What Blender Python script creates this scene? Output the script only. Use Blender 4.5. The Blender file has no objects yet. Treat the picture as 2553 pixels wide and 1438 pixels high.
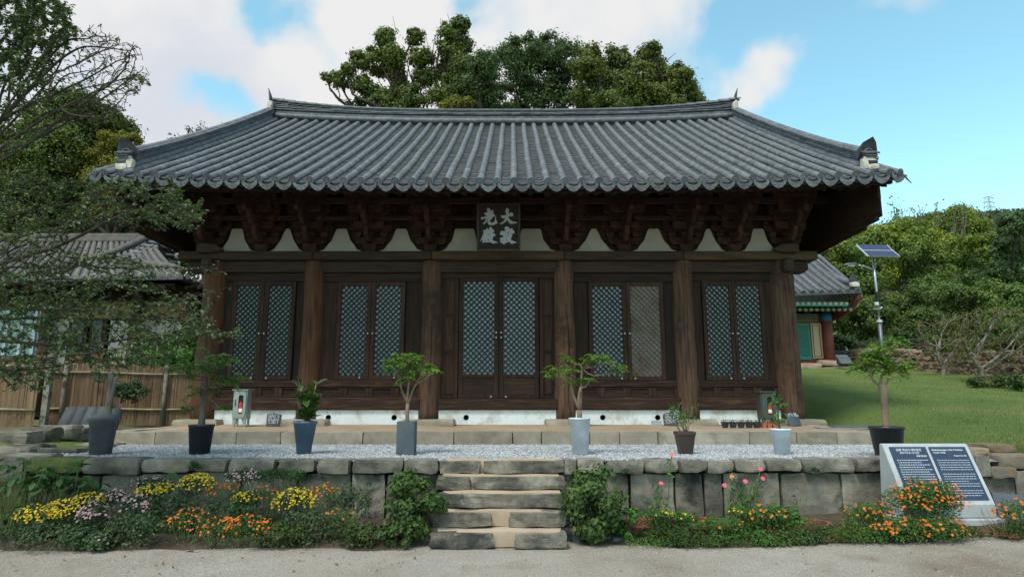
import bpy, bmesh, math, random
import numpy as np
from mathutils import Vector, Matrix, Euler, noise as mnoise
R = math.radians
scene = bpy.context.scene
COL = scene.collection
# ------------------------------------------------------------------ camera
F, CX, CY, PITCH, CAMZ = 1600.0, 1276.5, 719.0, 10.0, 1.6
cam = bpy.data.cameras.new('camera'); cam_o = bpy.data.objects.new('camera', cam); COL.objects.link(cam_o)
cam.sensor_width = 36.0; cam.lens = F/2553*36; cam.clip_start = 0.1; cam.clip_end = 2000
cam_o.location = (0, 0, CAMZ); cam_o.rotation_euler = (R(90+PITCH), 0, 0)
scene.camera = cam_o
# ------------------------------------------------------------------ exposure
scene.view_settings.view_transform = 'Standard'; scene.view_settings.look = 'None'
scene.view_settings.gamma = 1; scene.view_settings.use_curve_mapping = False
scene.view_settings.exposure = 0.72
scene.cycles.use_denoising = True
scene.cycles.max_bounces = 6; scene.cycles.diffuse_bounces = 3; scene.cycles.glossy_bounces = 2
scene.cycles.transmission_bounces = 3; scene.cycles.transparent_max_bounces = 6
ct, st = math.cos(R(PITCH)), math.sin(R(PITCH))
def pdir(px, py):
    u = (px-CX)/F; v = (CY-py)/F
    return u, ct - v*st, st + v*ct
def P(px, py, Y):
    d = pdir(px, py); k = Y/d[1]
    return np.array([d[0]*k, Y, CAMZ + d[2]*k])
def PZ(px, py, z):
    d = pdir(px, py); k = (z-CAMZ)/d[2]
    return np.array([d[0]*k, d[1]*k, z])
def depth(Y, z): return Y*ct + (z-CAMZ)*st
def ppm(Y, z): return F/depth(Y, z)
# ------------------------------------------------------------------ node helpers
def nd(nt, t, **kw):
    n = nt.nodes.new(t)
    for k, v in kw.items():
        if k.startswith('i_'):
            key = k[2:]
            key = int(key) if key.isdigit() else key.replace('_', ' ')
            n.inputs[key].default_value = v
        else: setattr(n, k, v)
    return n
def ramp(nt, stops, fac):
    r = nt.nodes.new('ShaderNodeValToRGB'); e = r.color_ramp.elements
    while len(e) > 1: e.remove(e[-1])
    e[0].position = stops[0][0]; c = stops[0][1]; e[0].color = (c[0], c[1], c[2], 1)
    for p, c in stops[1:]:
        k = e.new(p); k.color = (c[0], c[1], c[2], 1)
    nt.links.new(fac, r.inputs[0]); return r.outputs[0]
MATS = {}
def mat(name, stops, scale=4.0, stretch=(1, 1, 1), rough=0.8, bump=0.3, bscale=None, bstretch=None, rand=0.15, detail=8.0,
        spec=0.3, dist=0.01, metal=0.0, stain=None, coat=0.0, rr=0.5):
    """stops: colour ramp over noise; stain=(scale, colour, lo, hi) second layer."""
    m = bpy.data.materials.new(name); m.use_nodes = True; nt = m.node_tree; L = nt.links.new
    b = nt.nodes['Principled BSDF']; b.inputs['Roughness'].default_value = rough
    b.inputs['Specular IOR Level'].default_value = spec; b.inputs['Metallic'].default_value = metal
    if coat: b.inputs['Coat Weight'].default_value = coat
    tc = nd(nt, 'ShaderNodeTexCoord'); oi = nd(nt, 'ShaderNodeObjectInfo')
    off = nd(nt, 'ShaderNodeVectorMath', operation='SCALE'); L(oi.outputs['Random'], off.inputs['Scale']); off.inputs[0].default_value = (37, 91, 53)
    add = nd(nt, 'ShaderNodeVectorMath', operation='ADD'); L(tc.outputs['Object'], add.inputs[0]); L(off.outputs[0], add.inputs[1])
    mp = nd(nt, 'ShaderNodeMapping'); mp.inputs['Scale'].default_value = stretch; L(add.outputs[0], mp.inputs[0])
    n = nd(nt, 'ShaderNodeTexNoise', i_Scale=scale, i_Detail=detail, i_Roughness=rr+0.1); L(mp.outputs[0], n.inputs['Vector'])
    col = ramp(nt, stops, n.outputs['Fac'])
    if stain:
        for k, s in enumerate(stain if isinstance(stain, list) else [stain]):
            n2 = nd(nt, 'ShaderNodeTexNoise', i_Scale=s[0], i_Detail=6.0, i_Roughness=0.65); L(add.outputs[0], n2.inputs['Vector'])
            n2.inputs['Distortion'].default_value = 0.3 + k
            mr = nd(nt, 'ShaderNodeMapRange'); mr.inputs[1].default_value = s[2]; mr.inputs[2].default_value = s[3]; L(n2.outputs['Fac'], mr.inputs[0])
            mx = nd(nt, 'ShaderNodeMix', data_type='RGBA'); L(mr.outputs[0], mx.inputs[0]); L(col, mx.inputs[6]); mx.inputs[7].default_value = (*s[1], 1)
            col = mx.outputs[2]
    if rand:
        hs = nd(nt, 'ShaderNodeHueSaturation'); mr = nd(nt, 'ShaderNodeMapRange')
        mr.inputs[3].default_value = 1-rand; mr.inputs[4].default_value = 1+rand
        L(oi.outputs['Random'], mr.inputs[0]); L(mr.outputs[0], hs.inputs['Value']); L(col, hs.inputs['Color']); col = hs.outputs[0]
    L(col, b.inputs['Base Color'])
    if bump:
        mp2 = nd(nt, 'ShaderNodeMapping'); mp2.inputs['Scale'].default_value = bstretch or stretch; L(add.outputs[0], mp2.inputs[0])
        n3 = nd(nt, 'ShaderNodeTexNoise', i_Scale=bscale or scale*4, i_Detail=8.0, i_Roughness=0.65); L(mp2.outputs[0], n3.inputs['Vector'])
        bp = nd(nt, 'ShaderNodeBump', i_Strength=bump, i_Distance=dist); L(n3.outputs['Fac'], bp.inputs['Height']); L(bp.outputs[0], b.inputs['Normal'])
    MATS[name] = m; return m
def leafmat(name, stops, trans=0.3, rough=0.55, nscale=0.6, nmix=0.5, spec=0.3):
    m = bpy.data.materials.new(name); m.use_nodes = True; nt = m.node_tree; L = nt.links.new
    b = nt.nodes['Principled BSDF']; b.inputs['Roughness'].default_value = rough; b.inputs['Specular IOR Level'].default_value = spec
    g = nd(nt, 'ShaderNodeNewGeometry'); tc = nd(nt, 'ShaderNodeTexCoord')
    n = nd(nt, 'ShaderNodeTexNoise', i_Scale=nscale, i_Detail=3.0); L(tc.outputs['Object'], n.inputs['Vector'])
    mr = nd(nt, 'ShaderNodeMapRange'); mr.inputs[1].default_value = 0.3; mr.inputs[2].default_value = 0.7; L(n.outputs['Fac'], mr.inputs[0])
    mx = nd(nt, 'ShaderNodeMix', data_type='FLOAT'); mx.inputs[0].default_value = nmix
    L(g.outputs['Random Per Island'], mx.inputs[2]); L(mr.outputs[0], mx.inputs[3])
    col = ramp(nt, stops, mx.outputs[0]); L(col, b.inputs['Base Color'])
    tr = nd(nt, 'ShaderNodeBsdfTranslucent'); hs = nd(nt, 'ShaderNodeHueSaturation', i_Saturation=1.15, i_Value=1.3); L(col, hs.inputs['Color']); L(hs.outputs[0], tr.inputs[0])
    ms = nd(nt, 'ShaderNodeMixShader'); ms.inputs[0].default_value = trans; L(b.outputs[0], ms.inputs[1]); L(tr.outputs[0], ms.inputs[2])
    L(ms.outputs[0], nt.nodes['Material Output'].inputs['Surface'])
    MATS[name] = m; return m
def plain(name, c, rough=0.6, metal=0.0, spec=0.4, bump=0.0, var=0.12, scale=6.0):
    lo = tuple(x*(1-var) for x in c); hi = tuple(min(1, x*(1+var)) for x in c)
    return mat(name, [(0.3, lo), (0.7, hi)], scale=scale, rough=rough, metal=metal, spec=spec, bump=bump, rand=0.0)
# ------------------------------------------------------------------ world: sky with clouds
SUN_EL, SUN_AZ = 58.0, -150.0     # azimuth clockwise from +Y
w = bpy.data.worlds.new('World'); scene.world = w; w.use_nodes = True
nt = w.node_tree; L = nt.links.new; bg = nt.nodes['Background']
sky = nd(nt, 'ShaderNodeTexSky', sky_type='NISHITA', sun_disc=False, sun_elevation=R(SUN_EL), sun_rotation=R(SUN_AZ), air_density=1.0, dust_density=0.6, ozone_density=1.0)
tc = nd(nt, 'ShaderNodeTexCoord')
wq = nd(nt, 'ShaderNodeTexNoise', i_Scale=5.0, i_Detail=5.0, i_Roughness=0.55); L(tc.outputs['Generated'], wq.inputs['Vector'])
wq2 = nd(nt, 'ShaderNodeVectorMath', operation='MULTIPLY_ADD'); L(wq.outputs['Color'], wq2.inputs[0]); wq2.inputs[1].default_value = (.17, .17, .17); wq2.inputs[2].default_value = (-.085, -.085, -.085)
wdir = nd(nt, 'ShaderNodeVectorMath', operation='ADD'); L(tc.outputs['Generated'], wdir.inputs[0]); L(wq2.outputs[0], wdir.inputs[1])
def blob(px, py, r0, r1, wgt):
    d = np.array(pdir(px, py)); d = d/np.linalg.norm(d)
    v = nd(nt, 'ShaderNodeVectorMath', operation='DISTANCE'); L(wdir.outputs[0], v.inputs[0]); v.inputs[1].default_value = tuple(d)
    m = nd(nt, 'ShaderNodeMapRange', interpolation_type='SMOOTHSTEP'); m.inputs[1].default_value = r1; m.inputs[2].default_value = r0
    m.inputs[3].default_value = 0; m.inputs[4].default_value = wgt; L(v.outputs['Value'], m.inputs[0]); return m.outputs[0]
def addv(a, b_):
    m = nd(nt, 'ShaderNodeMath', operation='ADD'); L(a, m.inputs[0])
    if isinstance(b_, float): m.inputs[1].default_value = b_
    else: L(b_, m.inputs[1])
    return m.outputs[0]
wn = nd(nt, 'ShaderNodeTexNoise', i_Scale=3.2, i_Detail=9.0, i_Roughness=0.52, i_Distortion=0.25); L(tc.outputs['Generated'], wn.inputs['Vector'])
amp_ = nd(nt, 'ShaderNodeMath', operation='MULTIPLY_ADD'); L(wn.outputs['Fac'], amp_.inputs[0]); amp_.inputs[1].default_value = 1.5; amp_.inputs[2].default_value = -.25; acc = amp_.outputs[0]
for a in [(1050, 120, 0.30, 0.60, 0.42), (560, 60, 0.12, 0.45, 0.14), (2480, 400, 0.15, 0.62, -0.38), (1900, 180, 0.0, 0.075, 0.46), (1985, 120, 0.0, 0.085, 0.44), (2070, 80, 0.0, 0.05, 0.30), (1830, 250, 0.0, 0.05, 0.42), (1840, 110, 0.0, 0.05, -0.3),
          (2250, 5, 0.0, 0.07, 0.40), (2110, 10, 0.0, 0.07, 0.26), (1710, 60, 0.02, 0.10, 0.12), (690, 20, 0.0, 0.09, -0.62), (735, 90, 0.0, 0.07, -0.42), (600, 290, 0.0, 0.07, -0.5), (500, 255, 0.0, 0.07, -0.40), (820, 190, 0.0, 0.06, -0.42), (1250, 30, 0, .09, -.3),
          (1190, 50, 0.0, 0.05, -0.34), (1870, 20, 0.0, 0.06, -0.35), (230, 120, 0.0, 0.2, -0.12)]:
    acc = addv(acc, blob(*a))
cm = nd(nt, 'ShaderNodeMapRange', interpolation_type='SMOOTHSTEP'); cm.inputs[1].default_value = 0.34; cm.inputs[2].default_value = 0.86; L(acc, cm.inputs[0])
wn2 = nd(nt, 'ShaderNodeTexNoise', i_Scale=4.0, i_Detail=8.0, i_Roughness=.55); L(tc.outputs['Generated'], wn2.inputs['Vector'])
cc = ramp(nt, [(0.34, (2.85, 2.98, 3.25)), (0.52, (3.45, 3.45, 3.45))], wn2.outputs['Fac'])
sx = nd(nt, 'ShaderNodeMix', data_type='RGBA'); L(cm.outputs[0], sx.inputs[0])
SKYG = nd(nt, 'ShaderNodeMix', data_type='RGBA', blend_type='MULTIPLY'); SKYG.inputs[0].default_value = 1.0; SKYG.inputs[7].default_value = (1.10, 1.42, 1.12, 1)
L(sky.outputs[0], SKYG.inputs[6]); L(SKYG.outputs[2], sx.inputs[6]); L(cc, sx.inputs[7]); L(sx.outputs[2], bg.inputs[0])
bg.inputs[1].default_value = 0.15
# ------------------------------------------------------------------ sun
sun = bpy.data.lights.new('sun', 'SUN'); sun.energy = 2.0; sun.angle = R(16); sun.color = (1.0, 0.93, 0.82)
sun_o = bpy.data.objects.new('sun', sun); COL.objects.link(sun_o); sun_o.location = (-30, 0, 40)
sd = Vector((math.sin(R(SUN_AZ))*math.cos(R(SUN_EL)), math.cos(R(SUN_AZ))*math.cos(R(SUN_EL)), math.sin(R(SUN_EL))))
sun_o.rotation_euler = sd.to_track_quat('Z', 'Y').to_euler()
# ------------------------------------------------------------------ objects
def tag(o, label=None, cat=None, group=None, kind=None, category=None):
    cat = cat or category
    if label: o['label'] = label
    if cat: o['category'] = cat
    if group: o['group'] = group
    if kind: o['kind'] = kind
    return o
def thing(name, label, cat, loc=(0, 0, 0), rotz=0.0, group=None, rot=None):
    o = bpy.data.objects.new(name, None); COL.objects.link(o); o.location = tuple(float(v) for v in loc)
    o.rotation_euler = rot or (0, 0, rotz); o.empty_display_size = 0.2
    return tag(o, label, cat, group)
def org(parent):
    p = parent
    while p is not None and p.parent is not None: p = p.parent
    return np.array(p.location) if p is not None else np.zeros(3)
class MB:
    def __init__(s): s.V = []; s.ch = []; s.n = 0
    def add(s, V, Fs, mi=0):
        V = np.asarray(V, dtype=np.float64).reshape(-1, 3)
        if isinstance(Fs, np.ndarray): s.ch.append((Fs.shape[1], (Fs + s.n), mi))
        else:
            d = {}
            for f in Fs: d.setdefault(len(f), []).append(f)
            for k, fs in d.items(): s.ch.append((k, np.array(fs, dtype=np.int64) + s.n, mi))
        s.V.append(V); s.n += len(V); return s
    def box(s, c, d, mi=0, rot=None):
        V = np.array([[x, y, z] for z in (-.5, .5) for y in (-.5, .5) for x in (-.5, .5)])*np.array(d)
        if rot is not None: V = V @ np.array(rot).T
        return s.add(V + np.array(c), [(0, 2, 3, 1), (4, 5, 7, 6), (0, 1, 5, 4), (2, 6, 7, 3), (0, 4, 6, 2), (1, 3, 7, 5)], mi)
    def bb(s, x0, x1, y0, y1, z0, z1, mi=0): return s.box(((x0+x1)/2, (y0+y1)/2, (z0+z1)/2), (abs(x1-x0), abs(y1-y0), abs(z1-z0)), mi)
    def tube(s, pts, rad, n=6, cap=True, mi=0, squash=None):
        pts = np.asarray(pts, float); k = len(pts); rad = np.broadcast_to(np.asarray(rad, float), (k,))
        t = np.gradient(pts, axis=0); t /= (np.linalg.norm(t, axis=1)[:, None]+1e-9)
        ref = np.array([0, 0, 1.]) if abs(t[0][2]) < 0.8 else np.array([1., 0, 0])
        a0 = np.linspace(0, 2*math.pi, n, endpoint=False); V = []
        u = np.cross(t[0], ref); u /= np.linalg.norm(u)
        for i in range(k):
            u = u - t[i]*np.dot(u, t[i]); u /= (np.linalg.norm(u)+1e-9); v = np.cross(t[i], u)
            V.append(pts[i] + rad[i]*(np.cos(a0)[:, None]*u + np.sin(a0)[:, None]*v))
        V = np.concatenate(V); Fq = []
        for i in range(k-1):
            for j in range(n): Fq.append((i*n+j, i*n+(j+1) % n, (i+1)*n+(j+1) % n, (i+1)*n+j))
        Fq = np.array(Fq); s.add(V, Fq, mi)
        if cap:
            s.ch.append((n, np.array([[s.n-len(V)+j for j in range(n)][::-1]]), mi)); s.ch.append((n, np.array([[s.n-n+j for j in range(n)]]), mi))
        return s
    def lathe(s, prof, n=16, c=(0, 0, 0), mi=0, sq=0, sc=(1, 1)):
        a = np.linspace(0, 2*math.pi, n, endpoint=False); V = []
        for r, z in prof: V.append(np.stack([c[0]+sc[0]*r*np.cos(a), c[1]+sc[1]*r*np.sin(a), np.full(n, c[2]+z)], 1))
        Fq = [(i*n+j, i*n+(j+1) % n, (i+1)*n+(j+1) % n, (i+1)*n+j) for i in range(len(prof)-1) for j in range(n)]
        s.add(np.concatenate(V), Fq, mi)
        return s
    def prism(s, poly, a, b, axis='y', mi=0):
        """poly: 2D list; axis 'y': (x,z) extruded y a..b; 'x': (y,z) extruded x; 'z': (x,y) extruded z."""
        n = len(poly)
        def mk(p, t): return (p[0], t, p[1]) if axis == 'y' else ((t, p[0], p[1]) if axis == 'x' else (p[0], p[1], t))
        V = [mk(p, a) for p in poly] + [mk(p, b) for p in poly]
        Fs = [tuple(range(n)), tuple(range(2*n-1, n-1, -1))] + [(i, i+n, (i+1) % n + n, (i+1) % n) for i in range(n)]
        return s.add(V, Fs, mi)
    def data(s, name, mats, smooth=False, off=None, bevel=0.0, recalc=True):
        V = np.concatenate(s.V) if s.V else np.zeros((0, 3))
        if off is not None: V = V - off
        me = bpy.data.meshes.new(name); me.vertices.add(len(V)); me.vertices.foreach_set('co', V.ravel())
        nl = sum(k*len(f) for k, f, _ in s.ch); nf = sum(len(f) for _, f, _ in s.ch)
        me.loops.add(nl); me.polygons.add(nf)
        me.loops.foreach_set('vertex_index', np.concatenate([f.ravel() for _, f, _ in s.ch]).astype(np.int32))
        tot = np.concatenate([np.full(len(f), k) for k, f, _ in s.ch]); st_ = np.concatenate([[0], np.cumsum(tot)[:-1]]).astype(np.int32)
        me.polygons.foreach_set('loop_start', st_)
        me.polygons.foreach_set('material_index', np.concatenate([np.full(len(f), mi) for _, f, mi in s.ch]).astype(np.int32))
        me.polygons.foreach_set('use_smooth', np.full(nf, smooth))
        me.update(calc_edges=True)
        if recalc and nf < 4000 or bevel:
            bm = bmesh.new(); bm.from_mesh(me); bmesh.ops.recalc_face_normals(bm, faces=bm.faces)
            if bevel: bmesh.ops.bevel(bm, geom=[e for e in bm.edges if e.is_manifold and e.calc_face_angle(0) > 0.6], offset=bevel, segments=1, affect='EDGES', profile=0.6)
            bm.to_mesh(me); bm.free()
        for m in (mats if isinstance(mats, (list, tuple)) else [mats]): me.materials.append(MATS[m] if isinstance(m, str) else m)
        return me
    def build(s, name, mats, parent=None, smooth=False, world=True, bevel=0.0, **tg):
        me = s.data(name, mats, smooth, org(parent) if (world and parent is not None) else None, bevel)
        return link(name, me, parent, **tg)
def link(name, me, parent=None, loc=(0, 0, 0), rot=(0, 0, 0), sc=None, **tg):
    o = bpy.data.objects.new(name, me); COL.objects.link(o); o.parent = parent
    o.location = tuple(float(v) for v in loc); o.rotation_euler = rot
    if sc is not None: o.scale = (sc, sc, sc) if isinstance(sc, (int, float)) else sc
    if tg: tag(o, **tg)
    return o
def copy_tree(o, parent=None):
    c = o.copy(); COL.objects.link(c); c.parent = parent
    for ch in list(o.children): copy_tree(ch, c)
    return c
def rough_stone(d, seed, amp=0.03, rnd=0.12, cuts=2, freq=3.0, flat_top=False):
    bm = bmesh.new(); bmesh.ops.create_cube(bm, size=1.0); bmesh.ops.subdivide_edges(bm, edges=bm.edges[:], cuts=cuts, use_grid_fill=True)
    D = Vector(d); so = Vector((seed*3.17, seed*1.7, seed*0.77))
    for v in bm.verts:
        p = v.co*2; l = p.length; q = p/max(l, 1e-6)*1.25
        p = p.lerp(q, rnd*(l-1)/0.75 if l > 1 else 0)
        w_ = Vector((p.x*D.x, p.y*D.y, p.z*D.z))/2
        nz = mnoise.noise_vector(w_*freq + so)*amp + mnoise.noise_vector(w_*freq*2.7 + so)*amp*0.45
        if flat_top and v.co.z > 0.45: nz.z *= 0.25
        v.co = w_ + nz
    me = bpy.data.meshes.new('stone'); bm.to_mesh(me); bm.free(); return me
def stone_obj(name, c, d, seed, m, parent, amp=0.03, rnd=0.12, cuts=2, rot=(0, 0, 0), smooth=False, **kw):
    me = rough_stone(d, seed, amp, rnd, cuts, **kw); me.materials.append(MATS[m])
    if smooth:
        for p in me.polygons: p.use_smooth = True
    o = org(parent)
    return link(name, me, parent, loc=np.array(c)-o, rot=rot)
# ------------------------------------------------------------------ leaves
def leaf_quads(C, Nn, size, rs, asp=0.5, droop=None):
    """C centres (n,3), Nn normals (n,3), size scalar/array. Rhomb leaves folded on the midrib: 2 tris as a quad."""
    n = len(C); size = np.broadcast_to(np.asarray(size, float), (n,))[:, None]
    Nn = Nn/(np.linalg.norm(Nn, axis=1)[:, None]+1e-9)
    t = rs.normal(size=(n, 3)) if droop is None else droop + 0.3*rs.normal(size=(n, 3))
    t -= Nn*np.sum(t*Nn, 1)[:, None]; t /= (np.linalg.norm(t, axis=1)[:, None]+1e-9); b = np.cross(Nn, t)
    V = np.stack([C - t*size*.5, C + b*size*asp*.5 - t*size*.05 + Nn*size*.06, C + t*size*.5, C - b*size*asp*.5 - t*size*.05 + Nn*size*.06], 1).reshape(-1, 3)
    Q = np.arange(4*n).reshape(n, 4); return V, Q
def sph(rs, n):
    v = rs.normal(size=(n, 3)); return v/np.linalg.norm(v, axis=1)[:, None]
def clump_leaves(lobes, total, size, seed, sub=14, subr=0.42, shell=0.75, asp=0.6, upb=0.35):
    rs = np.random.RandomState(seed); lobes = [(np.array(c, float), np.broadcast_to(np.array(r, float), (3,))) for c, r in lobes]
    wts = np.array([r[0]*r[2] for _, r in lobes]); wts /= wts.sum(); CC = []; NN = []
    for (c, r), wt in zip(lobes, wts):
        k = max(5, int(sub)); nl = int(total*wt); dirs = sph(rs, k); rad = rs.uniform(shell-.25, shell+.1, k)
        cen = c + dirs*r*rad[:, None]; sr = r.mean()*subr*rs.uniform(.6, 1.25, k)
        idx = rs.randint(0, k, nl); d = sph(rs, nl); rr = rs.uniform(0, 1, nl)**0.5*np.where(rs.uniform(0, 1, nl) < .25, 1.5, 1.0)
        pos = cen[idx] + d*(sr[idx]*rr)[:, None]*np.array([1.1, 1.1, .75])
        nr = d + 0.5*(pos-c)/r + np.array([0, 0, upb]) + 0.45*rs.normal(size=(nl, 3))
        CC.append(pos); NN.append(nr)
    C = np.concatenate(CC); N_ = np.concatenate(NN)
    return leaf_quads(C, N_, size*rs.uniform(.6, 1.3, len(C)), rs, asp)
def limb(a, b, rs, bend=0.12, k=6):
    a = np.array(a, float); b = np.array(b, float); L_ = np.linalg.norm(b-a); t = np.linspace(0, 1, k)[:, None]
    o1 = rs.normal(size=3)*bend*L_; o2 = rs.normal(size=3)*bend*L_*.4
    return a*(1-t) + b*t + o1*np.sin(t*math.pi) + o2*np.sin(t*2*math.pi) - np.array([0, 0, .08*L_])*np.sin(t*math.pi)
def colonize(roots, att, step, di, dk, iters, seed=0, jit=0.15):
    rs = np.random.RandomState(seed); nodes = [np.array(p, float) for p in roots]; par = list(range(-1, len(roots)-1))
    att = np.array(att, float); N0 = np.array(nodes); D = np.linalg.norm(att[:, None]-N0[None], axis=2); near = D.argmin(1); nd_ = D.min(1); alive = np.ones(len(att), bool)
    seen = {}
    for it in range(iters):
        act = alive & (nd_ < di)
        if not act.any(): break
        idx = np.where(act)[0]; grow = {}
        for i in idx: grow.setdefault(near[i], []).append(i)
        new = []
        for k, ii in grow.items():
            v = att[ii]-nodes[k]; v = (v/np.linalg.norm(v, axis=1)[:, None]).sum(0) + rs.normal(size=3)*jit*math.sqrt(len(ii)); l = np.linalg.norm(v)
            if l < 1e-6: continue
            seen[k] = seen.get(k, 0)+1
            if seen[k] > 3: continue
            new.append((k, nodes[k]+v/l*step))
        if not new: break
        b0 = len(nodes)
        for k, p in new: nodes.append(p); par.append(k)
        Nn = np.array([p for _, p in new]); D = np.linalg.norm(att[:, None]-Nn[None], axis=2); m = D.min(1); a = D.argmin(1)
        up = m < nd_; near[up] = a[up]+b0; nd_ = np.minimum(nd_, m); alive &= nd_ > dk
    return np.array(nodes), np.array(par)
def skeleton_tubes(mb, nodes, par, rtip, rmax, exp=2.4, nroot=0):
    n = len(nodes); kids = [[] for _ in range(n)]
    for i in range(n):
        if par[i] >= 0: kids[par[i]].append(i)
    rad = np.zeros(n)
    for i in range(n-1, -1, -1): rad[i] = rtip if not kids[i] else min(rmax, sum(rad[k]**exp for k in kids[i])**(1/exp))
    starts = [0]; 
    while starts:
        s0 = starts.pop(); ch = [par[s0]] if par[s0] >= 0 else []; i = s0
        while True:
            ch.append(i)
            if not kids[i]: break
            ks = sorted(kids[i], key=lambda k: -rad[k]); starts += ks[1:]; i = ks[0]
        if len(ch) < 2: continue
        pts = nodes[ch]; rr = rad[ch].copy()
        if par[s0] >= 0: rr[0] = rr[1]
        mb.tube(pts, rr, n=(3 if rr[0] < 0.012 else 5 if rr[0] < .05 else 8), cap=False)
    return rad, kids
# ------------------------------------------------------------------ materials
V_, H_ = (9, 9, 0.7), (0.7, 9, 9)
mat('wood_post', [(.28, (0.0169, 0.0085, 0.0054)), (.40, (0.0575, 0.0284, 0.0173)), (.55, (0.0959, 0.0514, 0.0324)), (.75, (0.1457, 0.0847, 0.0567))], scale=2.2, stretch=V_, rough=.85, bump=.9, bscale=7, rand=.15, stain=[(0.9, (.03, .018, .012), .52, .68), (1.7, (.13, .055, .028), .56, .7)])
mat('wood_post_red', [(.28, (0.0162, 0.0076, 0.0043)), (.45, (0.0648, 0.0259, 0.0119)), (.6, (0.0918, 0.0378, 0.0184)), (.75, (0.1296, 0.0648, 0.0351))], scale=2.2, stretch=V_, rough=.85, bump=.7, bscale=7, rand=.1, stain=[(0.8, (.05, .024, .015), .5, .66)])
mat('wood_dark', [(.3, (0.0095, 0.0043, 0.0028)), (.5, (0.0221, 0.0100, 0.0060)), (.72, (0.0447, 0.0204, 0.0120))], scale=2.5, stretch=V_, rough=.8, bump=.5, bscale=8, rand=.3)
mat('wood_dark_h', [(.3, (0.0095, 0.0043, 0.0028)), (.5, (0.0238, 0.0108, 0.0064)), (.72, (0.0474, 0.0217, 0.0128))], scale=2.5, stretch=H_, rough=.8, bump=.5, bscale=8, rand=.3)
mat('wood_red', [(.3, (0.0148, 0.0059, 0.0034)), (.5, (0.0358, 0.0148, 0.0084)), (.75, (0.0675, 0.0337, 0.0211))], scale=2.5, stretch=V_, rough=.8, bump=.5, bscale=8, rand=.2)
mat('wood_red_h', [(.3, (0.0126, 0.0050, 0.0034)), (.52, (0.0316, 0.0135, 0.0084)), (.64, (0.0632, 0.0316, 0.0190)), (.8, (0.1096, 0.0632, 0.0379))], scale=2.6, stretch=H_, rough=.8, bump=.6, bscale=8, rand=.2)
mat('wood_ochre_h', [(.3, (0.0211, 0.0126, 0.0071)), (.52, (0.0548, 0.0337, 0.0177)), (.8, (0.0843, 0.0548, 0.0295))], scale=2.2, stretch=H_, rough=.85, bump=.5, bscale=8, rand=.12)
mat('wood_beam_h', [(.3, (0.0131, 0.0082, 0.0056)), (.5, (0.0316, 0.0192, 0.0132)), (.8, (0.0580, 0.0347, 0.0240))], scale=2.2, stretch=H_, rough=.85, bump=.5, bscale=8, rand=.2)
mat('wood_bracket', [(.3, (0.0140, 0.0058, 0.0035)), (.5, (0.0349, 0.0141, 0.0082)), (.75, (0.0651, 0.0287, 0.0170))], scale=3, stretch=(3, 3, 3), rough=.85, bump=.5, bscale=10, rand=.3)
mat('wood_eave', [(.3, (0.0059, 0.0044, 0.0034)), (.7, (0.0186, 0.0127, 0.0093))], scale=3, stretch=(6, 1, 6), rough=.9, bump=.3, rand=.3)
mat('wood_board', [(.3, (0.0211, 0.0105, 0.0071)), (.6, (0.0422, 0.0232, 0.0169)), (.8, (0.0632, 0.0379, 0.0274))], scale=2.2, stretch=(1, 1, 8), rough=.85, bump=.4, rand=.15)
mat('lattice_wood', [(.3, (0.0095, 0.0082, 0.0082)), (.7, (0.0238, 0.0184, 0.0156))], scale=6, rough=.8, bump=.2, rand=.1)
mat('lattice_wood_old', [(.3, (.08, .048, .032)), (.7, (.17, .11, .08))], scale=6, rough=.85, bump=.2, rand=.1)
mat('door_paper', [(.3, (0.1716, 0.2340, 0.2808)), (.7, (0.2418, 0.3120, 0.3588))], scale=1.2, rough=.35, bump=0, rand=.05, spec=.5)
mat('door_paper_green', [(.3, (0.1404, 0.2106, 0.2184)), (.7, (0.2106, 0.2886, 0.3042))], scale=1.2, rough=.35, bump=0, rand=.05, spec=.5)
mat('door_paper_old', [(.35, (0.0780, 0.0585, 0.0390)), (.5, (0.2028, 0.2106, 0.1950)), (.7, (0.2652, 0.2964, 0.2964))], scale=2.0, rough=.6, bump=0, rand=.05)
mat('plaster', [(.3, (.28, .255, .22)), (.6, (.34, .31, .275)), (.8, (.38, .35, .31))], scale=1.6, rough=.9, bump=.15, bscale=20, rand=.03, stain=[(2.5, (.40, .36, .29), .60, .74)])
mat('plaster_white', [(.3, (.62, .63, .64)), (.6, (.74, .75, .77))], scale=1.3, rough=.9, bump=.15, bscale=20, rand=.03, stain=[(2.2, (.40, .34, .27), .52, .72), (6, (.50, .48, .44), .55, .7)])
mat('mortar', [(.3, (.34, .30, .25)), (.7, (.58, .54, .48))], scale=9, rough=.9, bump=.7, bscale=18, rand=.05)
mat('tile', [(.25, (.055, .06, .07)), (.5, (.10, .107, .123)), (.75, (.17, .176, .192))], scale=7, rough=.62, bump=.35, bscale=30, rand=.22, spec=.45, stain=[(3.0, (.19, .185, .165), .56, .76), (11, (.05, .052, .058), .62, .75)])
mat('tile_pan', [(.25, (.04, .042, .046)), (.5, (.075, .078, .084)), (.75, (.13, .13, .133))], scale=4, rough=.75, bump=.35, bscale=30, rand=.2, stain=[(1.2, (.10, .10, .09), .5, .7)])
mat('tile_dark', [(.25, (.03, .032, .036)), (.6, (.06, .063, .07))], scale=5, rough=.7, bump=.3, rand=.2)
mat('tile_brown', [(.25, (.07, .062, .056)), (.6, (.125, .112, .10)), (.8, (.19, .175, .155))], scale=5, rough=.75, bump=.3, rand=.2)
mat('board_wood', [(.3, (0.0092, 0.0059, 0.0050)), (.7, (0.0232, 0.0139, 0.0109))], scale=3, stretch=(1, 1, 6), rough=.8, bump=.3, rand=0)
mat('frame_wood', [(.3, (0.0211, 0.0148, 0.0114)), (.7, (0.0464, 0.0345, 0.0270))], scale=3, stretch=(5, 5, 1), rough=.8, bump=.3, rand=.1)
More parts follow.
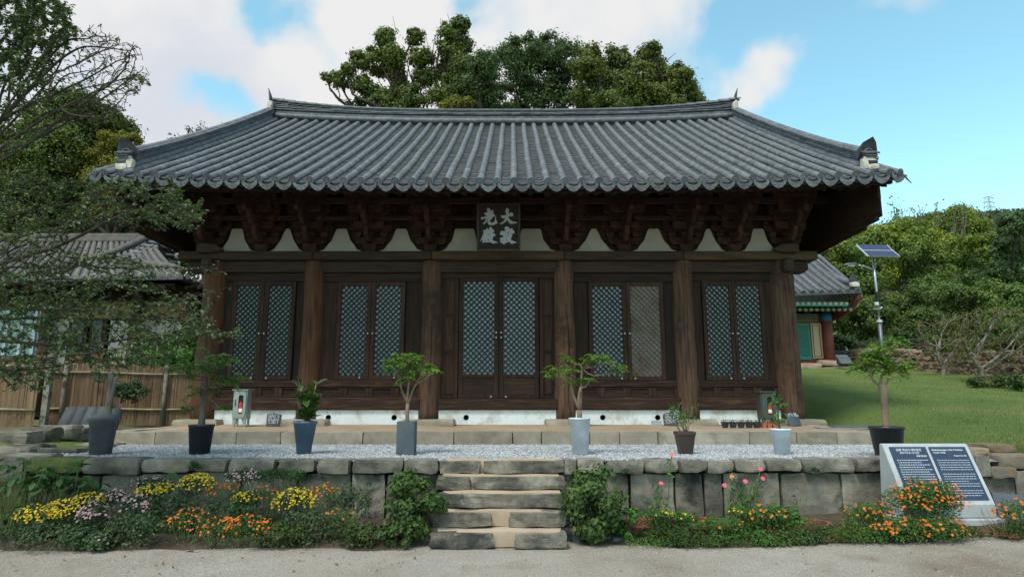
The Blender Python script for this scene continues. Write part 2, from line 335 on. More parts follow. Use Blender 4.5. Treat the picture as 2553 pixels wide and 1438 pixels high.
plain('letter_grey', (.25, .25, .26), rough=.7)
SA = [(.22, (.05, .045, .04)), (.4, (.13, .115, .097)), (.55, (.225, .20, .165)), (.75, (.35, .315, .265))]
mat('stone_grey', SA, scale=2.4, rough=.9, bump=1.0, bscale=9, dist=.025, rand=.22, stain=[(1.3, (.045, .043, .04), .5, .68), (5, (.38, .36, .31), .66, .76), (0.9, (.17, .12, .07), .6, .75)])
mat('stone_dark', [(.22, (.055, .05, .043)), (.45, (.14, .125, .102)), (.75, (.28, .25, .205))], scale=2.4, rough=.92, bump=1.0, bscale=9, dist=.025, rand=.25, stain=[(2.2, (.025, .026, .024), .5, .66), (6, (.26, .25, .22), .68, .78)])
mat('stone_moss', [(.25, (.03, .035, .02)), (.5, (.085, .095, .03)), (.75, (.16, .17, .05))], scale=3, rough=.95, bump=1.0, bscale=14, dist=.02, rand=.15, stain=[(1.6, (.07, .068, .06), .52, .66)])
mat('stone_step', SA, scale=3.0, rough=.92, bump=1.2, bscale=8, dist=.03, rand=.2, stain=[(1.6, (.055, .052, .048), .46, .62), (7, (.42, .40, .35), .66, .75)])
mat('stone_kerb', [(.25, (.17, .145, .11)), (.5, (.27, .23, .18)), (.75, (.36, .32, .26))], scale=2.6, rough=.9, bump=.6, bscale=9, dist=.015, rand=.14, stain=[(1.5, (.13, .12, .10), .55, .7)])
mat('stone_field', [(.25, (.12, .08, .05)), (.5, (.26, .18, .115)), (.75, (.38, .29, .20))], scale=2.0, rough=.92, bump=.8, bscale=8, dist=.02, rand=.35, stain=[(1.1, (.16, .15, .14), .5, .65), (.8, (.09, .09, .03), .62, .75)])
mat('soil_platform', [(.3, (.26, .185, .125)), (.7, (.38, .285, .20))], scale=1.8, rough=.95, bump=.3, bscale=20, rand=0)
mat('mud', [(.3, (.30, .22, .155)), (.7, (.47, .36, .27))], scale=3, rough=.95, bump=.5, bscale=12, rand=0)
mat('soil', [(.3, (.035, .026, .018)), (.6, (.085, .065, .045)), (.8, (.14, .11, .08))], scale=3, rough=.98, bump=1.0, bscale=18, dist=.03, rand=0)
mat('moss_soil', [(.3, (.06, .05, .03)), (.5, (.11, .095, .045)), (.65, (.13, .135, .04)), (.8, (.16, .15, .10))], scale=1.4, rough=.98, bump=.8, bscale=14, dist=.02, rand=0)
plain('white_stone', (.38, .39, .41), rough=.55, var=.12, bump=.25, scale=5)
plain('navy_plate', (.028, .045, .085), rough=.35, var=.15)
plain('plate_text', (.42, .45, .50), rough=.6)
plain('slate', (.045, .055, .075), rough=.6, bump=.2)
plain('slate_light', (.20, .215, .22), rough=.6, bump=.2)
plain('chalk', (.62, .64, .66), rough=.8)
plain('pot_grey', (.10, .108, .125), rough=.5, bump=.15, var=.28, scale=3.5); plain('pot_black', (.022, .026, .032), rough=.42, bump=.15, var=.28, scale=3.5); plain('pot_blue', (.075, .125, .19), rough=.45, bump=.15, var=.28, scale=3.5)
plain('pot_slate', (.065, .082, .10), rough=.7, bump=.15, var=.28, scale=3.5); plain('pot_white', (.62, .68, .75), rough=.3, bump=.15, var=.28, scale=3.5); plain('pot_brown', (.05, .03, .025), rough=.5, bump=.15, var=.28, scale=3.5)
plain('pot_orange', (.42, .12, .05), rough=.7); plain('terracotta', (.19, .065, .042), rough=.8, bump=.2)
plain('potting', (.05, .035, .025), rough=1, bump=.8, scale=30)
plain('metal_cab', (.27, .30, .29), rough=.4, metal=.45, var=.1); plain('metal_cab_dark', (.06, .068, .055), rough=.5, metal=.3)
plain('cab_inside', (.012, .01, .01), rough=.9); plain('red_paint', (.45, .02, .015), rough=.3); plain('label_white', (.7, .7, .7), rough=.6)
plain('black_rubber', (.012, .012, .012), rough=.6); plain('steel', (.42, .44, .46), rough=.35, metal=.8); plain('steel_grey', (.14, .15, .16), rough=.45, metal=.5)
plain('solar_cell', (.03, .035, .075), rough=.2, spec=.6); plain('white_metal', (.62, .63, .65), rough=.4, metal=.3)
mat('bark', [(.3, (.05, .04, .03)), (.5, (.12, .095, .075)), (.75, (.22, .19, .16))], scale=8, stretch=(1, 1, .35), rough=.95, bump=1, bscale=20, dist=.01, rand=.1)
mat('bark_dark', [(.3, (.025, .02, .017)), (.7, (.09, .07, .055))], scale=8, stretch=(1, 1, .4), rough=.95, bump=.8, bscale=20, rand=.1)
mat('bark_pale', [(.3, (.10, .09, .075)), (.7, (.26, .24, .20))], scale=6, stretch=(1, 1, .5), rough=.95, bump=.8, bscale=16, rand=.1, stain=[(4, (.05, .045, .04), .52, .62)])
mat('bark_tan', [(.3, (.13, .085, .055)), (.7, (.27, .20, .14))], scale=8, stretch=(1, 1, .4), rough=.95, bump=.6, bscale=20, rand=.1)
mat('stem_green', [(.3, (.05, .08, .02)), (.7, (.11, .14, .04))], scale=8, rough=.7, bump=.1, rand=.1)
mat('reed', [(.25, (.14, .085, .05)), (.5, (.27, .175, .105)), (.75, (.42, .30, .19))], scale=14, stretch=(1, 1, .05), rough=.9, bump=.4, bscale=30, bstretch=(1, 1, .05), rand=.1, stain=[(1.5, (.17, .10, .065), .5, .65)])
mat('bamboo', [(.3, (.16, .12, .07)), (.7, (.30, .25, .16))], scale=5, rough=.7, bump=.2, rand=.15)
mat('grit', [(.25, (.10, .095, .085)), (.5, (.24, .225, .20)), (.75, (.42, .40, .37))], scale=22, rough=.95, bump=.4, rand=0)
mat('gravel_white', [(.3, (.24, .25, .27)), (.5, (.36, .37, .40)), (.75, (.5, .51, .53))], scale=22, rough=.85, bump=.2, rand=0)
plain('painted_red', (.17, .04, .028), rough=.6, var=.25, bump=.2); plain('painted_green', (.02, .13, .095), rough=.6, var=.2); plain('painted_blue', (.03, .12, .26), rough=.6, var=.2)
plain('painted_teal', (.03, .20, .16), rough=.6, var=.15); plain('cream_panel', (.50, .37, .24), rough=.8, var=.08); plain('rafter_end', (.35, .25, .18), rough=.8)
plain('stone_pink', (.42, .30, .23), rough=.9, var=.2, bump=.4, scale=3); plain('ochre_wall', (.22, .155, .06), rough=.9, bump=.2); plain('wall_cream', (.42, .37, .33), rough=.9, bump=.1)
plain('wall_white', (.45, .39, .35), rough=.9, bump=.1); plain('window_blue', (.20, .28, .31), rough=.2, spec=.6); plain('window_white', (.58, .60, .66), rough=.5)
plain('orange_wood', (.28, .11, .035), rough=.7, var=.25); plain('blue_plastic', (.03, .12, .36), rough=.5); plain('knob', (.30, .32, .33), rough=.4, metal=.6)
plain('dry_leaf', (.16, .075, .035), rough=.9, var=.5, scale=3)
# foliage
leafmat('leaf_bg', [(0, (0.0290, 0.0464, 0.0145)), (.4, (0.0653, 0.0943, 0.0232)), (.7, (0.1232, 0.1522, 0.0319)), (1, (0.2175, 0.2175, 0.0508))], nscale=.35, nmix=.55)
leafmat('leaf_bg_green', [(0, (0.0240, 0.0450, 0.0180)), (.45, (0.0525, 0.0900, 0.0300)), (.8, (0.0900, 0.1380, 0.0420)), (1, (0.1350, 0.1800, 0.0525))], nscale=.35, nmix=.5)
leafmat('leaf_bg_olive', [(0, (0.0339, 0.0540, 0.0145)), (.4, (0.0736, 0.1065, 0.0232)), (.75, (0.1244, 0.1635, 0.0319)), (1, (0.2149, 0.1989, 0.0435))], nscale=.3, nmix=.55)
leafmat('leaf_hill', [(0, (0.0415, 0.0731, 0.0160)), (.4, (0.0957, 0.1427, 0.0255)), (.7, (0.2074, 0.2610, 0.0383)), (.9, (0.3828, 0.3828, 0.0479)), (1, (0.5104, 0.3480, 0.0638))], nscale=.25, nmix=.5)
leafmat('leaf_hill_dark', [(0, (0.0426, 0.0729, 0.0208)), (.5, (0.0945, 0.1520, 0.0356)), (1, (0.2127, 0.2735, 0.0594))], nscale=.25, nmix=.5)
leafmat('leaf_far', [(0, (0.0286, 0.0468, 0.0260)), (.5, (0.0585, 0.0806, 0.0364)), (1, (0.1105, 0.1300, 0.0520))], nscale=.08, nmix=.6)
leafmat('leaf_near', [(0, (0.0243, 0.0405, 0.0162)), (.4, (0.0486, 0.0810, 0.0297)), (.75, (0.0878, 0.1350, 0.0432)), (.94, (0.1620, 0.1755, 0.0405)), (1, (0.3510, 0.1755, 0.0405))], trans=.25, nscale=.8, nmix=.3, rough=.45, spec=.4)
leafmat('leaf_yellow', [(0, (0.0720, 0.0840, 0.0144)), (.5, (0.1560, 0.1560, 0.0240)), (1, (0.2640, 0.2280, 0.0360))], nscale=.5)
leafmat('leaf_bright', [(0, (.05, .12, .015)), (.5, (.10, .20, .022)), (.9, (.17, .27, .03)), (1, (.30, .32, .04))], trans=.35, nscale=3, nmix=.4)
leafmat('leaf_pot', [(0, (0.0308, 0.0910, 0.0224)), (.5, (0.0700, 0.1610, 0.0308)), (1, (0.1400, 0.2520, 0.0420))], trans=.3, nscale=3, nmix=.4)
leafmat('leaf_ficus', [(0, (0.0196, 0.0448, 0.0140)), (.5, (0.0420, 0.0840, 0.0196)), (.85, (0.0840, 0.1540, 0.0280)), (1, (0.1400, 0.0490, 0.0280))], trans=.08, nscale=3, nmix=.2, rough=.25, spec=.6)
leafmat('leaf_bed', [(0, (0.0182, 0.0338, 0.0156)), (.5, (0.0442, 0.0806, 0.0312)), (1, (0.0975, 0.1430, 0.0520))], nscale=3, nmix=.4, trans=.2)
leafmat('leaf_broad', [(0, (.016, .045, .012)), (.5, (.035, .085, .02)), (1, (.08, .13, .03))], nscale=2, nmix=.4, trans=.25)
leafmat('leaf_bush', [(0, (.025, .055, .015)), (.5, (.055, .10, .025)), (1, (.12, .17, .035))], nscale=3, nmix=.4, trans=.25)
leafmat('leaf_marigold', [(0, (0.0275, 0.0720, 0.0165)), (.5, (0.0605, 0.1380, 0.0275)), (1, (0.1430, 0.1920, 0.0440))], nscale=3, nmix=.4)
leafmat('leaf_cover', [(0, (0.0216, 0.0420, 0.0120)), (.5, (0.0540, 0.0840, 0.0216)), (.85, (0.1020, 0.1320, 0.0300)), (1, (0.1680, 0.1200, 0.0480))], nscale=2, nmix=.5)
leafmat('grass_blade', [(0, (.065, .11, .028)), (.6, (.11, .165, .045)), (1, (.19, .21, .08))], nscale=1, nmix=.4)
leafmat('leaf_sparse', [(0, (.05, .065, .015)), (.6, (.12, .12, .03)), (1, (.2, .13, .04))], nscale=1)
leafmat('petal_yellow', [(0, (.42, .27, .006)), (1, (.66, .47, .012))], trans=.1); leafmat('petal_pink', [(0, (.42, .25, .33)), (1, (.62, .42, .50))], trans=.1)
leafmat('petal_orange', [(0, (.42, .075, .010)), (1, (.66, .19, .015))], trans=.1); leafmat('petal_magenta', [(0, (.62, .05, .13)), (1, (.75, .14, .20))], trans=.1); leafmat('petal_salmon', [(0, (.70, .14, .07)), (1, (.8, .25, .12))], trans=.1)
leafmat('petal_centre', [(0, (.30, .05, .03)), (1, (.5, .3, .05))], trans=0)
leafmat('succulent', [(0, (.09, .10, .06)), (.5, (.16, .17, .11)), (1, (.24, .16, .12))], trans=.1)
# courtyard, lawn
def groundmat(name, big, fine, fs, bstr, dist, patch=None):
    m = bpy.data.materials.new(name); m.use_nodes = True; t = m.node_tree; L = t.links.new; b = t.nodes['Principled BSDF']
    b.inputs['Roughness'].default_value = .95; b.inputs['Specular IOR Level'].default_value = .15
    tcn = nd(t, 'ShaderNodeTexCoord')
    n1 = nd(t, 'ShaderNodeTexNoise', i_Scale=.55, i_Detail=7.0, i_Roughness=.6); L(tcn.outputs['Object'], n1.inputs['Vector'])
    n2 = nd(t, 'ShaderNodeTexNoise', i_Scale=fs, i_Detail=5.0, i_Roughness=.7); L(tcn.outputs['Object'], n2.inputs['Vector'])
    c1 = ramp(t, big, n1.outputs['Fac']); c2 = ramp(t, fine, n2.outputs['Fac'])
    mx = nd(t, 'ShaderNodeMix', data_type='RGBA', blend_type='MULTIPLY'); mx.inputs[0].default_value = 1; L(c1, mx.inputs[6]); L(c2, mx.inputs[7])
    col = mx.outputs[2]
    if patch:
        n4 = nd(t, 'ShaderNodeTexNoise', i_Scale=patch[0], i_Detail=6.0, i_Roughness=.6); L(tcn.outputs['Object'], n4.inputs['Vector'])
        mr = nd(t, 'ShaderNodeMapRange'); mr.inputs[1].default_value = patch[2]; mr.inputs[2].default_value = patch[3]; L(n4.outputs['Fac'], mr.inputs[0])
        m2 = nd(t, 'ShaderNodeMix', data_type='RGBA'); L(mr.outputs[0], m2.inputs[0]); L(col, m2.inputs[6]); m2.inputs[7].default_value = (*patch[1], 1); col = m2.outputs[2]
    L(col, b.inputs['Base Color'])
    n3 = nd(t, 'ShaderNodeTexNoise', i_Scale=fs*.7, i_Detail=6.0, i_Roughness=.75); L(tcn.outputs['Object'], n3.inputs['Vector'])
    bp = nd(t, 'ShaderNodeBump', i_Strength=bstr, i_Distance=dist); L(n3.outputs['Fac'], bp.inputs['Height']); L(bp.outputs[0], b.inputs['Normal'])
    MATS[name] = m
groundmat('courtyard', [(.3, (.24, .19, .145)), (.45, (.34, .295, .25)), (.7, (.41, .37, .33))], [(.3, (.55, .54, .53)), (.5, (.95, .95, .95)), (.7, (1.35, 1.34, 1.32))], 55, 1.0, .02, patch=(.7, (.22, .17, .125), .54, .72))
groundmat('lawn', [(.3, (.085, .13, .038)), (.5, (.115, .16, .05)), (.7, (.17, .18, .07))], [(.3, (.7, .75, .6)), (.7, (1.3, 1.25, 1.2))], 30, .8, .05, patch=(.9, (.17, .12, .07), .66, .76))
# ================================================================== THE HALL
XC = -0.30; YW = 14.40
def prof(t): return 0.93*t + 0.07*t*t
def S(x, t):
    a = abs(x-XC)/8.0; a = a**2.6
    return np.array([x, 12.25 - .10*a*(1-t) + (19.95-12.25+.10*a*(1-t))*t, 5.90 + 4.72*prof(t) + (.16*(1-t) + .24*t)*a])
hall = thing('temple_hall', 'dark timber temple hall with grey tiled gable roof and lattice doors on the stone platform', 'temple hall', (XC, YW, 1.1))
def zw(py, Y=YW): return P(CX, py, Y)[2]
def xw(px, py, Y=YW): return P(px, py, Y)[0]
ZT = zw(632); ZP = zw(653); ZB = 1.16
COLS = [(525, .27, 'wood_post_red'), (777, .235, 'wood_post_red'), (1075, .24, 'wood_post'), (1408, .235, 'wood_post'), (1707, .24, 'wood_post'), (1957, .28, 'wood_post')]
CX_ = [xw(c[0], 850) for c in COLS]
rs = np.random.RandomState(5)
for i, ((px, r, m), x) in enumerate(zip(COLS, CX_)):
    mb = MB(); zs = np.linspace(ZB-.02, ZP-.01, 14); pts = np.stack([x+.012*np.sin(zs*2+i), YW+.01*np.cos(zs*1.5+i), zs], 1)
    rr = r*(1.06-.12*np.linspace(0, 1, 14)) + .006*rs.normal(size=14)
    mb.tube(pts, rr, n=20); c = mb.build('column', m, hall, smooth=True)
    # the drying crack down the post
    mk = MB(); zz = np.linspace(ZB+.3, ZP-.4 if i > 3 else ZB+2.6, 12); xx = x + (.06 if i in (3, 5) else .03*(-1)**i) + .012*np.sin(zz*3.1+i*2) + .006*rs.normal(size=12)
    wd = .010*np.sin(np.linspace(.15, math.pi-.15, 12))*(1.5 if i in (3, 5) else .7); ry = []
    for k in range(12):
        rk = r*(1.06-.12*(zz[k]-ZB)/3.6)+.004; ry.append(YW-math.sqrt(max(rk*rk-(xx[k]-x)**2, .001)))
    Vk = [(xx[k]-wd[k], ry[k]-.004, zz[k]) for k in range(12)] + [(xx[k]+wd[k], ry[k]-.004, zz[k]) for k in range(12)]
    mk.add(Vk, [(k, k+12, k+13, k+1) for k in range(11)]); mk.build('crack', 'cab_inside', c)
    stone_obj('column_base_stone', (x, YW-.05, 1.13), (.95+.1*(i % 3), .85, .2), 40+i, 'stone_kerb', hall, amp=.03, rnd=.35, cuts=3, flat_top=True)
# side and rear posts, core body behind the doors
for y in (17.6, 20.7, 23.8):
    for s in (CX_[0], CX_[-1]):
        mb = MB(); mb.tube([(s, y, 1.1), (s, y, 3), (s, y, ZP)], .24, n=14); mb.build('column', 'wood_post', hall, smooth=True)
mb = MB(); mb.bb(CX_[0]+.02, CX_[-1]-.02, 14.62, 24.0, 1.1, 6.4); mb.build('inner_wall', 'wood_dark', hall)
for s, x in ((-1, CX_[0]), (1, CX_[-1])):
    for y0 in (14.7, 17.9, 21.0):
        mb = MB(); mb.bb(x+s*.06, x+s*.10, y0, y0+2.6, 1.5, ZP-.1); mb.build('side_wall_panel', 'plaster', hall)
# head beams and plate
mats5 = ['wood_beam_h', 'wood_beam_h', 'wood_ochre_h', 'wood_beam_h', 'wood_ochre_h']
for i in range(5):
    x0, x1 = CX_[i], CX_[i+1]
    xa = x0-(.0 if i else .78); xb = x1+(.78 if i == 4 else 0)
    mb = MB(); mb.bb(xa+.004, xb-.004, YW-.27-.01*(i == 2), YW+.2, ZP, ZT); mb.build('plate_beam', mats5[i], hall, bevel=.025)
    mb = MB(); mb.bb(x0+.15, x1-.15, YW-.13, YW+.13, zw(681), ZP-.004); mb.build('head_beam', 'wood_beam_h', hall, bevel=.015)
for s, x in ((-1, CX_[0]), (1, CX_[-1])):
    mb = MB(); mb.prism([(x+s*.2, ZP-.27), (x+s*.52, ZP-.27), (x+s*.60, ZP-.20), (x+s*.60, ZP-.006), (x+s*.2, ZP-.006)], YW-.14, YW+.14); mb.build('beam_end', 'wood_beam_h', hall, bevel=.02)
    mb = MB(); mb.prism([(x-s*.30, ZT+.004), (x-s*.12, ZT+.13), (x+s*.10, ZT+.15), (x+s*.30, ZT+.13), (x+s*.30, ZT-.06), (x-s*.05, ZT-.06)], YW-.42, YW-.274); mb.build('corner_block', 'wood_beam_h', hall, bevel=.02)
    mb = MB(); mb.box((x+s*.02, YW-.36, ZP-.16), (.22, .30, .30)); mb.build('beam_end', 'wood_beam_h', hall, bevel=.05)
# bays
def lattice(mb, x0, x1, z0, z1, y, pitch, wdt, dep):
    w_, h = x1-x0, z1-z0
    for sgn in (1, -1):
        yy = y if sgn > 0 else y+.006
        c0 = -h if sgn > 0 else 0; c = c0 + pitch*.5
        while c < w_+ (0 if sgn > 0 else h):
            # line: sgn>0: x = c + t, z = t ; sgn<0: x = c - t, z = t
            if sgn > 0: ta, tb = max(0, -c), min(h, w_-c)
            else: ta, tb = max(0, c-w_), min(h, c)
            if tb-ta > .02:
                xa, za = x0+c+sgn*ta, z0+ta; xb, zb = x0+c+sgn*tb, z0+tb; hw = wdt*.7071/2
                q = [(xa-hw, za+sgn*hw), (xa+hw, za-sgn*hw), (xb+hw, zb-sgn*hw), (xb-hw, zb+sgn*hw)]
                mb.prism([(min(max(a, x0), x1), min(max(b_, z0), z1)) for a, b_ in q], yy, yy+dep)
            c += pitch
def frame(name, x0, x1, z0, z1, ix0, ix1, iz0, iz1, y0, y1, m, parent, bev=.006, lower=None):
    mb = MB()
    mb.bb(x0, ix0, y0, y1, z0, z1); mb.bb(ix1, x1, y0, y1, z0, z1)
    mb.bb(ix0, ix1, y0+.003, y1, iz1, z1); mb.bb(ix0, ix1, y0+.003, y1, z0 if lower is None else lower, iz0)
    if lower is not None: mb.bb(ix0, ix1, y0+.003, y1, z0, z0+.10)
    return mb.build(name, m, parent, bevel=bev)
BAYS = [  # lattice px (x0,x1)x2, top, bottom, frame material, paper, lattice
    ((588, 644), (668, 724), 712, 937, 'wood_dark', 'door_paper_green'),
    ((850, 914), (936, 999), 714, 936, 'wood_red', 'door_paper'),
    ((1155, 1232), (1255, 1333), 703, 933, 'wood_dark', 'door_paper'),
    ((1478, 1552), (1572, 1645), 714, 938, 'wood_red', 'door_paper'),
    ((1763, 1820), (1838, 1896), 712, 938, 'wood_dark', 'door_paper_green')]
YD = YW-.02
for i, (l0, l1, pt, pb, fm, pm) in enumerate(BAYS):
    xa, xb = CX_[i]+COLS[i][1]-.03, CX_[i+1]-COLS[i+1][1]+.03
    zt, zb = zw(pt, YD), zw(pb, YD); ctr = (i == 2)
    L0, L1, L2, L3 = [xw(v, 825, YD) for v in (*l0, *l1)]; mid = (L1+L2)/2
    zsill0, zsill1 = zw(1021), zw(994) if ctr else zw(990)
    ztop = zt+.085 if ctr else zt+.09; zbot = zsill1+.004 if ctr else zb-.09
    fL, fR = L0-.09, L3+.09
    # lintel, jambs, sill
    mb = MB(); mb.bb(xa, xb, YD-.03, YD+.10, ztop+.004, zw(681)-.004); mb.build('lintel', 'wood_dark_h', hall, bevel=.01)
    for a, b_ in ((xa, fL-.004), (fR+.004, xb)):
        mb = MB(); mb.bb(a, b_, YD-.01, YD+.12, zsill1+.003, ztop); mb.build('jamb', 'wood_dark', hall, bevel=.01)
        if ctr:
            for k, (za, zb_) in enumerate(((.05, .36), (.40, .66), (.70, .97))):
                H = ztop-zsill1; px0, px1 = min(a, b_)+.13, max(a, b_)-.12
                z0_, z1_ = zsill1+H*za, zsill1+H*zb_
                f = frame('side_panel', px0-.045, px1+.045, z0_-.04, z1_+.04, px0, px1, z0_, z1_, YD-.028, YD-.012, 'wood_dark', hall)
                mb = MB(); mb.bb(px0, px1, YD-.016, YD-.0115, z0_, z1_); mb.build('panel_board', 'wood_red', f)
    if ctr: mb = MB(); mb.bb(fL-.10, fL-.02, YD-.05, YD-.012, zsill1+.003, ztop-.01); mb.build('door_post', 'wood_red', hall, bevel=.008); mb = MB(); mb.bb(fR+.02, fR+.10, YD-.05, YD-.012, zsill1+.003, ztop-.01); mb.build('door_post', 'wood_red', hall, bevel=.008)
    mb = MB(); mb.bb(xa-.02, xb+.02, YD-.16, YD+.12, zsill0, zsill1); mb.build('sill_beam', 'wood_red_h', hall, bevel=.02)
    if not ctr:
        zr0, zr1 = zw(965), zb-.094
        mb = MB(); mb.bb(xa, xb, YD-.07, YD+.10, zr0, zr1); mb.build('rail', 'wood_red_h', hall, bevel=.012)
        n = 4; W = xb-xa; zlo, zhi = zsill1+.004, zr0-.004
        for k in range(n):
            a = xa+W*k/n; b_ = xa+W*(k+1)/n
            f = frame('wainscot_panel', a+.002, b_-.002, zlo, zhi, a+.09, b_-.09, zlo+.035, zhi-.03, YD-.05, YD-.012, 'wood_red', hall)
            mb = MB(); mb.bb(a+.09, b_-.09, YD-.02, YD-.0125, zlo+.035, zhi-.03); mb.build('panel_board', 'wood_dark_h', f)
    # two lattice doors
    for k, (a, b_) in enumerate(((L0, L1), (L2, L3))):
        f0, f1 = (fL, mid-.004) if k == 0 else (mid+.004, fR)
        old = (i == 3 and k == 1)
        d = frame('lattice_door', f0, f1, zbot, ztop, a, b_, zb, zt, YD-.075, YD-.015, fm, hall, lower=(zb-.07 if ctr else None))
        if old: d['label'] = 'weathered brown lattice door with bare worn bars and stained paper'
        mb = MB(); lattice(mb, a, b_, zb, zt, YD-.070, .128 if ctr else .122, .031 if not old else .024, .030)
        mb.build('lattice', 'lattice_wood_old' if old else 'lattice_wood', d, kind='stuff')
        mb = MB(); mb.bb(a-.01, b_+.01, YD-.026, YD-.020, zb-.01, zt+.01); mb.build('door_paper', 'door_paper_old' if old else pm, d)
        if ctr:
            mb = MB(); mb.bb(a, b_, YD-.050, YD-.03, zbot+.10, zb-.07); mb.build('door_board', 'wood_dark_h', d)
        sx_ = 1 if k == 0 else -1; xk = mid-sx_*.055
        mb = MB()
        zk = zw(832)
        for dz in ((0,) if not ctr else (0.02, -.09)): mb.tube([(xk, YD-.10, zk+dz), (xk, YD-.074, zk+dz)], .018, n=10)
        mb.build('knob', 'knob', d)
        mb = MB(); xk2 = (b_-.06 if k == 0 else a+.06) if not i == 1 else b_-.1; mb.tube([(xk2, YD-.095, zbot+.045), (xk2, YD-.074, zbot+.045)], .02, n=10); mb.build('bolt', 'knob', d)
    # white plaster base with round vents
    z0, z1 = 1.11, zsill0-.003; hx = {0: [], 1: [822, 985], 2: [1163], 3: [1501, 1637], 4: [1898]}[i]
    cuts_ = [xa-.06] + [None]*0; cells = []
    hw = [xw(v, 1040) for v in hx]; e = xa-.06
    for v in hw: cells.append((e, v-.16, None)); cells.append((v-.16, v+.16, v)); e = v+.16
    cells.append((e, xb+.06, None)); mb = MB(); yf = YD-.09
    hz = (zw(1040)) ; rr_ = .06; holes = []
    for a, b_, hv in cells:
        if hv is None: mb.add([(a, yf, z0), (b_, yf, z0), (b_, yf, z1), (a, yf, z1)], [(0, 1, 2, 3)])
        else:
            nn = 16; an = [(-3*math.pi/4 + 2*math.pi*j/nn) for j in range(nn)]
            inn = [(hv+rr_*math.cos(t), yf, hz+rr_*math.sin(t)) for t in an]; out = []
            for t in an:
                c_, s_ = math.cos(t), math.sin(t); m_ = max(abs(c_), abs(s_)); ox, oz = c_/m_, s_/m_
                out.append((hv+ox*.16, yf, (hz+oz*(z1-hz)) if oz > 0 else hz+oz*(hz-z0)))
            mb.add(out+inn, [(j, (j+1) % nn, nn+(j+1) % nn, nn+j) for j in range(nn)]); holes.append(hv)
    mb.bb(xa-.06, xb+.06, yf+.002, yf+.003, z1-.0005, z1); pb_ = mb.build('plaster_base', 'plaster_white', hall)
    for hv in holes:
        mb = MB(); mb.lathe([(.060, 0), (.058, -.14), (.0, -.14)], n=16); 
        V = mb.V[0].copy(); mb.V[0] = np.stack([hv+V[:, 0], yf-V[:, 2]+.001, hz+V[:, 1]], 1); mb.build('vent_hole', 'cab_inside', pb_)
# dark backing over the plate, plaster gap panels and brackets
mb = MB(); mb.bb(CX_[0], CX_[-1], YW+.06, YW+.12, ZT, 6.7); mb.build('frieze_board', 'wood_dark_h', hall)
BPX = [525, 656, 777, 925, 1075, 1241, 1408, 1553, 1707, 1826, 1957]
BX = [xw(v, 600) for v in BPX]
MS = [(.5, 0), (.49, .07), (.40, .11), (.33, .17), (.29, .27), (.255, .36), (.20, .47), (.165, .56), (.135, .68), (.10, .82), (.075, .92), (.04, 1.0)]
for k in range(10):
    a, b_ = BX[k]+.13, BX[k+1]-.13; c = (a+b_)/2; W = (b_-a); H = zw(571)-ZT; wide = k in (0, 4, 5, 9); fl = .07 if wide else .0
    if W > 1.1: fl += .05
    r_ = [(c+W*(x+fl*(y**1.5)*1.0), ZT+.002+H*y) for x, y in MS]; l_ = [(c-W*(x+fl*(y**1.5)*1.0), ZT+.002+H*y) for x, y in MS][::-1]
    mb = MB(); mb.prism(r_+l_, YW-.02, YW+.05); mb.build('plaster_panel', 'plaster', hall)
def arm_poly(hl, z0, h): return [(-hl, z0+h), (-hl, z0+h*.55), (-hl*.93, z0+h*.25), (-hl*.80, z0+h*.04), (-hl*.6, z0), (hl*.6, z0), (hl*.80, z0+h*.04), (hl*.93, z0+h*.25), (hl, z0+h*.55), (hl, z0+h)]
def make_bracket(ctr_col):
    t = MB(); 
    root_me = MB(); root_me.lathe([(.0, .0), (.17, 0), (.20, .09), (.22, .10), (.22, .2), (.0, .2)], n=4)
    V = root_me.V[0]; c45, s45 = math.cos(R(45)), math.sin(R(45)); root_me.V[0] = np.stack([V[:, 0]*c45-V[:, 1]*s45, V[:, 0]*s45+V[:, 1]*c45, V[:, 2]], 1)
    o = root_me.build('bracket_set', 'wood_bracket', hall, world=False, bevel=.01)
    specs = [(0, .2, .36, 0), (0, .50, .50, 0), (-.32, .50, .34, 0), (-.32, .80, .48, 0), (-.64, .80, .38, 0), (0, .80, .60, 0), (-.64, 1.06, .5, 0)]
    for y, z, hl, _ in specs:
        mb = MB(); mb.prism(arm_poly(hl, z, .17), y-.055, y+.055); mb.build('bracket_arm', 'wood_bracket', o, world=False, bevel=.008)
        for sx in (-1, 0, 1):
            mb = MB(); mb.prism([(sx*hl*.84-.06, z+.174), (sx*hl*.84+.06, z+.174), (sx*hl*.84+.085, z+.215), (sx*hl*.84+.085, z+.29), (sx*hl*.84-.085, z+.29), (sx*hl*.84-.085, z+.215)], y-.08, y+.08); mb.build('bearing_block', 'wood_bracket', o, world=False)
    for k, (z, ext) in enumerate(((.22, .52), (.52, .84), (.80, 1.12))):
        tip = [(-ext-.02, z+.27), (-ext-.10, z+.40), (-ext+.06, z+.20)] if k < 2 else [(-ext-.05, z-.10), (-ext-.02, z+.05)]
        pl = [(.3, z), (.3, z+.19), (-ext*.7, z+.19), (-ext+.08, z+.20)] + ([(-ext-.01, z+.30), (-ext-.03, z+.40), (-ext-.09, z+.26), (-ext-.07, z+.10)] if k < 2 else [(-ext-.02, z+.16), (-ext-.08, z-.02), (-ext-.05, z-.12)]) + [(-ext+.10, z-.01), (-ext*.6, z)]
        mb = MB(); mb.prism(pl, -.05, .05, axis='x'); mb.build('bracket_tongue', 'wood_bracket', o, world=False, bevel=.008)
    return o
b0 = make_bracket(0); b0.location = (BX[0]-XC, 0, ZT-1.1)
for k in range(1, 11):
    c = copy_tree(b0, hall); c.location = (BX[k]-XC, 0, ZT-1.1)
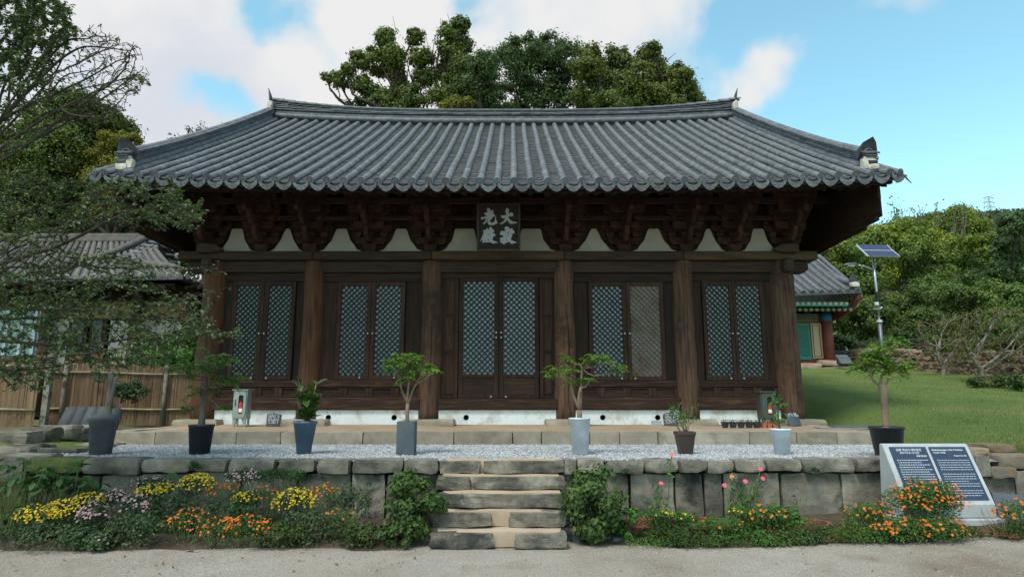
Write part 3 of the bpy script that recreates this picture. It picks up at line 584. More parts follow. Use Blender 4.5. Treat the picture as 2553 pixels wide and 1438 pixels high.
# paper charm stuck on the block, purlins
for (y, z, r) in ((13.74, ZT+1.50, .13), (YW, ZT+1.30, .13)):
    mb = MB(); mb.tube([(XC-7.7, y, z), (XC-2, y, z+.0), (XC+3, y, z), (XC+7.7, y, z)], r, n=12); mb.build('purlin', 'wood_beam_h', hall, smooth=True)
for z in (ZT+.98, ZT+1.24):
    mb = MB(); mb.bb(CX_[0]-.5, CX_[-1]+.5, 13.70, 13.79, z, z+.14); mb.build('tie_board', 'wood_red_h', hall, bevel=.01)
mb = MB(); mb.bb(CX_[0]-.4, CX_[-1]+.4, 14.05, 14.12, ZT+.70, ZT+.80); mb.build('tie_board', 'wood_red_h', hall, bevel=.01)
# rafters (round) and flying rafters (square)
def zdeck(x, Y): t = (Y-12.25)/7.7; return S(x, t)[2]
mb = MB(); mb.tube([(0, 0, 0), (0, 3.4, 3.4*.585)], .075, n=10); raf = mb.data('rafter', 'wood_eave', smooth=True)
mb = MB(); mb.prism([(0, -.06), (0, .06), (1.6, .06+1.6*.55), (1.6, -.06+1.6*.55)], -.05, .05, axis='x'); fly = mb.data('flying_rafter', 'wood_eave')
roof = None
def deck(name, sgn):
    n = 40; xs = np.linspace(XC-7.95, XC+7.95, n); ts = np.linspace(-.0, 1, 12); V = []; 
    for off in (-.06, -.14):
        for t in ts:
            for x in xs:
                p = S(x, t); 
                if sgn < 0: p = np.array([p[0], 2*19.95-p[1], p[2]])
                V.append(p+[0, 0, off])
    Fq = []; N_ = n*12
    for i in range(11):
        for j in range(n-1):
            a = i*n+j; Fq += [(a, a+1, a+n+1, a+n), (N_+a, N_+a+n, N_+a+n+1, N_+a+1)]
    for j in range(n-1): Fq.append((j, N_+j, N_+j+1, j+1))
    for i in range(11): Fq += [(i*n, (i+1)*n, N_+(i+1)*n, N_+i*n), (i*n+n-1, N_+i*n+n-1, N_+(i+1)*n+n-1, (i+1)*n+n-1)]
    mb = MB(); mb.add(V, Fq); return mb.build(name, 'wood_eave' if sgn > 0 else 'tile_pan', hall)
roof = deck('roof', 1); deck('rear_roof', -1)
ho = org(hall)
for i in range(-23, 24):
    x = XC + i*.339 + .0
    if abs(i) < 23: link('rafter', raf, roof, loc=np.array([x, 12.75, zdeck(x, 12.75)-.33])-ho)
    link('flying_rafter', fly, roof, loc=np.array([x+.0, 12.36, zdeck(x, 12.36)-.205])-ho)
mb = MB()
xs = np.linspace(XC-7.9, XC+7.9, 24)
for a, b_ in zip(xs[:-1], xs[1:]):
    pa, pb2 = S(a, .012), S(b_, .012)
    for dz0, dz1, y in ((-.215, -.145, -.0),):
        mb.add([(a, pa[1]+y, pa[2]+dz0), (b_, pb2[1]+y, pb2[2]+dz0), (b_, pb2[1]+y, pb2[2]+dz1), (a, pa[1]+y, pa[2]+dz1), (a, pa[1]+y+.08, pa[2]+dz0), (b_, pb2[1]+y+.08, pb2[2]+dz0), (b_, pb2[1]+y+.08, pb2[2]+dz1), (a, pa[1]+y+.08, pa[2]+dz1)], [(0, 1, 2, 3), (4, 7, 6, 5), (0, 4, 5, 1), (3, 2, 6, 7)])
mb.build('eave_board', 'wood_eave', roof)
# gable boards (vertical planks hung under the verge)
for s in (-1, 1):
    xg = XC+s*7.80
    mb = MB(); n = 26; Vt, Vb = [], []
    for k in range(n+1):
        y = 12.62 + (19.95-12.62)*k/n; zt = zdeck(xg, y)-.15
        for q in (0, 1): Vt.append((xg+q*s*.06, y, zt)); Vb.append((xg+q*s*.06, y, zt-.42))
    for k in range(n+1):
        y = 19.95 + (27.3-19.95)*k/n; zt = zdeck(xg, 2*19.95-y)-.15
    brd = MB(); VV = Vt+Vb; m_ = len(Vt); Fq = []
    for k in range(n):
        a = 2*k; Fq += [(a, a+2, m_+a+2, m_+a), (a+1, m_+a+1, m_+a+3, a+3), (m_+a, m_+a+2, m_+a+3, m_+a+1)]
    Fq += [(0, 1, m_+1, m_)]; brd.add(VV, Fq); brd.build('barge_board', 'wood_red_h', roof)
    for k in range(24):
        y0 = 12.68+k*.605; y1 = y0+.595; ym = (y0+y1)/2; yy = ym if ym < 19.95 else 2*19.95-ym; zt = zdeck(xg, min(max(yy, 12.4), 19.9))-.2
        zb_ = 5.24-.10*math.sin(min(1, k/24)*math.pi) + (0.10 if k == 0 else 0)
        if zt-zb_ < .1: zt = zb_+.1
        mb = MB(); mb.bb(xg+s*.062, xg+s*.09+.004*(k % 2), y0, y1, zb_, zt); mb.build('gable_plank', 'wood_board', hall)
    mb = MB(); mb.bb(xg-s*.02, xg+s*.058, 12.75, 27, 5.27, 5.36); mb.build('gable_rail', 'wood_red_h', hall)
# ---------------- tiles
def cover_mesh(r=.077, L_=.36, n=8, cap=False):
    mb = MB(); V = []
    for y, rr in ((0, r*1.02), (L_, r*.97)):
        for j in range(n+1):
            a = math.pi*j/n; V.append((rr*math.cos(a), y, rr*math.sin(a)))
    for j in range(n+1):
        a = math.pi*j/n; V.append(((r-.022)*math.cos(a), 0, (r-.022)*math.sin(a)))
    for j in range(n+1):
        a = math.pi*j/n; V.append((r*.98*math.cos(a), .02, r*.98*math.sin(a)))
    Fq = [(j, j+1, n+2+j, n+1+j) for j in range(n)] + [(2*(n+1)+j, 2*(n+1)+j+1, j+1, j) for j in range(n)]
    mb.add(V, Fq); return mb
cov_mb = cover_mesh(); cov = cov_mb.data('cover_tile', 'tile', smooth=True)
def pan_mb(L_=.24, w_=.175):
    mb = MB(); n = 7; V = []
    for y, dz, k in ((0, .018, 1), (L_, .0, 1), (0, -.010, 1)):
        for j in range(n+1):
            u = -1+2*j/n; V.append((u*w_, y, dz - .058*(1-u*u)+.034))
    mb.add(V, [(j, j+1, n+2+j, n+1+j) for j in range(n)] + [(2*(n+1)+j, 2*(n+1)+j+1, j+1, j) for j in range(n)]); return mb
pan_b = pan_mb(); pan = pan_b.data('pan_tile', 'tile_pan', smooth=False)
def place(V, M): return V @ np.array(M.to_3x3()).T + np.array(M.translation)
def slope_mat(x, t0, t1, jit=0, up=0.0, yaw=0.0):
    p, q = Vector(S(x, t0)), Vector(S(x, t1)); d = (q-p); ang = math.atan2(d.z, d.y)
    return Matrix.Translation(p+Vector((jit, -up*math.sin(ang), up*math.cos(ang)))) @ Matrix.Rotation(yaw, 4, 'Z') @ Matrix.Rotation(ang, 4, 'X')
SL = 9.0; nc = 27; rt = random.Random(3)
covers_stuff = MB(); Vc = cov_mb.V[0]; Fc = cov_mb.ch[0][1]
for i in range(-23, 24):
    x = XC+i*.339; wob = rt.uniform(-1, 1)
    for k in range(nc):
        t0, t1 = k/nc, (k+1)/nc*.995; j = .010*math.sin(k*.55+i*1.3)*wob
        M_ = slope_mat(x, t0, t1, jit=j, up=.0+rt.uniform(0, .006), yaw=rt.uniform(-.012, .012))
        if k < 6:
            o = link('cover_tile', cov, roof); M_.translation -= Vector(ho); o.matrix_local = M_
        else: covers_stuff.add(place(Vc, M_), Fc)
covers_stuff.build('cover_tiles', 'tile', roof, smooth=True, kind='stuff')
pans_stuff = MB(); Vp = pan_b.V[0]; Fp = pan_b.ch[0][1]; npan = 62
for i in range(-23, 23):
    x = XC+(i+.5)*.339
    for k in range(npan):
        t0 = k/npan; t1 = (k+1)/npan
        M_ = slope_mat(x, t0, t1, jit=rt.uniform(-.004, .004), up=-.018+rt.uniform(-.003, .006), yaw=rt.uniform(-.02, .02))
        if k < 6: o = link('pan_tile', pan, roof); M_.translation -= Vector(ho); o.matrix_local = M_
        else: pans_stuff.add(place(Vp, M_), Fp)
pans_stuff.build('pan_tiles', 'tile_pan', roof, kind='stuff')
# round end discs with emblem, hanging drip tiles
mb = MB(); n = 20
def disc(mb, r, y0, y1):
    V = [(r*math.cos(2*math.pi*j/n), y, r*math.sin(2*math.pi*j/n)) for y in (y0, y1) for j in range(n)]
    mb.add(V, [tuple(range(n)), tuple(range(2*n-1, n-1, -1))] + [(j, j+n, (j+1) % n+n, (j+1) % n) for j in range(n)])
disc(mb, .086, 0, .035)
def ringm(mb, r0, r1, y0, y1):
    V = []
    for r, y in ((r0, y1), (r0, y0), (r1, y0), (r1, y1)):
        V += [(r*math.cos(2*math.pi*j/n), y, r*math.sin(2*math.pi*j/n)) for j in range(n)]
    mb.add(V, [(a*n+j, a*n+(j+1) % n, (a+1)*n+(j+1) % n, (a+1)*n+j) for a in range(3) for j in range(n)])
ringm(mb, .086, .073, -.010, .0); ringm(mb, .060, .054, -.006, .0)
for k in range(6):
    a = 2*math.pi*k/6; mb.tube([(.018*math.cos(a), -.008, .018*math.sin(a)), (.036*math.cos(a), -.010, .036*math.sin(a)), (.048*math.cos(a+.2), -.004, .048*math.sin(a+.2))], [.008, .012, .004], n=4)
disc(mb, .014, -.012, 0)
roundel = mb.data('eave_disc', 'tile', smooth=False)
mb = MB(); top = [(-.150 + .30*k/8, .015-.072*(1-((k-4)/4)**2)) for k in range(9)]
bot = [(.150, -.045), (.135, -.085), (.105, -.105), (.085, -.135), (.05, -.150), (0, -.172), (-.05, -.150), (-.085, -.135), (-.105, -.105), (-.135, -.085), (-.150, -.045)]
mb.prism(top+bot, 0, .022)
for s in (-1, 1): mb.tube([(s*.075, -.010, -.085), (s*.075, .0, -.085)], [.010, .016], n=8); mb.box((s*.012, -.003, -.10), (.008, .008, .10))
drip = mb.data('drip_tile', 'tile')
for i in range(-23, 24):
    x = XC+i*.339; p = S(x, 0); o = link('eave_disc', roundel, roof, loc=p+np.array([0, -.03, .012])-ho, rot=(R(14), rt.uniform(-.4, .4), rt.uniform(-.03, .03)))
    if i < 23: x += .1695; p = S(x, 0); link('drip_tile', drip, roof, loc=p+np.array([0, -.045, -.03])-ho, rot=(R(10), 0, rt.uniform(-.03, .03)))
# outermost verge corner tiles
for s in (-1, 1):
    x = XC+s*7.99
    for k in range(nc):
        t0, t1 = k/nc, (k+1)/nc
        M_ = slope_mat(x, t0, t1); M_.translation -= Vector(ho); M_ = M_ @ Matrix.Rotation(s*R(-28), 4, 'Y')
        o = link('verge_tile', cov, roof); o.matrix_local = M_
    p = S(x, 0); link('eave_disc', roundel, roof, loc=p+np.array([0, -.03, 0])-ho, rot=(R(14), 0, s*R(25)))
    link('drip_tile', drip, roof, loc=S(XC+s*7.96, 0)+np.array([0, -.03, -.03])-ho, rot=(R(10), s*R(6), s*R(18)))
    mb = MB(); p = S(XC+s*8.1, 0.004); mb.tube([p+[0, 0, -.05], p+[s*.03, -.03, -.14], p+[s*.09, -.06, -.24]], [.022, .016, .008], n=6); mb.build('iron_hook', 'tile_dark', roof)
    for k in range(46):
        t = k/46; p = S(XC+s*8.04, t); q = S(XC+s*8.04, t+1/46)
        mb_ = None
        if k == 0:
            vm = MB(); vm.box((s*.05, .09, -.05), (.12, .19, .03)); verge = vm.data('verge_drip', 'tile')
        ang = math.atan2(q[2]-p[2], q[1]-p[1]); link('verge_drip', verge, roof, loc=p-ho, rot=(ang, 0, 0))
# ---------------- ridges built of stacked tile courses
def ridge(name, path, up, w0, layers, cap_r, seg, nameplate, seed, base_r=.085, half=False):
    """path: function t->point (base of the ridge), up: height offset function"""
    rr = random.Random(seed); n = len(path); part = MB()
    pts = np.array(path); part.tube(pts+np.array([0, 0, base_r*.2]), base_r+.01, n=10)
    core = part.build(name, 'tile', roof, smooth=True)
    d = np.diff(pts, axis=0); L_ = np.linalg.norm(d, axis=1); cum = np.concatenate([[0], np.cumsum(L_)]); tot = cum[-1]
    def at(s): s = min(max(s, 0), tot); return np.array([np.interp(s, cum, pts[:, k]) for k in range(3)])
    z = base_r*1.15; lt = .034
    for ly in range(layers):
        s = -rr.uniform(0, seg*.6); wl = w0*(1+.12*math.sin(ly*2.1)) + .02*(ly == layers-1)
        while s < tot:
            s1 = s+seg*rr.uniform(.85, 1.1); a, b_ = at(s), at(min(s1, tot)-.006)
            if np.linalg.norm(b_-a) > .05:
                dirv = Vector(b_-a); ln = dirv.length; M_ = Matrix.Translation(Vector((a+b_)/2)) @ dirv.to_track_quat('Y', 'Z').to_matrix().to_4x4()
                mb = MB(); mb.box((rr.uniform(-.008, .008), 0, z+lt/2+rr.uniform(-.003, .003)+up((s+s1)/2/tot)*ly/layers), (wl*2, ln, lt-.005))
                V = mb.V[0].copy(); mb.V[0] = place(V, M_); mb.build('ridge_tile', 'tile', core)
            s = s1
        z += lt
    s = 0; zc = z
    mbc = cover_mesh(cap_r, seg+.02, 8)
    mec = mbc.data('ridge_cap_tile', 'tile', smooth=True)
    while s < tot-.02:
        s1 = min(s+seg, tot); a, b_ = at(s), at(s1); dirv = Vector(b_-a)
        M_ = Matrix.Translation(Vector(a)+Vector((0, 0, zc+up((s+s1)/2/tot)-.01))-Vector(ho)) @ dirv.to_track_quat('Y', 'Z').to_matrix().to_4x4()
        o = link('ridge_cap_tile', mec, core); o.matrix_local = M_; s = s1
    return core, zc
hx = 7.62
rp = []
for k in range(41):
    x = XC-hx+2*hx*k/40; p = S(x, 1.0); rp.append((x, 19.86, p[2]+.02))
# lower round course + main body
mb = MB(); mb.tube(np.array(rp)+np.array([0, -.10, .01]), .085, n=10, cap=True); mb.build('ridge_roll', 'tile', roof, smooth=True)
mb = MB(); n_ = len(rp); mb.add([(a, y, c+dz) for y, dz in ((19.80, -.5), (19.80, .12), (20.15, .12), (20.15, -.5)) for a, _, c in rp], [(q*n_+j, q*n_+j+1, (q+1)*n_+j+1, (q+1)*n_+j) for q in range(3) for j in range(n_-1)]); mb.build('ridge_bedding', 'tile_dark', roof)
mr, zc = ridge('main_ridge', [(a, b_, c+.13) for a, b_, c in rp], lambda t: .20*abs(2*t-1)**4, .13, 5, .09, .36, '', 1, base_r=.08)
for s in (-1, 1):
    e = S(XC+s*hx, 1.0); x = XC+s*hx
    mb = MB(); mb.prism([(-.16, 0), (.16, 0), (.17, .22), (.10, .42), (.02, .60), (0, .66), (-.03, .58), (-.11, .40), (-.17, .22)], 0, .03)
    V = mb.V[0].copy(); mb.V[0] = np.stack([x+s*(.02+V[:, 1]+.12*(V[:, 2]/.6)**2), 19.86+V[:, 0], e[2]+.36+V[:, 2]], 1); mb.build('ridge_end_tile', 'tile_dark', mr)
    me = rough_stone((.14, .34, .36), 7+s, amp=.04, rnd=.6, cuts=3); me.materials.append(MATS['mortar']); link('mortar', me, mr, loc=np.array([x-s*.02, 19.72, e[2]+.27])-ho, rot=(0, 0, 0))
    xd = XC+s*7.63; dp = [S(xd, t)+np.array([0, 0, .06]) for t in np.linspace(.045, .995, 34)]
    # descending ridge: path from the bottom end up
    cr, z2 = ridge('descending_ridge', dp, lambda t: .10*max(0, .25-t)*4*max(0, .25-t)*4*.5, .12, 5, .10, .34, '', 20+s, base_r=.11)
    b_ = dp[0]
    mb = MB(); sh = [(-.21, 0), (.21, 0), (.225, .11), (.20, .22), (.13, .34), (.03*s, .43), (-.13, .34), (-.20, .22), (-.225, .11)]; n_ = len(sh); V = []
    for off in (0, .035):
        for a, z in sh: V.append((b_[0]+a, b_[1]-.03-off - .10*(z/.41)**1.5 + (.10*(a/.18)**2 if 1 else 0), b_[2]+.21+z*.95))
    mb.add(V, [tuple(range(n_)), tuple(range(2*n_-1, n_-1, -1))] + [(j, j+n_, (j+1) % n_+n_, (j+1) % n_) for j in range(n_)]); mb.build('ridge_end_tile', 'tile_dark', cr)
    for (dx, dz, sz, sd_) in ((-s*.14, .07, (.12, .10, .20), 3), (0, .19, (.30, .10, .09), 4), (s*.02, -.0, (.24, .12, .12), 5)):
        me = rough_stone(sz, sd_+s, amp=.03, rnd=.5, cuts=2); me.materials.append(MATS['mortar']); link('mortar', me, cr, loc=b_+np.array([dx, -.05, dz])-ho)
    mb = MB(); mb.tube([b_+[-.13, -.02, .115], b_+[.13, -.02, .115]], .06, n=10); mb.build('ridge_roll', 'tile_dark', cr, smooth=True)
# ================================================================== NAME BOARD
bw, bh = .93, 1.03
nb = thing('name_board', 'dark wooden name board with four pale characters hanging above the central doors', 'name board', (xw(1243, 630, 13.32), 13.32, P(1243, 627, 13.32)[2]), rot=(R(9), 0, 0))
mb = MB(); mb.bb(-bw/2+.05, bw/2-.05, 0, .03, .06, bh-.03); mb.build('board', 'board_wood', nb, world=False)
for s in (-1, 1):
    mb = MB(); mb.bb(s*bw/2, s*(bw/2-.055), -.04, .04, .02, bh); mb.build('frame_side', 'frame_wood', nb, world=False, bevel=.012)
mb = MB(); mb.bb(-bw/2+.06, bw/2-.06, -.05, .04, -.0, .055); mb.build('frame_bottom', 'frame_wood', nb, world=False, bevel=.01)
mb = MB(); mb.bb(-bw/2+.057, bw/2-.057, -.035, .04, bh-.035, bh-.002); mb.build('frame_top', 'frame_wood', nb, world=False, bevel=.008)
G1 = [[(358,225),(395,222),(440,245),(445,300),(485,268),(525,290),(535,335),(480,385),(535,360),(565,400),(560,440),(500,465),(490,505),(440,545),(440,590),(480,608),(540,600),(565,560),(575,500),(588,415),(600,440),(600,520),(620,580),(642,605),(635,625),(590,640),(540,665),(470,680),(410,665),(370,620),(365,580),(385,500),(370,490),(365,550),(330,610),(280,645),(245,650),(245,630),(290,590),(320,540),(330,500),(290,500),(230,530),(205,520),(190,490),(195,465),(260,460),(320,445),(345,425),(300,395),(288,370),(295,345),(350,340),(375,325),(355,290)]]
G2 = [[(870,228),(915,228),(945,255),(945,330),(935,375),(965,385),(975,345),(1015,335),(1060,375),(1060,420),(1045,440),(990,435),(935,440),(940,480),(980,540),(1050,575),(1120,590),(1165,602),(1160,615),(1110,630),(1060,628),(1005,643),(960,625),(920,570),(905,520),(880,560),(820,610),(750,645),(700,640),(698,630),(750,610),(810,560),(845,490),(820,490),(775,500),(745,460),(722,440),(735,420),(800,415),(865,405),(880,360),(850,335),(845,300),(860,280)]]
G3 = [[(245,810),(320,805),(340,765),(370,757),(405,800),(415,745),(440,722),(475,728),(500,775),(550,810),(550,850),(500,885),(520,900),(550,890),(582,925),(575,965),(535,978),(510,970),(520,1010),(500,1060),(540,1085),(600,1108),(655,1125),(650,1138),(590,1145),(520,1165),(480,1150),(450,1115),(400,1130),(300,1130),(235,1145),(228,1130),(240,1080),(220,1060),(175,1108),(162,1100),(200,1040),(230,970),(262,880),(268,845),(245,830)], [(365,1058),(395,1052),(412,1062),(400,1090),(380,1085)], [(300,1070),(318,1075),(325,1110),(310,1112)], [(380,905),(392,905),(412,955),(400,952)], [(440,1000),(460,1008),(452,1030),(440,1022)], [(300,848),(322,850),(315,870),(300,866)], [(240,1010),(262,1002),(255,1022)], [(420,880),(432,876),(436,892),(424,895)]]
G4 = [[(845,722),(875,708),(935,718),(945,760),(985,765),(1035,757),(1060,800),(1098,850),(1085,895),(1060,905),(1000,880),(1035,920),(1035,960),(1005,1020),(995,1060),(1050,1085),(1110,1110),(1160,1128),(1150,1140),(1090,1155),(1015,1167),(980,1145),(940,1105),(910,1130),(850,1145),(835,1175),(805,1185),(775,1160),(720,1125),(703,1095),(715,1070),(740,1055),(700,1040),(698,1020),(740,1000),(790,1000),(790,940),(750,950),(705,910),(710,870),(750,825),(820,835),(830,815),(870,800),(830,775),(825,755)], [(885,882),(960,838),(968,848),(898,888)], [(910,915),(948,882),(945,905),(918,922)], [(848,1038),(870,1040),(905,1075),(892,1095),(866,1058)], [(860,950),(885,945),(905,970),(895,975),(878,958)], [(768,1065),(778,1062),(786,1105),(776,1105)], [(928,985),(948,988),(936,1008)], [(838,875),(850,872),(852,890)]]
def glyph(rings, name):
    cu = bpy.data.curves.new('g', 'CURVE'); cu.dimensions = '2D'; cu.fill_mode = 'BOTH'; cu.extrude = .009
    for rg in rings:
        sp = cu.splines.new('POLY'); sp.points.add(len(rg)-1); sp.use_cyclic_u = True
        for k, (x, y) in enumerate(rg):
            X = (x-667)/1175*bw; Z = (1370-y)/1260*bh*.985; sp.points[k].co = (X, Z, 0, 1)
    to = bpy.data.objects.new('g', cu); COL.objects.link(to); dg = bpy.context.evaluated_depsgraph_get()
    me = bpy.data.meshes.new_from_object(to.evaluated_get(dg)); bpy.data.objects.remove(to)
    me.name = name; me.materials.clear(); me.materials.append(MATS['letter_grey']); return link(name, me, nb, loc=(0, -.008, 0), rot=(R(90), 0, 0))
for g in (G1, G2, G3, G4): glyph(g, 'character')
# ================================================================== GROUND
def sst(a, b, x): t = np.clip((x-a)/(b-a), 0, 1); return t*t*(3-2*t)
def hcourt(x, y): return .12*sst(2.0, 6.5, x)*sst(5, 8, y) - .10*sst(-2, -7, x)*0
def hback(x, y):
    r = sst(6.4, 8.2, x); l = sst(-6.6, -8.2, x)
    z = .80 + .22*l*sst(9, 11, y)
    zr = .92 + .11*(y-9) - .02*np.maximum(0, y-24)
    zr = np.where(y > 34, .92+.11*25-.2+(y-34)*.16, zr)
    return z*(1-r) + zr*r + sst(28, 60, y)*2.0*(1-r)
def sheet(name, x0, x1, y0, y1, nx, ny, hf, m, label=None, amp=0.0, fr=.5, seed=0, xw_=None):
    xs = np.linspace(x0, x1, nx); ys = np.linspace(y0, y1, ny)
    if xw_: xs, ys = xw_
    nx, ny = len(xs), len(ys)
    X, Y = np.meshgrid(xs, ys); Z = hf(X, Y) + 0*X
    if amp: Z = Z + amp*np.array([[mnoise.noise(Vector((x*fr, y*fr, seed))) for x in xs] for y in ys])
    V = np.stack([X, Y, Z], 2).reshape(-1, 3); i = np.arange(nx-1)[None, :] + nx*np.arange(ny-1)[:, None]; i = i.ravel()
    mb = MB(); mb.add(V, np.stack([i, i+1, i+nx+1, i+nx], 1)); me = mb.data(name, m, smooth=True, recalc=False)
    o = link(name, me); return tag(o, label, kind='structure')
sheet('courtyard', -60, 60, -60, 9.0, 2, 2, lambda x, y: hcourt(x, y), 'courtyard', amp=.012, fr=.8,
      xw_=(np.concatenate([np.linspace(-80, -12, 8), np.linspace(-11, 11, 90), np.linspace(12, 80, 8)]), np.concatenate([np.linspace(-80, 3, 8), np.linspace(4, 8.9, 40)])))
xs_ = np.concatenate([np.linspace(-300, -22, 24), np.linspace(-20, 26, 120), np.linspace(28, 300, 24)]); ys_ = np.concatenate([np.linspace(8.85, 30, 90), np.linspace(31, 600, 50)])
sheet('lawn', 0, 0, 0, 0, 2, 2, hback, 'lawn', amp=.05, fr=.35, seed=3, xw_=(xs_, ys_))
sheet('mossy_soil', -24, -6.9, 9.3, 17.5, 60, 40, lambda x, y: .76+.26*sst(9.5, 12, y)*sst(-7.0, -7.9, x)+.06*sst(-7.6, -9, x), 'moss_soil', amp=.05, fr=.7, seed=9)
# gravel terrace and its stones
GZ = .846
o = sheet('gravel_terrace', -7.2, 6.55, 8.72, 12.05, 80, 30, lambda x, y: GZ-.02+0*x, 'gravel_white', amp=.012, fr=1.2, seed=5)
rs = np.random.RandomState(11)
def pebbles(N, x0, x1, y0, y1, hf, r0, r1, m, name, label, seed, mask=None, flat=.65):
    rs = np.random.RandomState(seed); x = rs.uniform(x0, x1, N); y = rs.uniform(y0, y1, N)
    if mask is not None: k = mask(x, y, rs); x, y = x[k], y[k]
    n = len(x); r = r0+(r1-r0)*rs.uniform(0, 1, n)**2; z = hf(x, y)+r*.25
    base = np.array([[1, 0, 0], [0, 1, 0], [-1, 0, 0], [0, -1, 0], [0, 0, flat], [0, 0, -flat]])
    a = rs.uniform(0, 6.28, n); B = base[None]*rs.uniform(.6, 1.25, (n, 6, 1))*r[:, None, None]
    V = np.stack([B[:, :, 0]*np.cos(a)[:, None]-B[:, :, 1]*np.sin(a)[:, None]+x[:, None], B[:, :, 0]*np.sin(a)[:, None]+B[:, :, 1]*np.cos(a)[:, None]+y[:, None], B[:, :, 2]+z[:, None]], 2).reshape(-1, 3)
    f = np.array([[0, 1, 4], [1, 2, 4], [2, 3, 4], [3, 0, 4]])
    Fq = (f[None]+6*np.arange(n)[:, None, None]).reshape(-1, 3); mb = MB(); mb.add(V, Fq); return link(name, mb.data(name, m, recalc=False), kind='stuff', **({'label': label} if label else {}))
leafmat('pebble_white', [(0, (.14, .143, .153)), (.5, (.30, .303, .318)), (1, (.50, .505, .53))], trans=0, rough=.85, nscale=1, nmix=.2)
leafmat('pebble_grit', [(0, (.11, .10, .09)), (.5, (.28, .26, .235)), (1, (.52, .50, .47))], trans=0, rough=.95, nscale=1, nmix=.2)
pebbles(52000, -7.0, 6.5, 8.76, 11.95, lambda x, y: GZ-.015+0*x, .010, .026, 'pebble_white', 'white_gravel', 'pale crushed gravel covering the terrace in front of the hall', 1,
        mask=lambda x, y, r: (x > -6.6+ (y-8.8)*(-.35)+.25*np.sin(y*5)) & (rs.uniform(0, 1, len(x)) < 1.0))
pebbles(42000, -7.5, 7.5, 5.6, 8.0, lambda x, y: hcourt(x, y), .003, .0085, 'pebble_grit', 'courtyard_grit', 'fine grit and pebbles scattered over the sandy courtyard', 2)
pebbles(240, -10.6, -7.9, 12.6, 13.4, lambda x, y: 1.03+0*x, .015, .05, 'pebble_white', 'rubble', 'loose pale rubble below the reed fence', 3)
# fallen leaves
rs = np.random.RandomState(4); n = 420; x = rs.uniform(-6.5, 6.5, n); y = 8.1-2.4*rs.uniform(0, 1, n)**1.6; keep = rs.uniform(0, 1, n) < np.where(x < -1, 1, .35); x, y = x[keep], y[keep]
V, Q = leaf_quads(np.stack([x, y, hcourt(x, y)+.012], 1), np.array([0, 0, 1.])+.35*rs.normal(size=(len(x), 3)), rs.uniform(.02, .055, len(x)), rs, .55)
mb = MB(); mb.add(V, Q); link('fallen_leaves', mb.data('fallen_leaves', 'dry_leaf', recalc=False), kind='stuff', label='dry brown leaves fallen on the sandy courtyard')
# ================================================================== PLATFORM (stone kerb + earth top)
pf = thing('stone_platform', 'low platform of pale dressed stones with an earthen top under the hall', 'platform', (XC, 12, .84))
PX0, PX1, PZ_ = -7.45, 6.95, 1.055
mb = MB(); xs = np.linspace(PX0+.1, PX1-.1, 40); ys = np.concatenate([np.linspace(12.1, 14.6, 10), [25.5]])
X, Y = np.meshgrid(xs, ys); Z = PZ_-.012+.065*np.clip((Y-12.1)/2.3, 0, 1)+.012*np.sin(X*2.1+Y)
i = (np.arange(len(xs)-1)[None]+len(xs)*np.arange(len(ys)-1)[:, None]).ravel(); mb.add(np.stack([X, Y, Z], 2).reshape(-1, 3), np.stack([i, i+1, i+len(xs)+1, i+len(xs)], 1)); mb.build('earth_top', 'soil_platform', pf, smooth=True)
x = PX0; k = 0; rr = random.Random(8)
kerbj = [280, 388, 480, 590, 700, 905, 1132, 1278, 1350, 1470, 1545, 1640, 1713, 1868, 1985, 2085, 2185]
kx = [PZ(v, 1092, .95)[0] for v in kerbj]; kx[0] = PX0; kx[-1] = PX1
for a, b_ in zip(kx[:-1], kx[1:]):
    stone_obj('kerb_stone', ((a+b_)/2, 12.10, .945), (b_-a-.012, .42, .23+rr.uniform(-.01, .012)), 100+k, 'stone_kerb', pf, amp=.010, rnd=.05, cuts=3, flat_top=True, freq=4); k += 1
for s, xx in ((0, PX0+.15), (1, PX1-.15)):
    y = 12.35
    while y < 25: 
        stone_obj('kerb_stone', (xx, y+.55, .95), (.4, 1.08, .24), 130+k, 'stone_kerb', pf, amp=.012, rnd=.05); y += 1.1; k += 1
# ================================================================== RETAINING WALL
rw = thing('retaining_wall', 'old retaining wall of big weathered stone blocks with thinner capstones along the gravel terrace', 'stone wall', (0, 8.8, 0))
def cap(px0, px1, y0, y1, m='stone_grey', amp=.03, rnd=.25, yy=8.82, dz=0, kk=[0]):
    kk[0] += 1; c = PZ((px0+px1)/2, (y0+y1)/2, GZ-.08); 
    za, zb_ = P(px0, y1, 8.62)[2], P(px0, y0, 8.62)[2]; xa, xb = P(px0, y0, 8.66)[0], P(px1, y0, 8.66)[0]
    stone_obj('capstone', ((xa+xb)/2, yy, (za+zb_)/2+dz), (xb-xa-.008, .42, zb_-za), 200+kk[0], m, rw, amp=amp, rnd=rnd, cuts=4, flat_top=True, freq=3.5)
for a in [(-60, 66, 1146, 1200), (67, 215, 1142, 1180, 'stone_moss', .035, .5), (212, 352, 1143, 1182), (356, 478, 1145, 1178), (482, 570, 1146, 1174), (574, 690, 1146, 1174), (694, 790, 1147, 1176), (794, 875, 1147, 1178), (878, 1005, 1146, 1178), (1008, 1092, 1147, 1179),
          (1404, 1438, 1148, 1180), (1440, 1506, 1146, 1178), (1508, 1604, 1149, 1180), (1606, 1690, 1147, 1176), (1694, 1760, 1148, 1177), (1762, 1826, 1150, 1178), (1828, 1905, 1147, 1176), (1908, 1996, 1147, 1176), (2000, 2125, 1144, 1177), (2130, 2200, 1144, 1176)]: cap(*a)
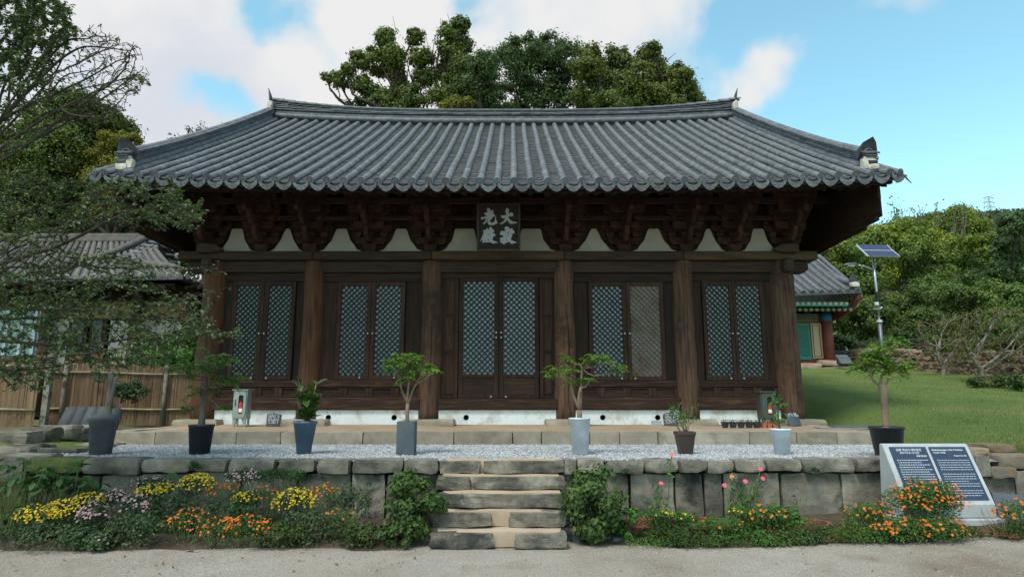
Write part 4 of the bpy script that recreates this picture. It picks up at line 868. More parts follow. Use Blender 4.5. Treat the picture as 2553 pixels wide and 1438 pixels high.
def block(px0, px1, y0, y1, m='stone_dark', kk=[0]):
    kk[0] += 1; xa, xb = P(px0, 1200, 8.70)[0], P(px1, 1200, 8.70)[0]; za, zb_ = P(px0, y1, 8.7)[2], P(px0, y0, 8.7)[2]
    stone_obj('wall_stone', ((xa+xb)/2, 8.90, (za+zb_)/2), (xb-xa-.012, .40, zb_-za), 260+kk[0], m, rw, amp=.018, rnd=.10, cuts=4, freq=3)
for a in [(-60, 70, 1202, 1340, 'stone_moss'), (72, 200, 1185, 1340), (202, 248, 1185, 1340), (250, 345, 1184, 1340), (348, 470, 1180, 1340), (473, 600, 1177, 1340), (603, 740, 1177, 1340), (743, 875, 1179, 1340), (878, 960, 1181, 1340), (962, 1092, 1182, 1340),
          (1395, 1428, 1181, 1340), (1430, 1500, 1181, 1340), (1503, 1567, 1181, 1340), (1570, 1680, 1180, 1340), (1683, 1752, 1179, 1340), (1755, 1800, 1179, 1340), (1803, 1944, 1178, 1340), (1947, 2095, 1178, 1340), (2098, 2215, 1178, 1340), (2218, 2330, 1180, 1340)]: block(*a)
# right-hand end, rougher stones
for a in [(2330, 2462, 1185, 1255), (2455, 2530, 1190, 1260), (2532, 2620, 1175, 1260), (2330, 2440, 1258, 1340), (2443, 2560, 1262, 1340), (2562, 2660, 1262, 1340)]: block(*a, m='stone_grey')
for a in [(2202, 2300, 1140, 1178), (2303, 2420, 1140, 1180), (2425, 2462, 1135, 1188, 'stone_grey', .02, .1), (2465, 2528, 1164, 1192, 'stone_field'), (2494, 2600, 1135, 1170, 'stone_field', .04, .4, 8.95), (2440, 2500, 1120, 1140, 'stone_field', .03, .3, 9.1), (2505, 2580, 1112, 1134, 'stone_field', .03, .3, 9.2), (2600, 2700, 1140, 1180)]: cap(*a)
mb = MB(); mb.bb(-12, 12, 9.0, 9.2, 0, .72); mb.build('wall_core', 'soil', rw)
# low stones along the left edge of the gravel
lw = thing('edge_stones', 'row of dark rough boulders bordering the mossy ground left of the gravel', 'stones', (-8, 10.5, .9))
for k, (px, py, Y, w_, h_) in enumerate([(30, 1098, 10.6, .85, .30), (95, 1088, 10.9, .6, .26), (150, 1080, 11.3, .55, .26), (195, 1082, 11.6, .5, .26), (20, 1130, 9.9, .8, .18), (75, 1120, 10.3, .5, .16), (-40, 1100, 10.6, .7, .3)]):
    p = P(px, py, Y); stone_obj('boulder', p, (w_, .5, h_), 330+k, 'stone_dark', lw, amp=.05, rnd=.5, cuts=3)
for k, (px, py, w_, h_) in enumerate([(60, 1139, .9, .08), (150, 1123, .7, .07), (235, 1111, .6, .07), (275, 1105, .4, .06)]):
    p = PZ(px, py, GZ+.02); stone_obj('flat_stone', p, (w_, .32, h_), 350+k, 'stone_kerb' if k > 1 else 'stone_grey', lw, amp=.03, rnd=.3, cuts=3)
# ================================================================== STEPS
stp = thing('stone_steps', 'flight of five worn stone steps with pink mud mortar up to the gravel terrace', 'steps', (-.2, 8, 0))
rise = GZ/5
SP = [(7.44, [(1073, 1232), (1282, 1412)], .02), (7.74, [(1080, 1225), (1270, 1410)], 0), (8.03, [(1088, 1412)], 0), (8.32, [(1086, 1170), (1180, 1408)], 0), (8.60, [(1096, 1196), (1204, 1408)], 0)]
for k, (Y, segs, dx) in enumerate(SP):
    zt = rise*(k+1)
    for q, (pa, pb_) in enumerate(segs):
        xa, xb = P(pa, 1250, Y)[0]*1.0, P(pb_, 1250, Y)[0]
        stone_obj('step_stone', ((xa+xb)/2, Y+.13, zt-rise*.5+.004), (xb-xa, .27, rise-.018), 400+k*7+q, 'stone_step', stp, amp=.026, rnd=.13, cuts=6, flat_top=True, freq=7)
    xa, xb = P(segs[0][0], 1250, Y)[0]+.06, P(segs[-1][1], 1250, Y)[0]-.05
    me = rough_stone((xb-xa, .34, rise*.98), 440+k, amp=.02, rnd=.1, cuts=4); me.materials.append(MATS['mud']); link('mud_mortar', me, stp, loc=np.array([(xa+xb)/2, Y+.245, zt-rise*.52+.006])-org(stp))
# ================================================================== BEDS: soil mounds + tile edging
for nm, x0, x1, seed in (('flower_bed_soil', -8.5, -1.15, 1), ('flower_bed_soil', .82, 9.5, 2)):
    sheet(nm, x0, x1, 7.35 if x0 < 0 else 7.5, 8.85, 60, 14, lambda x, y: hcourt(x, y)-.02+.09*sst(0, .25, y-(7.4 if x0 < 0 else 7.55)-.10*np.sin(x*1.7))+.05*sst(7.9, 8.7, y), 'soil', amp=.035, fr=2.5, seed=seed)
ed = thing('tile_edging', 'grey half-round tiles laid end to end along the front edge of the flower beds', 'edging', (0, 7.5, 0))
em = cover_mesh(.075, .30); emd = em.data('edging_tile', 'tile', smooth=True)
for px, py in [(965, 1338), (1003, 1340), (930, 1338), (745, 1338), (1490, 1343), (1540, 1345), (1590, 1347), (1778, 1340), (1812, 1342), (2195, 1332), (2270, 1322), (560, 1350), (1445, 1342), (2240, 1326)]:
    p = PZ(px, py+4, hcourt(P(px, py, 7.6)[0], 7.6)-.005); link('edging_tile', emd, ed, loc=p-org(ed), rot=(0, rr.uniform(-.1, .1), R(90)+rr.uniform(-.15, .15)))
# ================================================================== POTS
def leaf_spray(mb, base, tip, rs, n=7, size=.06, asp=.45, droop=.25):
    base, tip = np.array(base, float), np.array(tip, float); L_ = np.linalg.norm(tip-base); t = np.linspace(0, 1, 7)[:, None]
    pts = base*(1-t)+tip*t + np.array([0, 0, L_*.22])*np.sin(t*math.pi) - np.array([0, 0, droop*L_])*t**2
    mb.tube(pts, np.linspace(.0035, .0015, 7), n=3, cap=False, mi=1); d = tip-base; d[2] = 0; d /= (np.linalg.norm(d)+1e-6); side = np.array([-d[1], d[0], 0])
    C, N_, T = [], [], []
    for k in range(n):
        u = .25+.75*k/(n-1); i = min(int(u*6), 5); p = pts[i]*(1-(u*6-i)) + pts[i+1]*(u*6-i)
        for s in (-1, 1):
            if k == n-1 and s > 0: dd = d*1.0
            elif k == n-1: continue
            else: dd = side*s*.9+d*.45
            dd = dd + np.array([0, 0, -.45])+.15*rs.normal(size=3); sz = size*rs.uniform(.8, 1.2)*(1.1-.4*abs(u-.55)); dd /= np.linalg.norm(dd)
            C.append(p+dd*sz*.5); T.append(dd); N_.append(np.array([0, 0, 1.])+d*.2+.3*rs.normal(size=3))
    C, N_, T = map(np.array, (C, N_, T)); 
    N_ = N_/np.linalg.norm(N_, axis=1)[:, None]; t_ = T-N_*np.sum(T*N_, 1)[:, None]; t_ /= np.linalg.norm(t_, axis=1)[:, None]; b = np.cross(N_, t_); sz = size
    V = np.stack([C-t_*sz*.5, C+b*sz*asp*.5-t_*sz*.08, C+t_*sz*.5-N_*sz*.12, C-b*sz*asp*.5-t_*sz*.08], 1).reshape(-1, 3); mb.add(V, np.arange(len(V)).reshape(-1, 4), 0)
def pot_tree(name, label, px, Yz, canopy, trunkfn, leafm, barkm, seed, ns=26, size=.07, base=None, cat='potted plant', rng=(.16, .30), nleaf=7, group=None):
    """canopy: list of (px,py,rpx) at the pot's depth"""
    b = np.array(Yz, float); t = thing(name, label, cat, b, group=group); rs = np.random.RandomState(seed); o = b; br = MB(); fo = MB(); Y = b[1]
    cl = []
    for (cx, cy, r) in canopy:
        p = P(cx, cy, Y+rs.uniform(-.12, .12)); cl.append((p, r/ppm(Y, p[2])))
    forks = trunkfn(br, b, rs, cl)
    for (p, r) in cl:
        f = min(forks, key=lambda q: np.linalg.norm(q-p)); tw = limb(f, p, rs, .08, 6); br.tube(tw, np.linspace(.012, .005, 6), n=5, cap=False)
        m_ = max(8, int(2.6*ns*r/.15/len(cl)*1.0)); 
        for k in range(m_):
            a = rs.uniform(0, 6.28); e = rs.uniform(-.35, .9); ln = rs.uniform(*rng)*min(1.4, max(.6, r/.16)); st0 = p + np.array([math.cos(a), math.sin(a), 0])*r*.25*rs.uniform(0, 1) + np.array([0, 0, rs.uniform(-.3, .5)*r*.6])
            leaf_spray(fo, st0, st0+ln*np.array([math.cos(a)*math.cos(e), math.sin(a)*math.cos(e), math.sin(e)]), rs, n=nleaf, size=size)
    br.build('trunk', barkm, t, smooth=True); fo.build('foliage', [leafm, 'stem_green'], t, kind='stuff'); return t
def round_pot(name, label, p, r_top, r_bot, h, m, group=None, rim=.0, sq=False, rimh=.04, soil=True, rimm=None):
    t = thing(name, label, 'plant pot', p, group=group); n = 4 if sq else 28
    k = math.sqrt(2) if sq else 1; prof = [(0, 0), (r_bot*k, 0), (r_top*k, h-rimh), ((r_top+rim)*k, h-rimh+.001), ((r_top+rim)*k, h), ((r_top+rim-.014)*k, h), ((r_top-.02)*k, h-.05)]
    mb = MB(); mb.lathe(prof, n=n)
    if sq:
        V = mb.V[0]; c, s = math.cos(R(45)), math.sin(R(45)); mb.V[0] = np.stack([V[:, 0]*c-V[:, 1]*s, V[:, 0]*s+V[:, 1]*c, V[:, 2]], 1)
    mb.build('pot_body', m, t, world=False, smooth=not sq, bevel=.004 if sq else 0)
    mb = MB(); mb.lathe([(0, h-.035), ((r_top-.015)*(1.38 if sq else 1), h-.045)], n=n)
    if sq:
        V = mb.V[0]; mb.V[0] = np.stack([V[:, 0]*c-V[:, 1]*s, V[:, 0]*s+V[:, 1]*c, V[:, 2]], 1)
    mb.build('potting_soil', 'potting', t, world=False); return t
def single_trunk(r0, r1, h, lean=(0, 0), fork=1, fan=.25):
    def f(br, b, rs, cl):
        top = b+np.array([lean[0], lean[1], h]); pts = limb(b, top, rs, .03, 8); br.tube(pts, np.linspace(r0, r1, 8), n=9)
        return [pts[-1], pts[-2], pts[-3]]
    return f
def fork_trunk(r0, h0, tops):
    def f(br, b, rs, cl):
        m = b+np.array([0, 0, h0]); br.tube(limb(b, m, rs, .02, 5), np.linspace(r0, r0*.85, 5), n=9); out = []
        for dx, dy, h in tops:
            e = b+np.array([dx, dy, h]); pts = limb(m, e, rs, .04, 6); br.tube(pts, np.linspace(r0*.7, r0*.38, 6), n=7); out += [pts[-1], pts[3]]
        return out
    return f
pp = lambda px, py: PZ(px, py, GZ)
# tall rimmed grey pot with cut stems
p = pp(250, 1131); round_pot('grey_rim_pot', 'tall grey round pot with a thick rim holding two bare cut stems', p, .185, .145, .58, 'pot_grey', rim=.02, rimh=.11)
t = thing('cut_tree_stems', 'two bare grey cut stems standing in the tall rimmed grey pot', 'potted plant', p+[0, 0, .53]); mb = MB()
for dx, hh, r in ((-.03, .70, .052), (.06, .66, .032)): mb.tube(limb(p+[dx*.3+.06, 0, .5], p+[dx+.06, 0, .5+hh], rs, .02, 7), np.linspace(r, r*.85, 7)+.002*rs.normal(size=7), n=9)
mb.build('trunk', 'bark_pale', t, smooth=True); fo = MB(); V, Q = clump_leaves([(p+[-.10, 0, 1.15], .16), (p+[.10, 0, .72], .07)], 160, .05, 3); fo.add(V, Q); fo.build('foliage', 'leaf_near', t, kind='stuff')
p = pp(497, 1130); round_pot('black_round_pot', 'black plastic pot under the left layered green tree', p, .175, .14, .42, 'pot_black', rim=.008, rimh=.03)
pot_tree('potted_layered_tree', 'bushy potted tree with layered green leaves before the leftmost column', 497, p+[0, 0, .37], [(530, 905, 45), (470, 935, 34), (505, 925, 30), (585, 955, 30), (440, 925, 28), (560, 910, 28), (500, 985, 36), (560, 1020, 14), (470, 1020, 12), (545, 950, 24)], single_trunk(.055, .03, .75), 'leaf_pot', 'bark', 5, ns=60, size=.055, rng=(.13, .25))
p = pp(757, 1130); round_pot('blue_pot', 'tapered blue pot holding the dark rubber plant', p, .165, .10, .47, 'pot_blue', rim=.012)
fc = thing('rubber_plant', 'rubber plant with big glossy dark leaves in the tapered blue pot', 'potted plant', p+[0, 0, .42]); mb = MB(); b = p+[0, 0, .42]; stems = []
for dx, hh in ((-.10, .60), (.02, .45), (.14, .58)):
    pts = limb(b+[dx*.2, 0, 0], b+[dx*1.1, rs.uniform(-.08, .08), hh], rs, .03, 8); mb.tube(pts, np.linspace(.013, .008, 8), n=6); stems.append(pts)
mb.build('stem', 'bark_tan', fc, smooth=True); rf = np.random.RandomState(9)
def big_leaf(L_, W_):
    mb = MB(); n = 5; V = []
    for i in range(n+1):
        u = i/n; w_ = W_*math.sin(math.pi*min(1, u*.92+.06))**.75 if i not in (0, n) else .002
        for s in (-1, 0, 1): V.append((s*w_*.5, u*L_, .10*L_*abs(s)*math.sin(u*3.1) - .16*L_*u*u))
    mb.add(V, [(i*3+j, i*3+j+1, i*3+j+4, i*3+j+3) for i in range(n) for j in (0, 1)]); return mb
fl = big_leaf(.24, .11).data('leaf', 'leaf_ficus', smooth=True)
for pts in stems:
    for k in range(20):
        i = rf.randint(1, 8); a = k*2.4+rf.uniform(-.3, .3); el = rf.uniform(.5, 1.25) if rf.rand() < .7 else (rf.uniform(-.7, -.3) if i > 4 else rf.uniform(.2, .6))
        link('leaf', fl, fc, loc=pts[i]-org(fc), rot=Euler((el, rf.uniform(-.4, .4), a)), sc=rf.uniform(.75, 1.15))
p = pp(1013, 1131); round_pot('square_planter', 'tall square slate-grey planter left of the central doors', p, .130, .130, .47, 'pot_slate', sq=True, rimh=.02)
pot_tree('potted_forked_tree', 'small potted tree with three forked stems and drooping bright leaves in the square planter', 1013, p+[0, 0, .43], [(1005, 900, 34), (1035, 895, 20), (985, 920, 22), (1055, 915, 24), (1080, 925, 16), (1020, 925, 30), (1010, 950, 22), (975, 905, 16)], fork_trunk(.032, .30, [(-.12, 0, .62), (0, .03, .72), (.13, 0, .60)]), 'leaf_bright', 'bark_tan', 15, ns=42, size=.060, rng=(.12, .22))
p = pp(1447, 1131); round_pot('white_round_pot', 'tall white glazed pot right of the steps with a spreading green tree', p, .155, .115, .52, 'pot_white', rim=.01, rimh=.02)
pot_tree('potted_spreading_tree', 'potted tree spreading sideways with bright drooping leaves above the white pot', 1447, p+[0, 0, .47], [(1415, 895, 20), (1395, 930, 26), (1370, 935, 14), (1425, 925, 22), (1490, 895, 22), (1515, 900, 20), (1545, 915, 16), (1465, 905, 18), (1430, 955, 22), (1470, 950, 18), (1535, 930, 14)], fork_trunk(.042, .16, [(-.12, 0, .62), (.05, .05, .78), (.02, -.04, .5)]), 'leaf_bright', 'bark_tan', 25, ns=46, size=.060, rng=(.12, .22))
p = pp(1709, 1130); round_pot('small_square_pot', 'small tapered dark brown square pot with an airy shrub', p, .125, .088, .32, 'pot_brown', sq=True, rim=.01, rimh=.05)
t = thing('airy_shrub', 'thin airy shrub with small round leaves in the small brown square pot', 'potted plant', p+[0, 0, .28]); mb = MB(); b = p+[0, 0, .28]; LV = []
for k in range(9):
    e = b+np.array([rs.uniform(-.17, .17), rs.uniform(-.15, .15), rs.uniform(.25, .46)]); pts = limb(b, e, rs, .08, 7); mb.tube(pts, np.linspace(.007, .003, 7), n=4, cap=False); LV += [pts[-1], pts[-2], pts[-3]]
mb.build('stem', 'bark_pale', t); LV = np.array(LV); C = LV[rs.randint(0, len(LV), 340)]+.035*rs.normal(size=(340, 3)); V, Q = leaf_quads(C, rs.normal(size=(340, 3))+[0, 0, .8], .032, rs, .7); fo = MB(); fo.add(V, Q); fo.build('foliage', 'leaf_pot', t, kind='stuff')
p = pp(1950, 1130); round_pot('white_tapered_pot', 'plain white tapered pot on the gravel near the right corner column', p, .145, .105, .36, 'pot_white', rim=.008, rimh=.02)
t = thing('leafy_sprout', 'short leafy stem growing from the white tapered pot', 'potted plant', p+[0, 0, .32]); mb = MB(); mb.tube(limb(p+[0, 0, .3], p+[-.03, 0, .7], rs, .03, 6), .012, n=6); mb.build('stem', 'bark', t); V, Q = clump_leaves([(p+[-.03, 0, .72], .15), (p+[0, 0, .50], .13)], 130, .055, 8); fo = MB(); fo.add(V, Q); fo.build('foliage', 'leaf_pot', t, kind='stuff')
p = PZ(2217, 1140, GZ); p[2] = GZ; round_pot('large_black_pot', 'large black nursery pot behind the stone sign board', p, .215, .165, .42, 'pot_black', rim=.012, rimh=.03)
pot_tree('potted_stout_tree', 'potted tree with a stout cut trunk and arching light green fronds behind the sign board', 2210, p+[0, 0, .38], [(2200, 880, 30), (2235, 855, 22), (2170, 895, 24), (2160, 915, 26), (2200, 925, 30), (2240, 925, 26), (2190, 900, 26), (2260, 915, 16), (2135, 920, 18)],
         lambda br, b, rs, cl: (br.tube(limb(b, b+np.array([-.01, 0, .62]), rs, .02, 7), np.array([.050, .045, .042, .041, .045, .057, .05]), n=12), [(br.tube(limb(b+np.array([-.01, 0, .58]), b+np.array([dx, .02, .58+h]), rs, .08, 6), np.linspace(.02, .012, 6), n=6), b+np.array([dx, .02, .58+h]))[1] for dx, h in ((-.12, .28), (-.02, .42), (.13, .30))])[1], 'leaf_bright', 'bark_tan', 35, ns=50, size=.065, rng=(.16, .28), nleaf=8)
# ================================================================== THINGS ON THE PLATFORM
def cabinet(label, px0, px1, py0, py1, Y, m, seed):
    p0, p1 = P(px0, py1, Y), P(px1, py1, Y); zt = P(px0, py0, Y)[2]; c = (p0+p1)/2; W = p1[0]-p0[0]; z0 = PZ_+.045; Hh = zt-z0
    t = thing('extinguisher_cabinet', label, 'cabinet', (c[0], Y, z0), group='fire extinguisher cabinets on the platform')
    b0 = Hh*.2; mb = MB(); mb.bb(-W/2, W/2, .0, .24, b0, Hh-.03); mb.build('cabinet_body', m, t, world=False, bevel=.006)
    mb = MB(); mb.prism([(-.04, Hh-.03), (.27, Hh-.03), (.27, Hh), (-.04, Hh-.012)], -W/2-.02, W/2+.02, axis='x'); mb.build('cabinet_roof', m, t, world=False)
    x0, x1, z0_, z1_ = -W/2+.02, W/2-.02, b0+.02, Hh-.05; d = MB(); wx0, wx1, wz0, wz1 = -.005-.04+.02, .075, z0_+(z1_-z0_)*.15, z0_+(z1_-z0_)*.86
    cx, cz = (wx0+wx1)/2, (wz0+wz1)/2; nn = 24; inn = []; out = []
    for j in range(nn):
        a = 2*math.pi*(j+.5)/nn; cc_, ss = math.cos(a), math.sin(a); rx, rz = (wx1-wx0)/2, (wz1-wz0)/2
        inn.append((cx+rx*np.sign(cc_)*abs(cc_)**.4, -.022, cz+rz*np.sign(ss)*abs(ss)**.28)); m_ = max(abs(cc_), abs(ss)); ox, oz = cc_/m_, ss/m_
        out.append((x0+(x1-x0)*(ox+1)/2, -.022, z0_+(z1_-z0_)*(oz+1)/2))
    back = [(a, 0, c_) for a, _, c_ in inn]; ob = [(a, 0, c_) for a, _, c_ in out]
    d.add(out+inn+back+ob, [(j, (j+1) % nn, nn+(j+1) % nn, nn+j) for j in range(nn)]+[(nn+j, nn+(j+1) % nn, 2*nn+(j+1) % nn, 2*nn+j) for j in range(nn)]+[(j, 3*nn+j, 3*nn+(j+1) % nn, (j+1) % nn) for j in range(nn)]); dr = d.build('cabinet_door', m, t, world=False)
    mb = MB(); mb.bb(wx0-.008, wx1+.008, -.004, -.002, wz0-.01, wz1+.01); mb.build('window_backing', 'cab_inside', dr, world=False)
    mb = MB(); mb.bb(-W/2+.05, -W/2+.065, -.032, -.022, cz-.02, cz+.10); mb.build('door_handle', 'black_rubber' if m == 'metal_cab' else 'blue_plastic', dr, world=False)
    for s in (-1, 1): mb = MB(); mb.prism([(s*(W/2-.01), b0), (s*(W/2-.01), 0), (s*(W/2-.045), 0), (s*(W/2-.10), b0)], .01, .05); mb.build('leg', m, t, world=False); mb = MB(); mb.bb(s*(W/2-.01), s*(W/2-.05), .19, .22, 0, b0); mb.build('leg', m, t, world=False)
    e = thing('fire_extinguisher', label.replace('metal cabinet', 'fire extinguisher seen in the window of the cabinet').split(' standing')[0]+(' left of the steps' if px0 < 1000 else ' by the right corner column'), 'fire extinguisher', (c[0]+cx, Y-.016, z0+wz0), group='fire extinguishers'); e['label'] = 'red fire extinguisher behind the window of the %s cabinet' % ('pale steel' if px0 < 1000 else 'dark olive')
    hh = (wz1-wz0)*.72; mb = MB(); mb.lathe([(0, .01), (.034, .01), (.036, .03), (.036, hh*.72), (.02, hh*.85), (.012, hh*.9), (0, hh*.9)], n=14, sc=(1, .22)); mb.build('cylinder', 'red_paint', e, world=False, smooth=True)
    mb = MB(); mb.lathe([(.0375, hh*.14), (.0375, hh*.4)], n=14, sc=(1, .24)); mb.build('label', 'label_white', e, world=False, smooth=True)
    mb = MB(); mb.bb(-.02, .03, -.007, .007, hh*.9, hh*.98); mb.tube([(0, 0, hh*.95), (-.028, 0, hh*.85), (-.034, 0, hh*.6)], .006, n=5); mb.build('valve', 'black_rubber', e, world=False)
cabinet('pale steel metal cabinet standing beside the leftmost lattice doors', 577, 612, 969, 1056, 13.45, 'metal_cab', 1)
cabinet('dark olive metal cabinet standing before the right corner column', 1899, 1937, 974, 1045, 13.45, 'metal_cab_dark', 2)
def slate(label, px, py, W, Hh, m, Y, lean, seed, rz=0, curved=True, rows=5, title=False, chalk='chalk', name='inscribed_tile'):
    rr = random.Random(seed); p = P(px, py, Y); t = thing(name, label, 'inscribed tile', (p[0], Y, PZ_+.04), rot=(-lean, 0, rz), group='inscribed roof tiles leaning on the platform')
    def f(x): return -.05*(1-(2*x/W)**2) if curved else 0
    mb = MB(); n = 8; V = []
    for off in (0, .018):
        for k in range(n+1):
            x = -W/2+W*k/n; tp = Hh-(.03*(2*x/W)**2 if curved else 0)
            V += [(x*.93, f(x)+off, 0), (x, f(x)+off, tp)]
    m_ = 2*(n+1); Fq = [(2*k, 2*k+2, 2*k+3, 2*k+1) for k in range(n)] + [(m_+2*k, m_+2*k+1, m_+2*k+3, m_+2*k+2) for k in range(n)] + [(2*k+1, 2*k+3, m_+2*k+3, m_+2*k+1) for k in range(n)] + [(0, 1, m_+1, m_), (2*n, m_+2*n, m_+2*n+1, 2*n+1)]
    mb.add(V, Fq); mb.build('tile_body', m, t, world=False, smooth=False)
    mb = MB()
    for r in range(rows):
        z = Hh*(.86-.74*r/max(rows, 1)); x = -W*.38+rr.uniform(0, .02)
        if title and r > 1: break
        while x < W*.36:
            w_ = rr.uniform(.008, .022)*(2 if title else 1); 
            if rr.random() < .86:
                for q in range(3):
                    a = rr.uniform(0, .012); mb.box((x+w_/2, f(x)-.004, z+rr.uniform(-.008, .008)), (w_*rr.uniform(.5, 1), .003, .0045*(1.6 if title else 1)))
                mb.box((x+w_*rr.uniform(.3, .7), f(x)-.004, z), (.0045*(1.6 if title else 1), .003, .022*(1.5 if title else 1)))
            x += w_+.006
    mb.build('writing', chalk, t, world=False); return t
slate('curved blue-grey roof tile covered in white handwriting, right of the pale cabinet', 681, 1050, .31, .27, 'slate', 13.75, R(12), 1, rows=7)
slate('dark curved roof tile with white handwriting leaning on the plinth near the brown pot', 1672, 1052, .30, .28, 'tile_dark', 13.75, R(14), 2, rows=7, rz=R(-6))
slate('small light grey slate with faint writing beside the dark inscribed tile', 1638, 1060, .22, .13, 'slate_light', 13.6, R(20), 3, curved=False, rows=2)
slate('blue-black roof tile with a white title leaning on the right corner column', 1985, 1058, .32, .30, 'slate', 13.7, R(25), 4, rows=6, title=True, rz=R(18))
# trays of succulents
k0 = 0
for k, (px, m, sz) in enumerate([(1808, 'pot_black', .15), (1828, 'pot_black', .15), (1848, 'pot_black', .15), (1868, 'pot_black', .15), (1887, 'pot_black', .15), (1905, 'pot_orange', .11), (1918, 'pot_orange', .11), (1931, 'pot_orange', .11)]):
    p = PZ(px, 1066, PZ_+.02); lb = ['leftmost', 'second', 'middle', 'fourth', 'rightmost', 'leftmost', 'middle', 'rightmost'][k]
    t = thing('succulent_pot', '%s of the small %s square pots of succulents in a row on the platform' % (lb, 'black' if k < 5 else 'orange'), 'succulent pot', p, group='small pots of succulents'); mb = MB(); h = sz*.72
    mb.lathe([(0, 0), (sz*.42, 0), (sz*.62, h), (sz*.66, h), (sz*.66, h+.012), (sz*.56, h+.012), (sz*.56, h-.01), (0, h-.01)], n=4); V = mb.V[0]; c_, s_ = math.cos(R(45)), math.sin(R(45)); mb.V[0] = np.stack([V[:, 0]*c_-V[:, 1]*s_, V[:, 0]*s_+V[:, 1]*c_, V[:, 2]], 1); mb.build('pot_body', m, t, world=False)
    fo = MB(); n = 46; C = np.stack([rs.uniform(-sz*.42, sz*.42, n), rs.uniform(-sz*.42, sz*.42, n), h+.01+rs.uniform(0, .045, n)], 1); V, Q = leaf_quads(C, rs.normal(size=(n, 3))+[0, -.3, .9], .03, rs, .7); fo.add(V, Q); fo.build('foliage', 'succulent', t, world=False)
# folded boards and blue cloth at the right end of the platform
t = thing('board_stack', 'grey boards lying flat at the right end of the platform', 'boards', PZ(2120, 1066, 1.1)); mb = MB(); c = PZ(2110, 1066, 1.09); mb.box(c, (1.15, .35, .022), rot=Matrix.Rotation(R(-4), 3, 'Z')); mb.build('board', 'slate_light', t, bevel=.003); mb = MB(); mb.box(c+[.25, .1, .026], (1.0, .3, .02), rot=Matrix.Rotation(R(-2), 3, 'Z')); mb.build('board', 'steel_grey', t, bevel=.003)
me = rough_stone((.22, .12, .07), 51, amp=.03, rnd=.4, cuts=3); me.materials.append(MATS['blue_plastic']); link('plastic_sheet', me, loc=PZ(2042, 1054, 1.13), label='crumpled blue plastic sheet beside the right corner column', category='plastic sheet')
t = thing('flat_stone', 'round flat stone lying beside the right corner column', 'stone', PZ(2025, 1064, 1.07)); stone_obj('stone', PZ(2025, 1062, 1.09), (.3, .2, .07), 57, 'stone_kerb', t, amp=.01, rnd=.5, cuts=3)
# ================================================================== SIGN STELE
B = P(2345, 1290, 7.95); sy, W, Hh = 7.95, 1.08, .92; gz = .16
sg = thing('stone_sign_board', 'pale granite information board with two dark blue text plates', 'sign board', (5.2, sy, gz), rotz=R(1))
mb = MB(); mb.bb(-W/2-.06, W/2+.06, -.07, .55, 0, .085); mb.build('plinth', 'white_stone', sg, world=False, bevel=.012)
side = [(-.02, .087), (-.02, .24), (.34, Hh), (.42, Hh), (.50, .087)]
mb = MB(); mb.prism(side, -W/2, W/2, axis='x'); mb.build('slab', 'white_stone', sg, world=False, bevel=.012)
sl = math.atan2(.36, Hh-.24); ln = math.hypot(.36, Hh-.24)
def on_face(o, x, s, lift):  # s along slope from the bottom edge
    o.location = (x, -.02+s*math.sin(sl)-lift*math.cos(sl), .24+s*math.cos(sl)+lift*math.sin(sl)); o.rotation_euler = (R(90)-sl, 0, 0)
def text_obj(body, size, name, parent, align='LEFT', bold=.0):
    cu = bpy.data.curves.new('txt', 'FONT'); cu.body = body; cu.size = size; cu.align_x = align; cu.offset = bold; cu.resolution_u = 2
    to = bpy.data.objects.new('txt', cu); COL.objects.link(to); dg = bpy.context.evaluated_depsgraph_get(); me = bpy.data.meshes.new_from_object(to.evaluated_get(dg)); bpy.data.objects.remove(to)
    me.materials.clear(); me.materials.append(MATS['plate_text']); return link(name, me, parent)
rr = random.Random(12)
for side_, x0 in (('k', -W/2+.06), ('e', .02)):
    x1 = x0+.46; mb = MB(); mb.bb(x0, x1, -.004, .01, .0, ln-.10); V = mb.V[0]
    mb.V[0] = np.stack([V[:, 0], V[:, 2], V[:, 1]], 1); V = mb.V[0]
    pl = mb.build('text_plate', 'navy_plate', sg, world=False); on_face(pl, 0, .055, .002)
    top = ln-.10
    if side_ == 'k':
        for body, sz, y, xx, al in (('김제 귀신사 대적광전', .036, top-.055, (x0+x1)/2, 'CENTER'), ('金堤 歸信寺 大寂光殿', .026, top-.092, (x0+x1)/2, 'CENTER'), ('보물 제826호', .024, top-.13, x1-.03, 'RIGHT')):
            o = text_obj(body, sz, 'lettering', pl, al, .0012); o.location = (xx, y, .0125)
    else:
        for body, sz, y, xx, al in (('Daejeokgwangjeon Hall of Gwisinsa', .027, top-.05, x0+.02, 'LEFT'), ('Temple, Gimje', .027, top-.085, x0+.02, 'LEFT'), ('Treasure No. 826', .022, top-.125, x1-.03, 'RIGHT')):
            o = text_obj(body, sz, 'lettering', pl, al, .0012); o.location = (xx, y, .0125)
    mb = MB(); y = top-.18; row = 0
    while y > .03:
        row += 1
        if side_ == 'e' and row in (6, 13) or side_ == 'k' and row == 10: y -= .026; continue
        x = x0+.03+rr.uniform(0, .01); xe = x1-.03-(rr.uniform(0, .12) if rr.random() < .35 else 0)
        while x < xe:
            w_ = rr.uniform(.014, .05 if side_ == 'e' else .034)
            mb.bb(x, min(x+w_, xe), y, y+(.007 if side_ == 'e' else .009), .0105, .0125); x += w_+.008
        y -= .030
    o = mb.build('text_lines', 'plate_text', pl, world=False, kind='stuff')
# dark slab leaning beside the sign
t = thing('slate_slab', 'dark grey slate slab leaning against the wall right of the sign board', 'slate slab', (6.15, 8.15, .12), rot=(R(-35), 0, R(-25))); mb = MB(); mb.prism([(-.18, 0), (.22, 0), (.12, .42), (-.2, .44)], 0, .03); mb.build('slab', 'slate', t, world=False, bevel=.004)
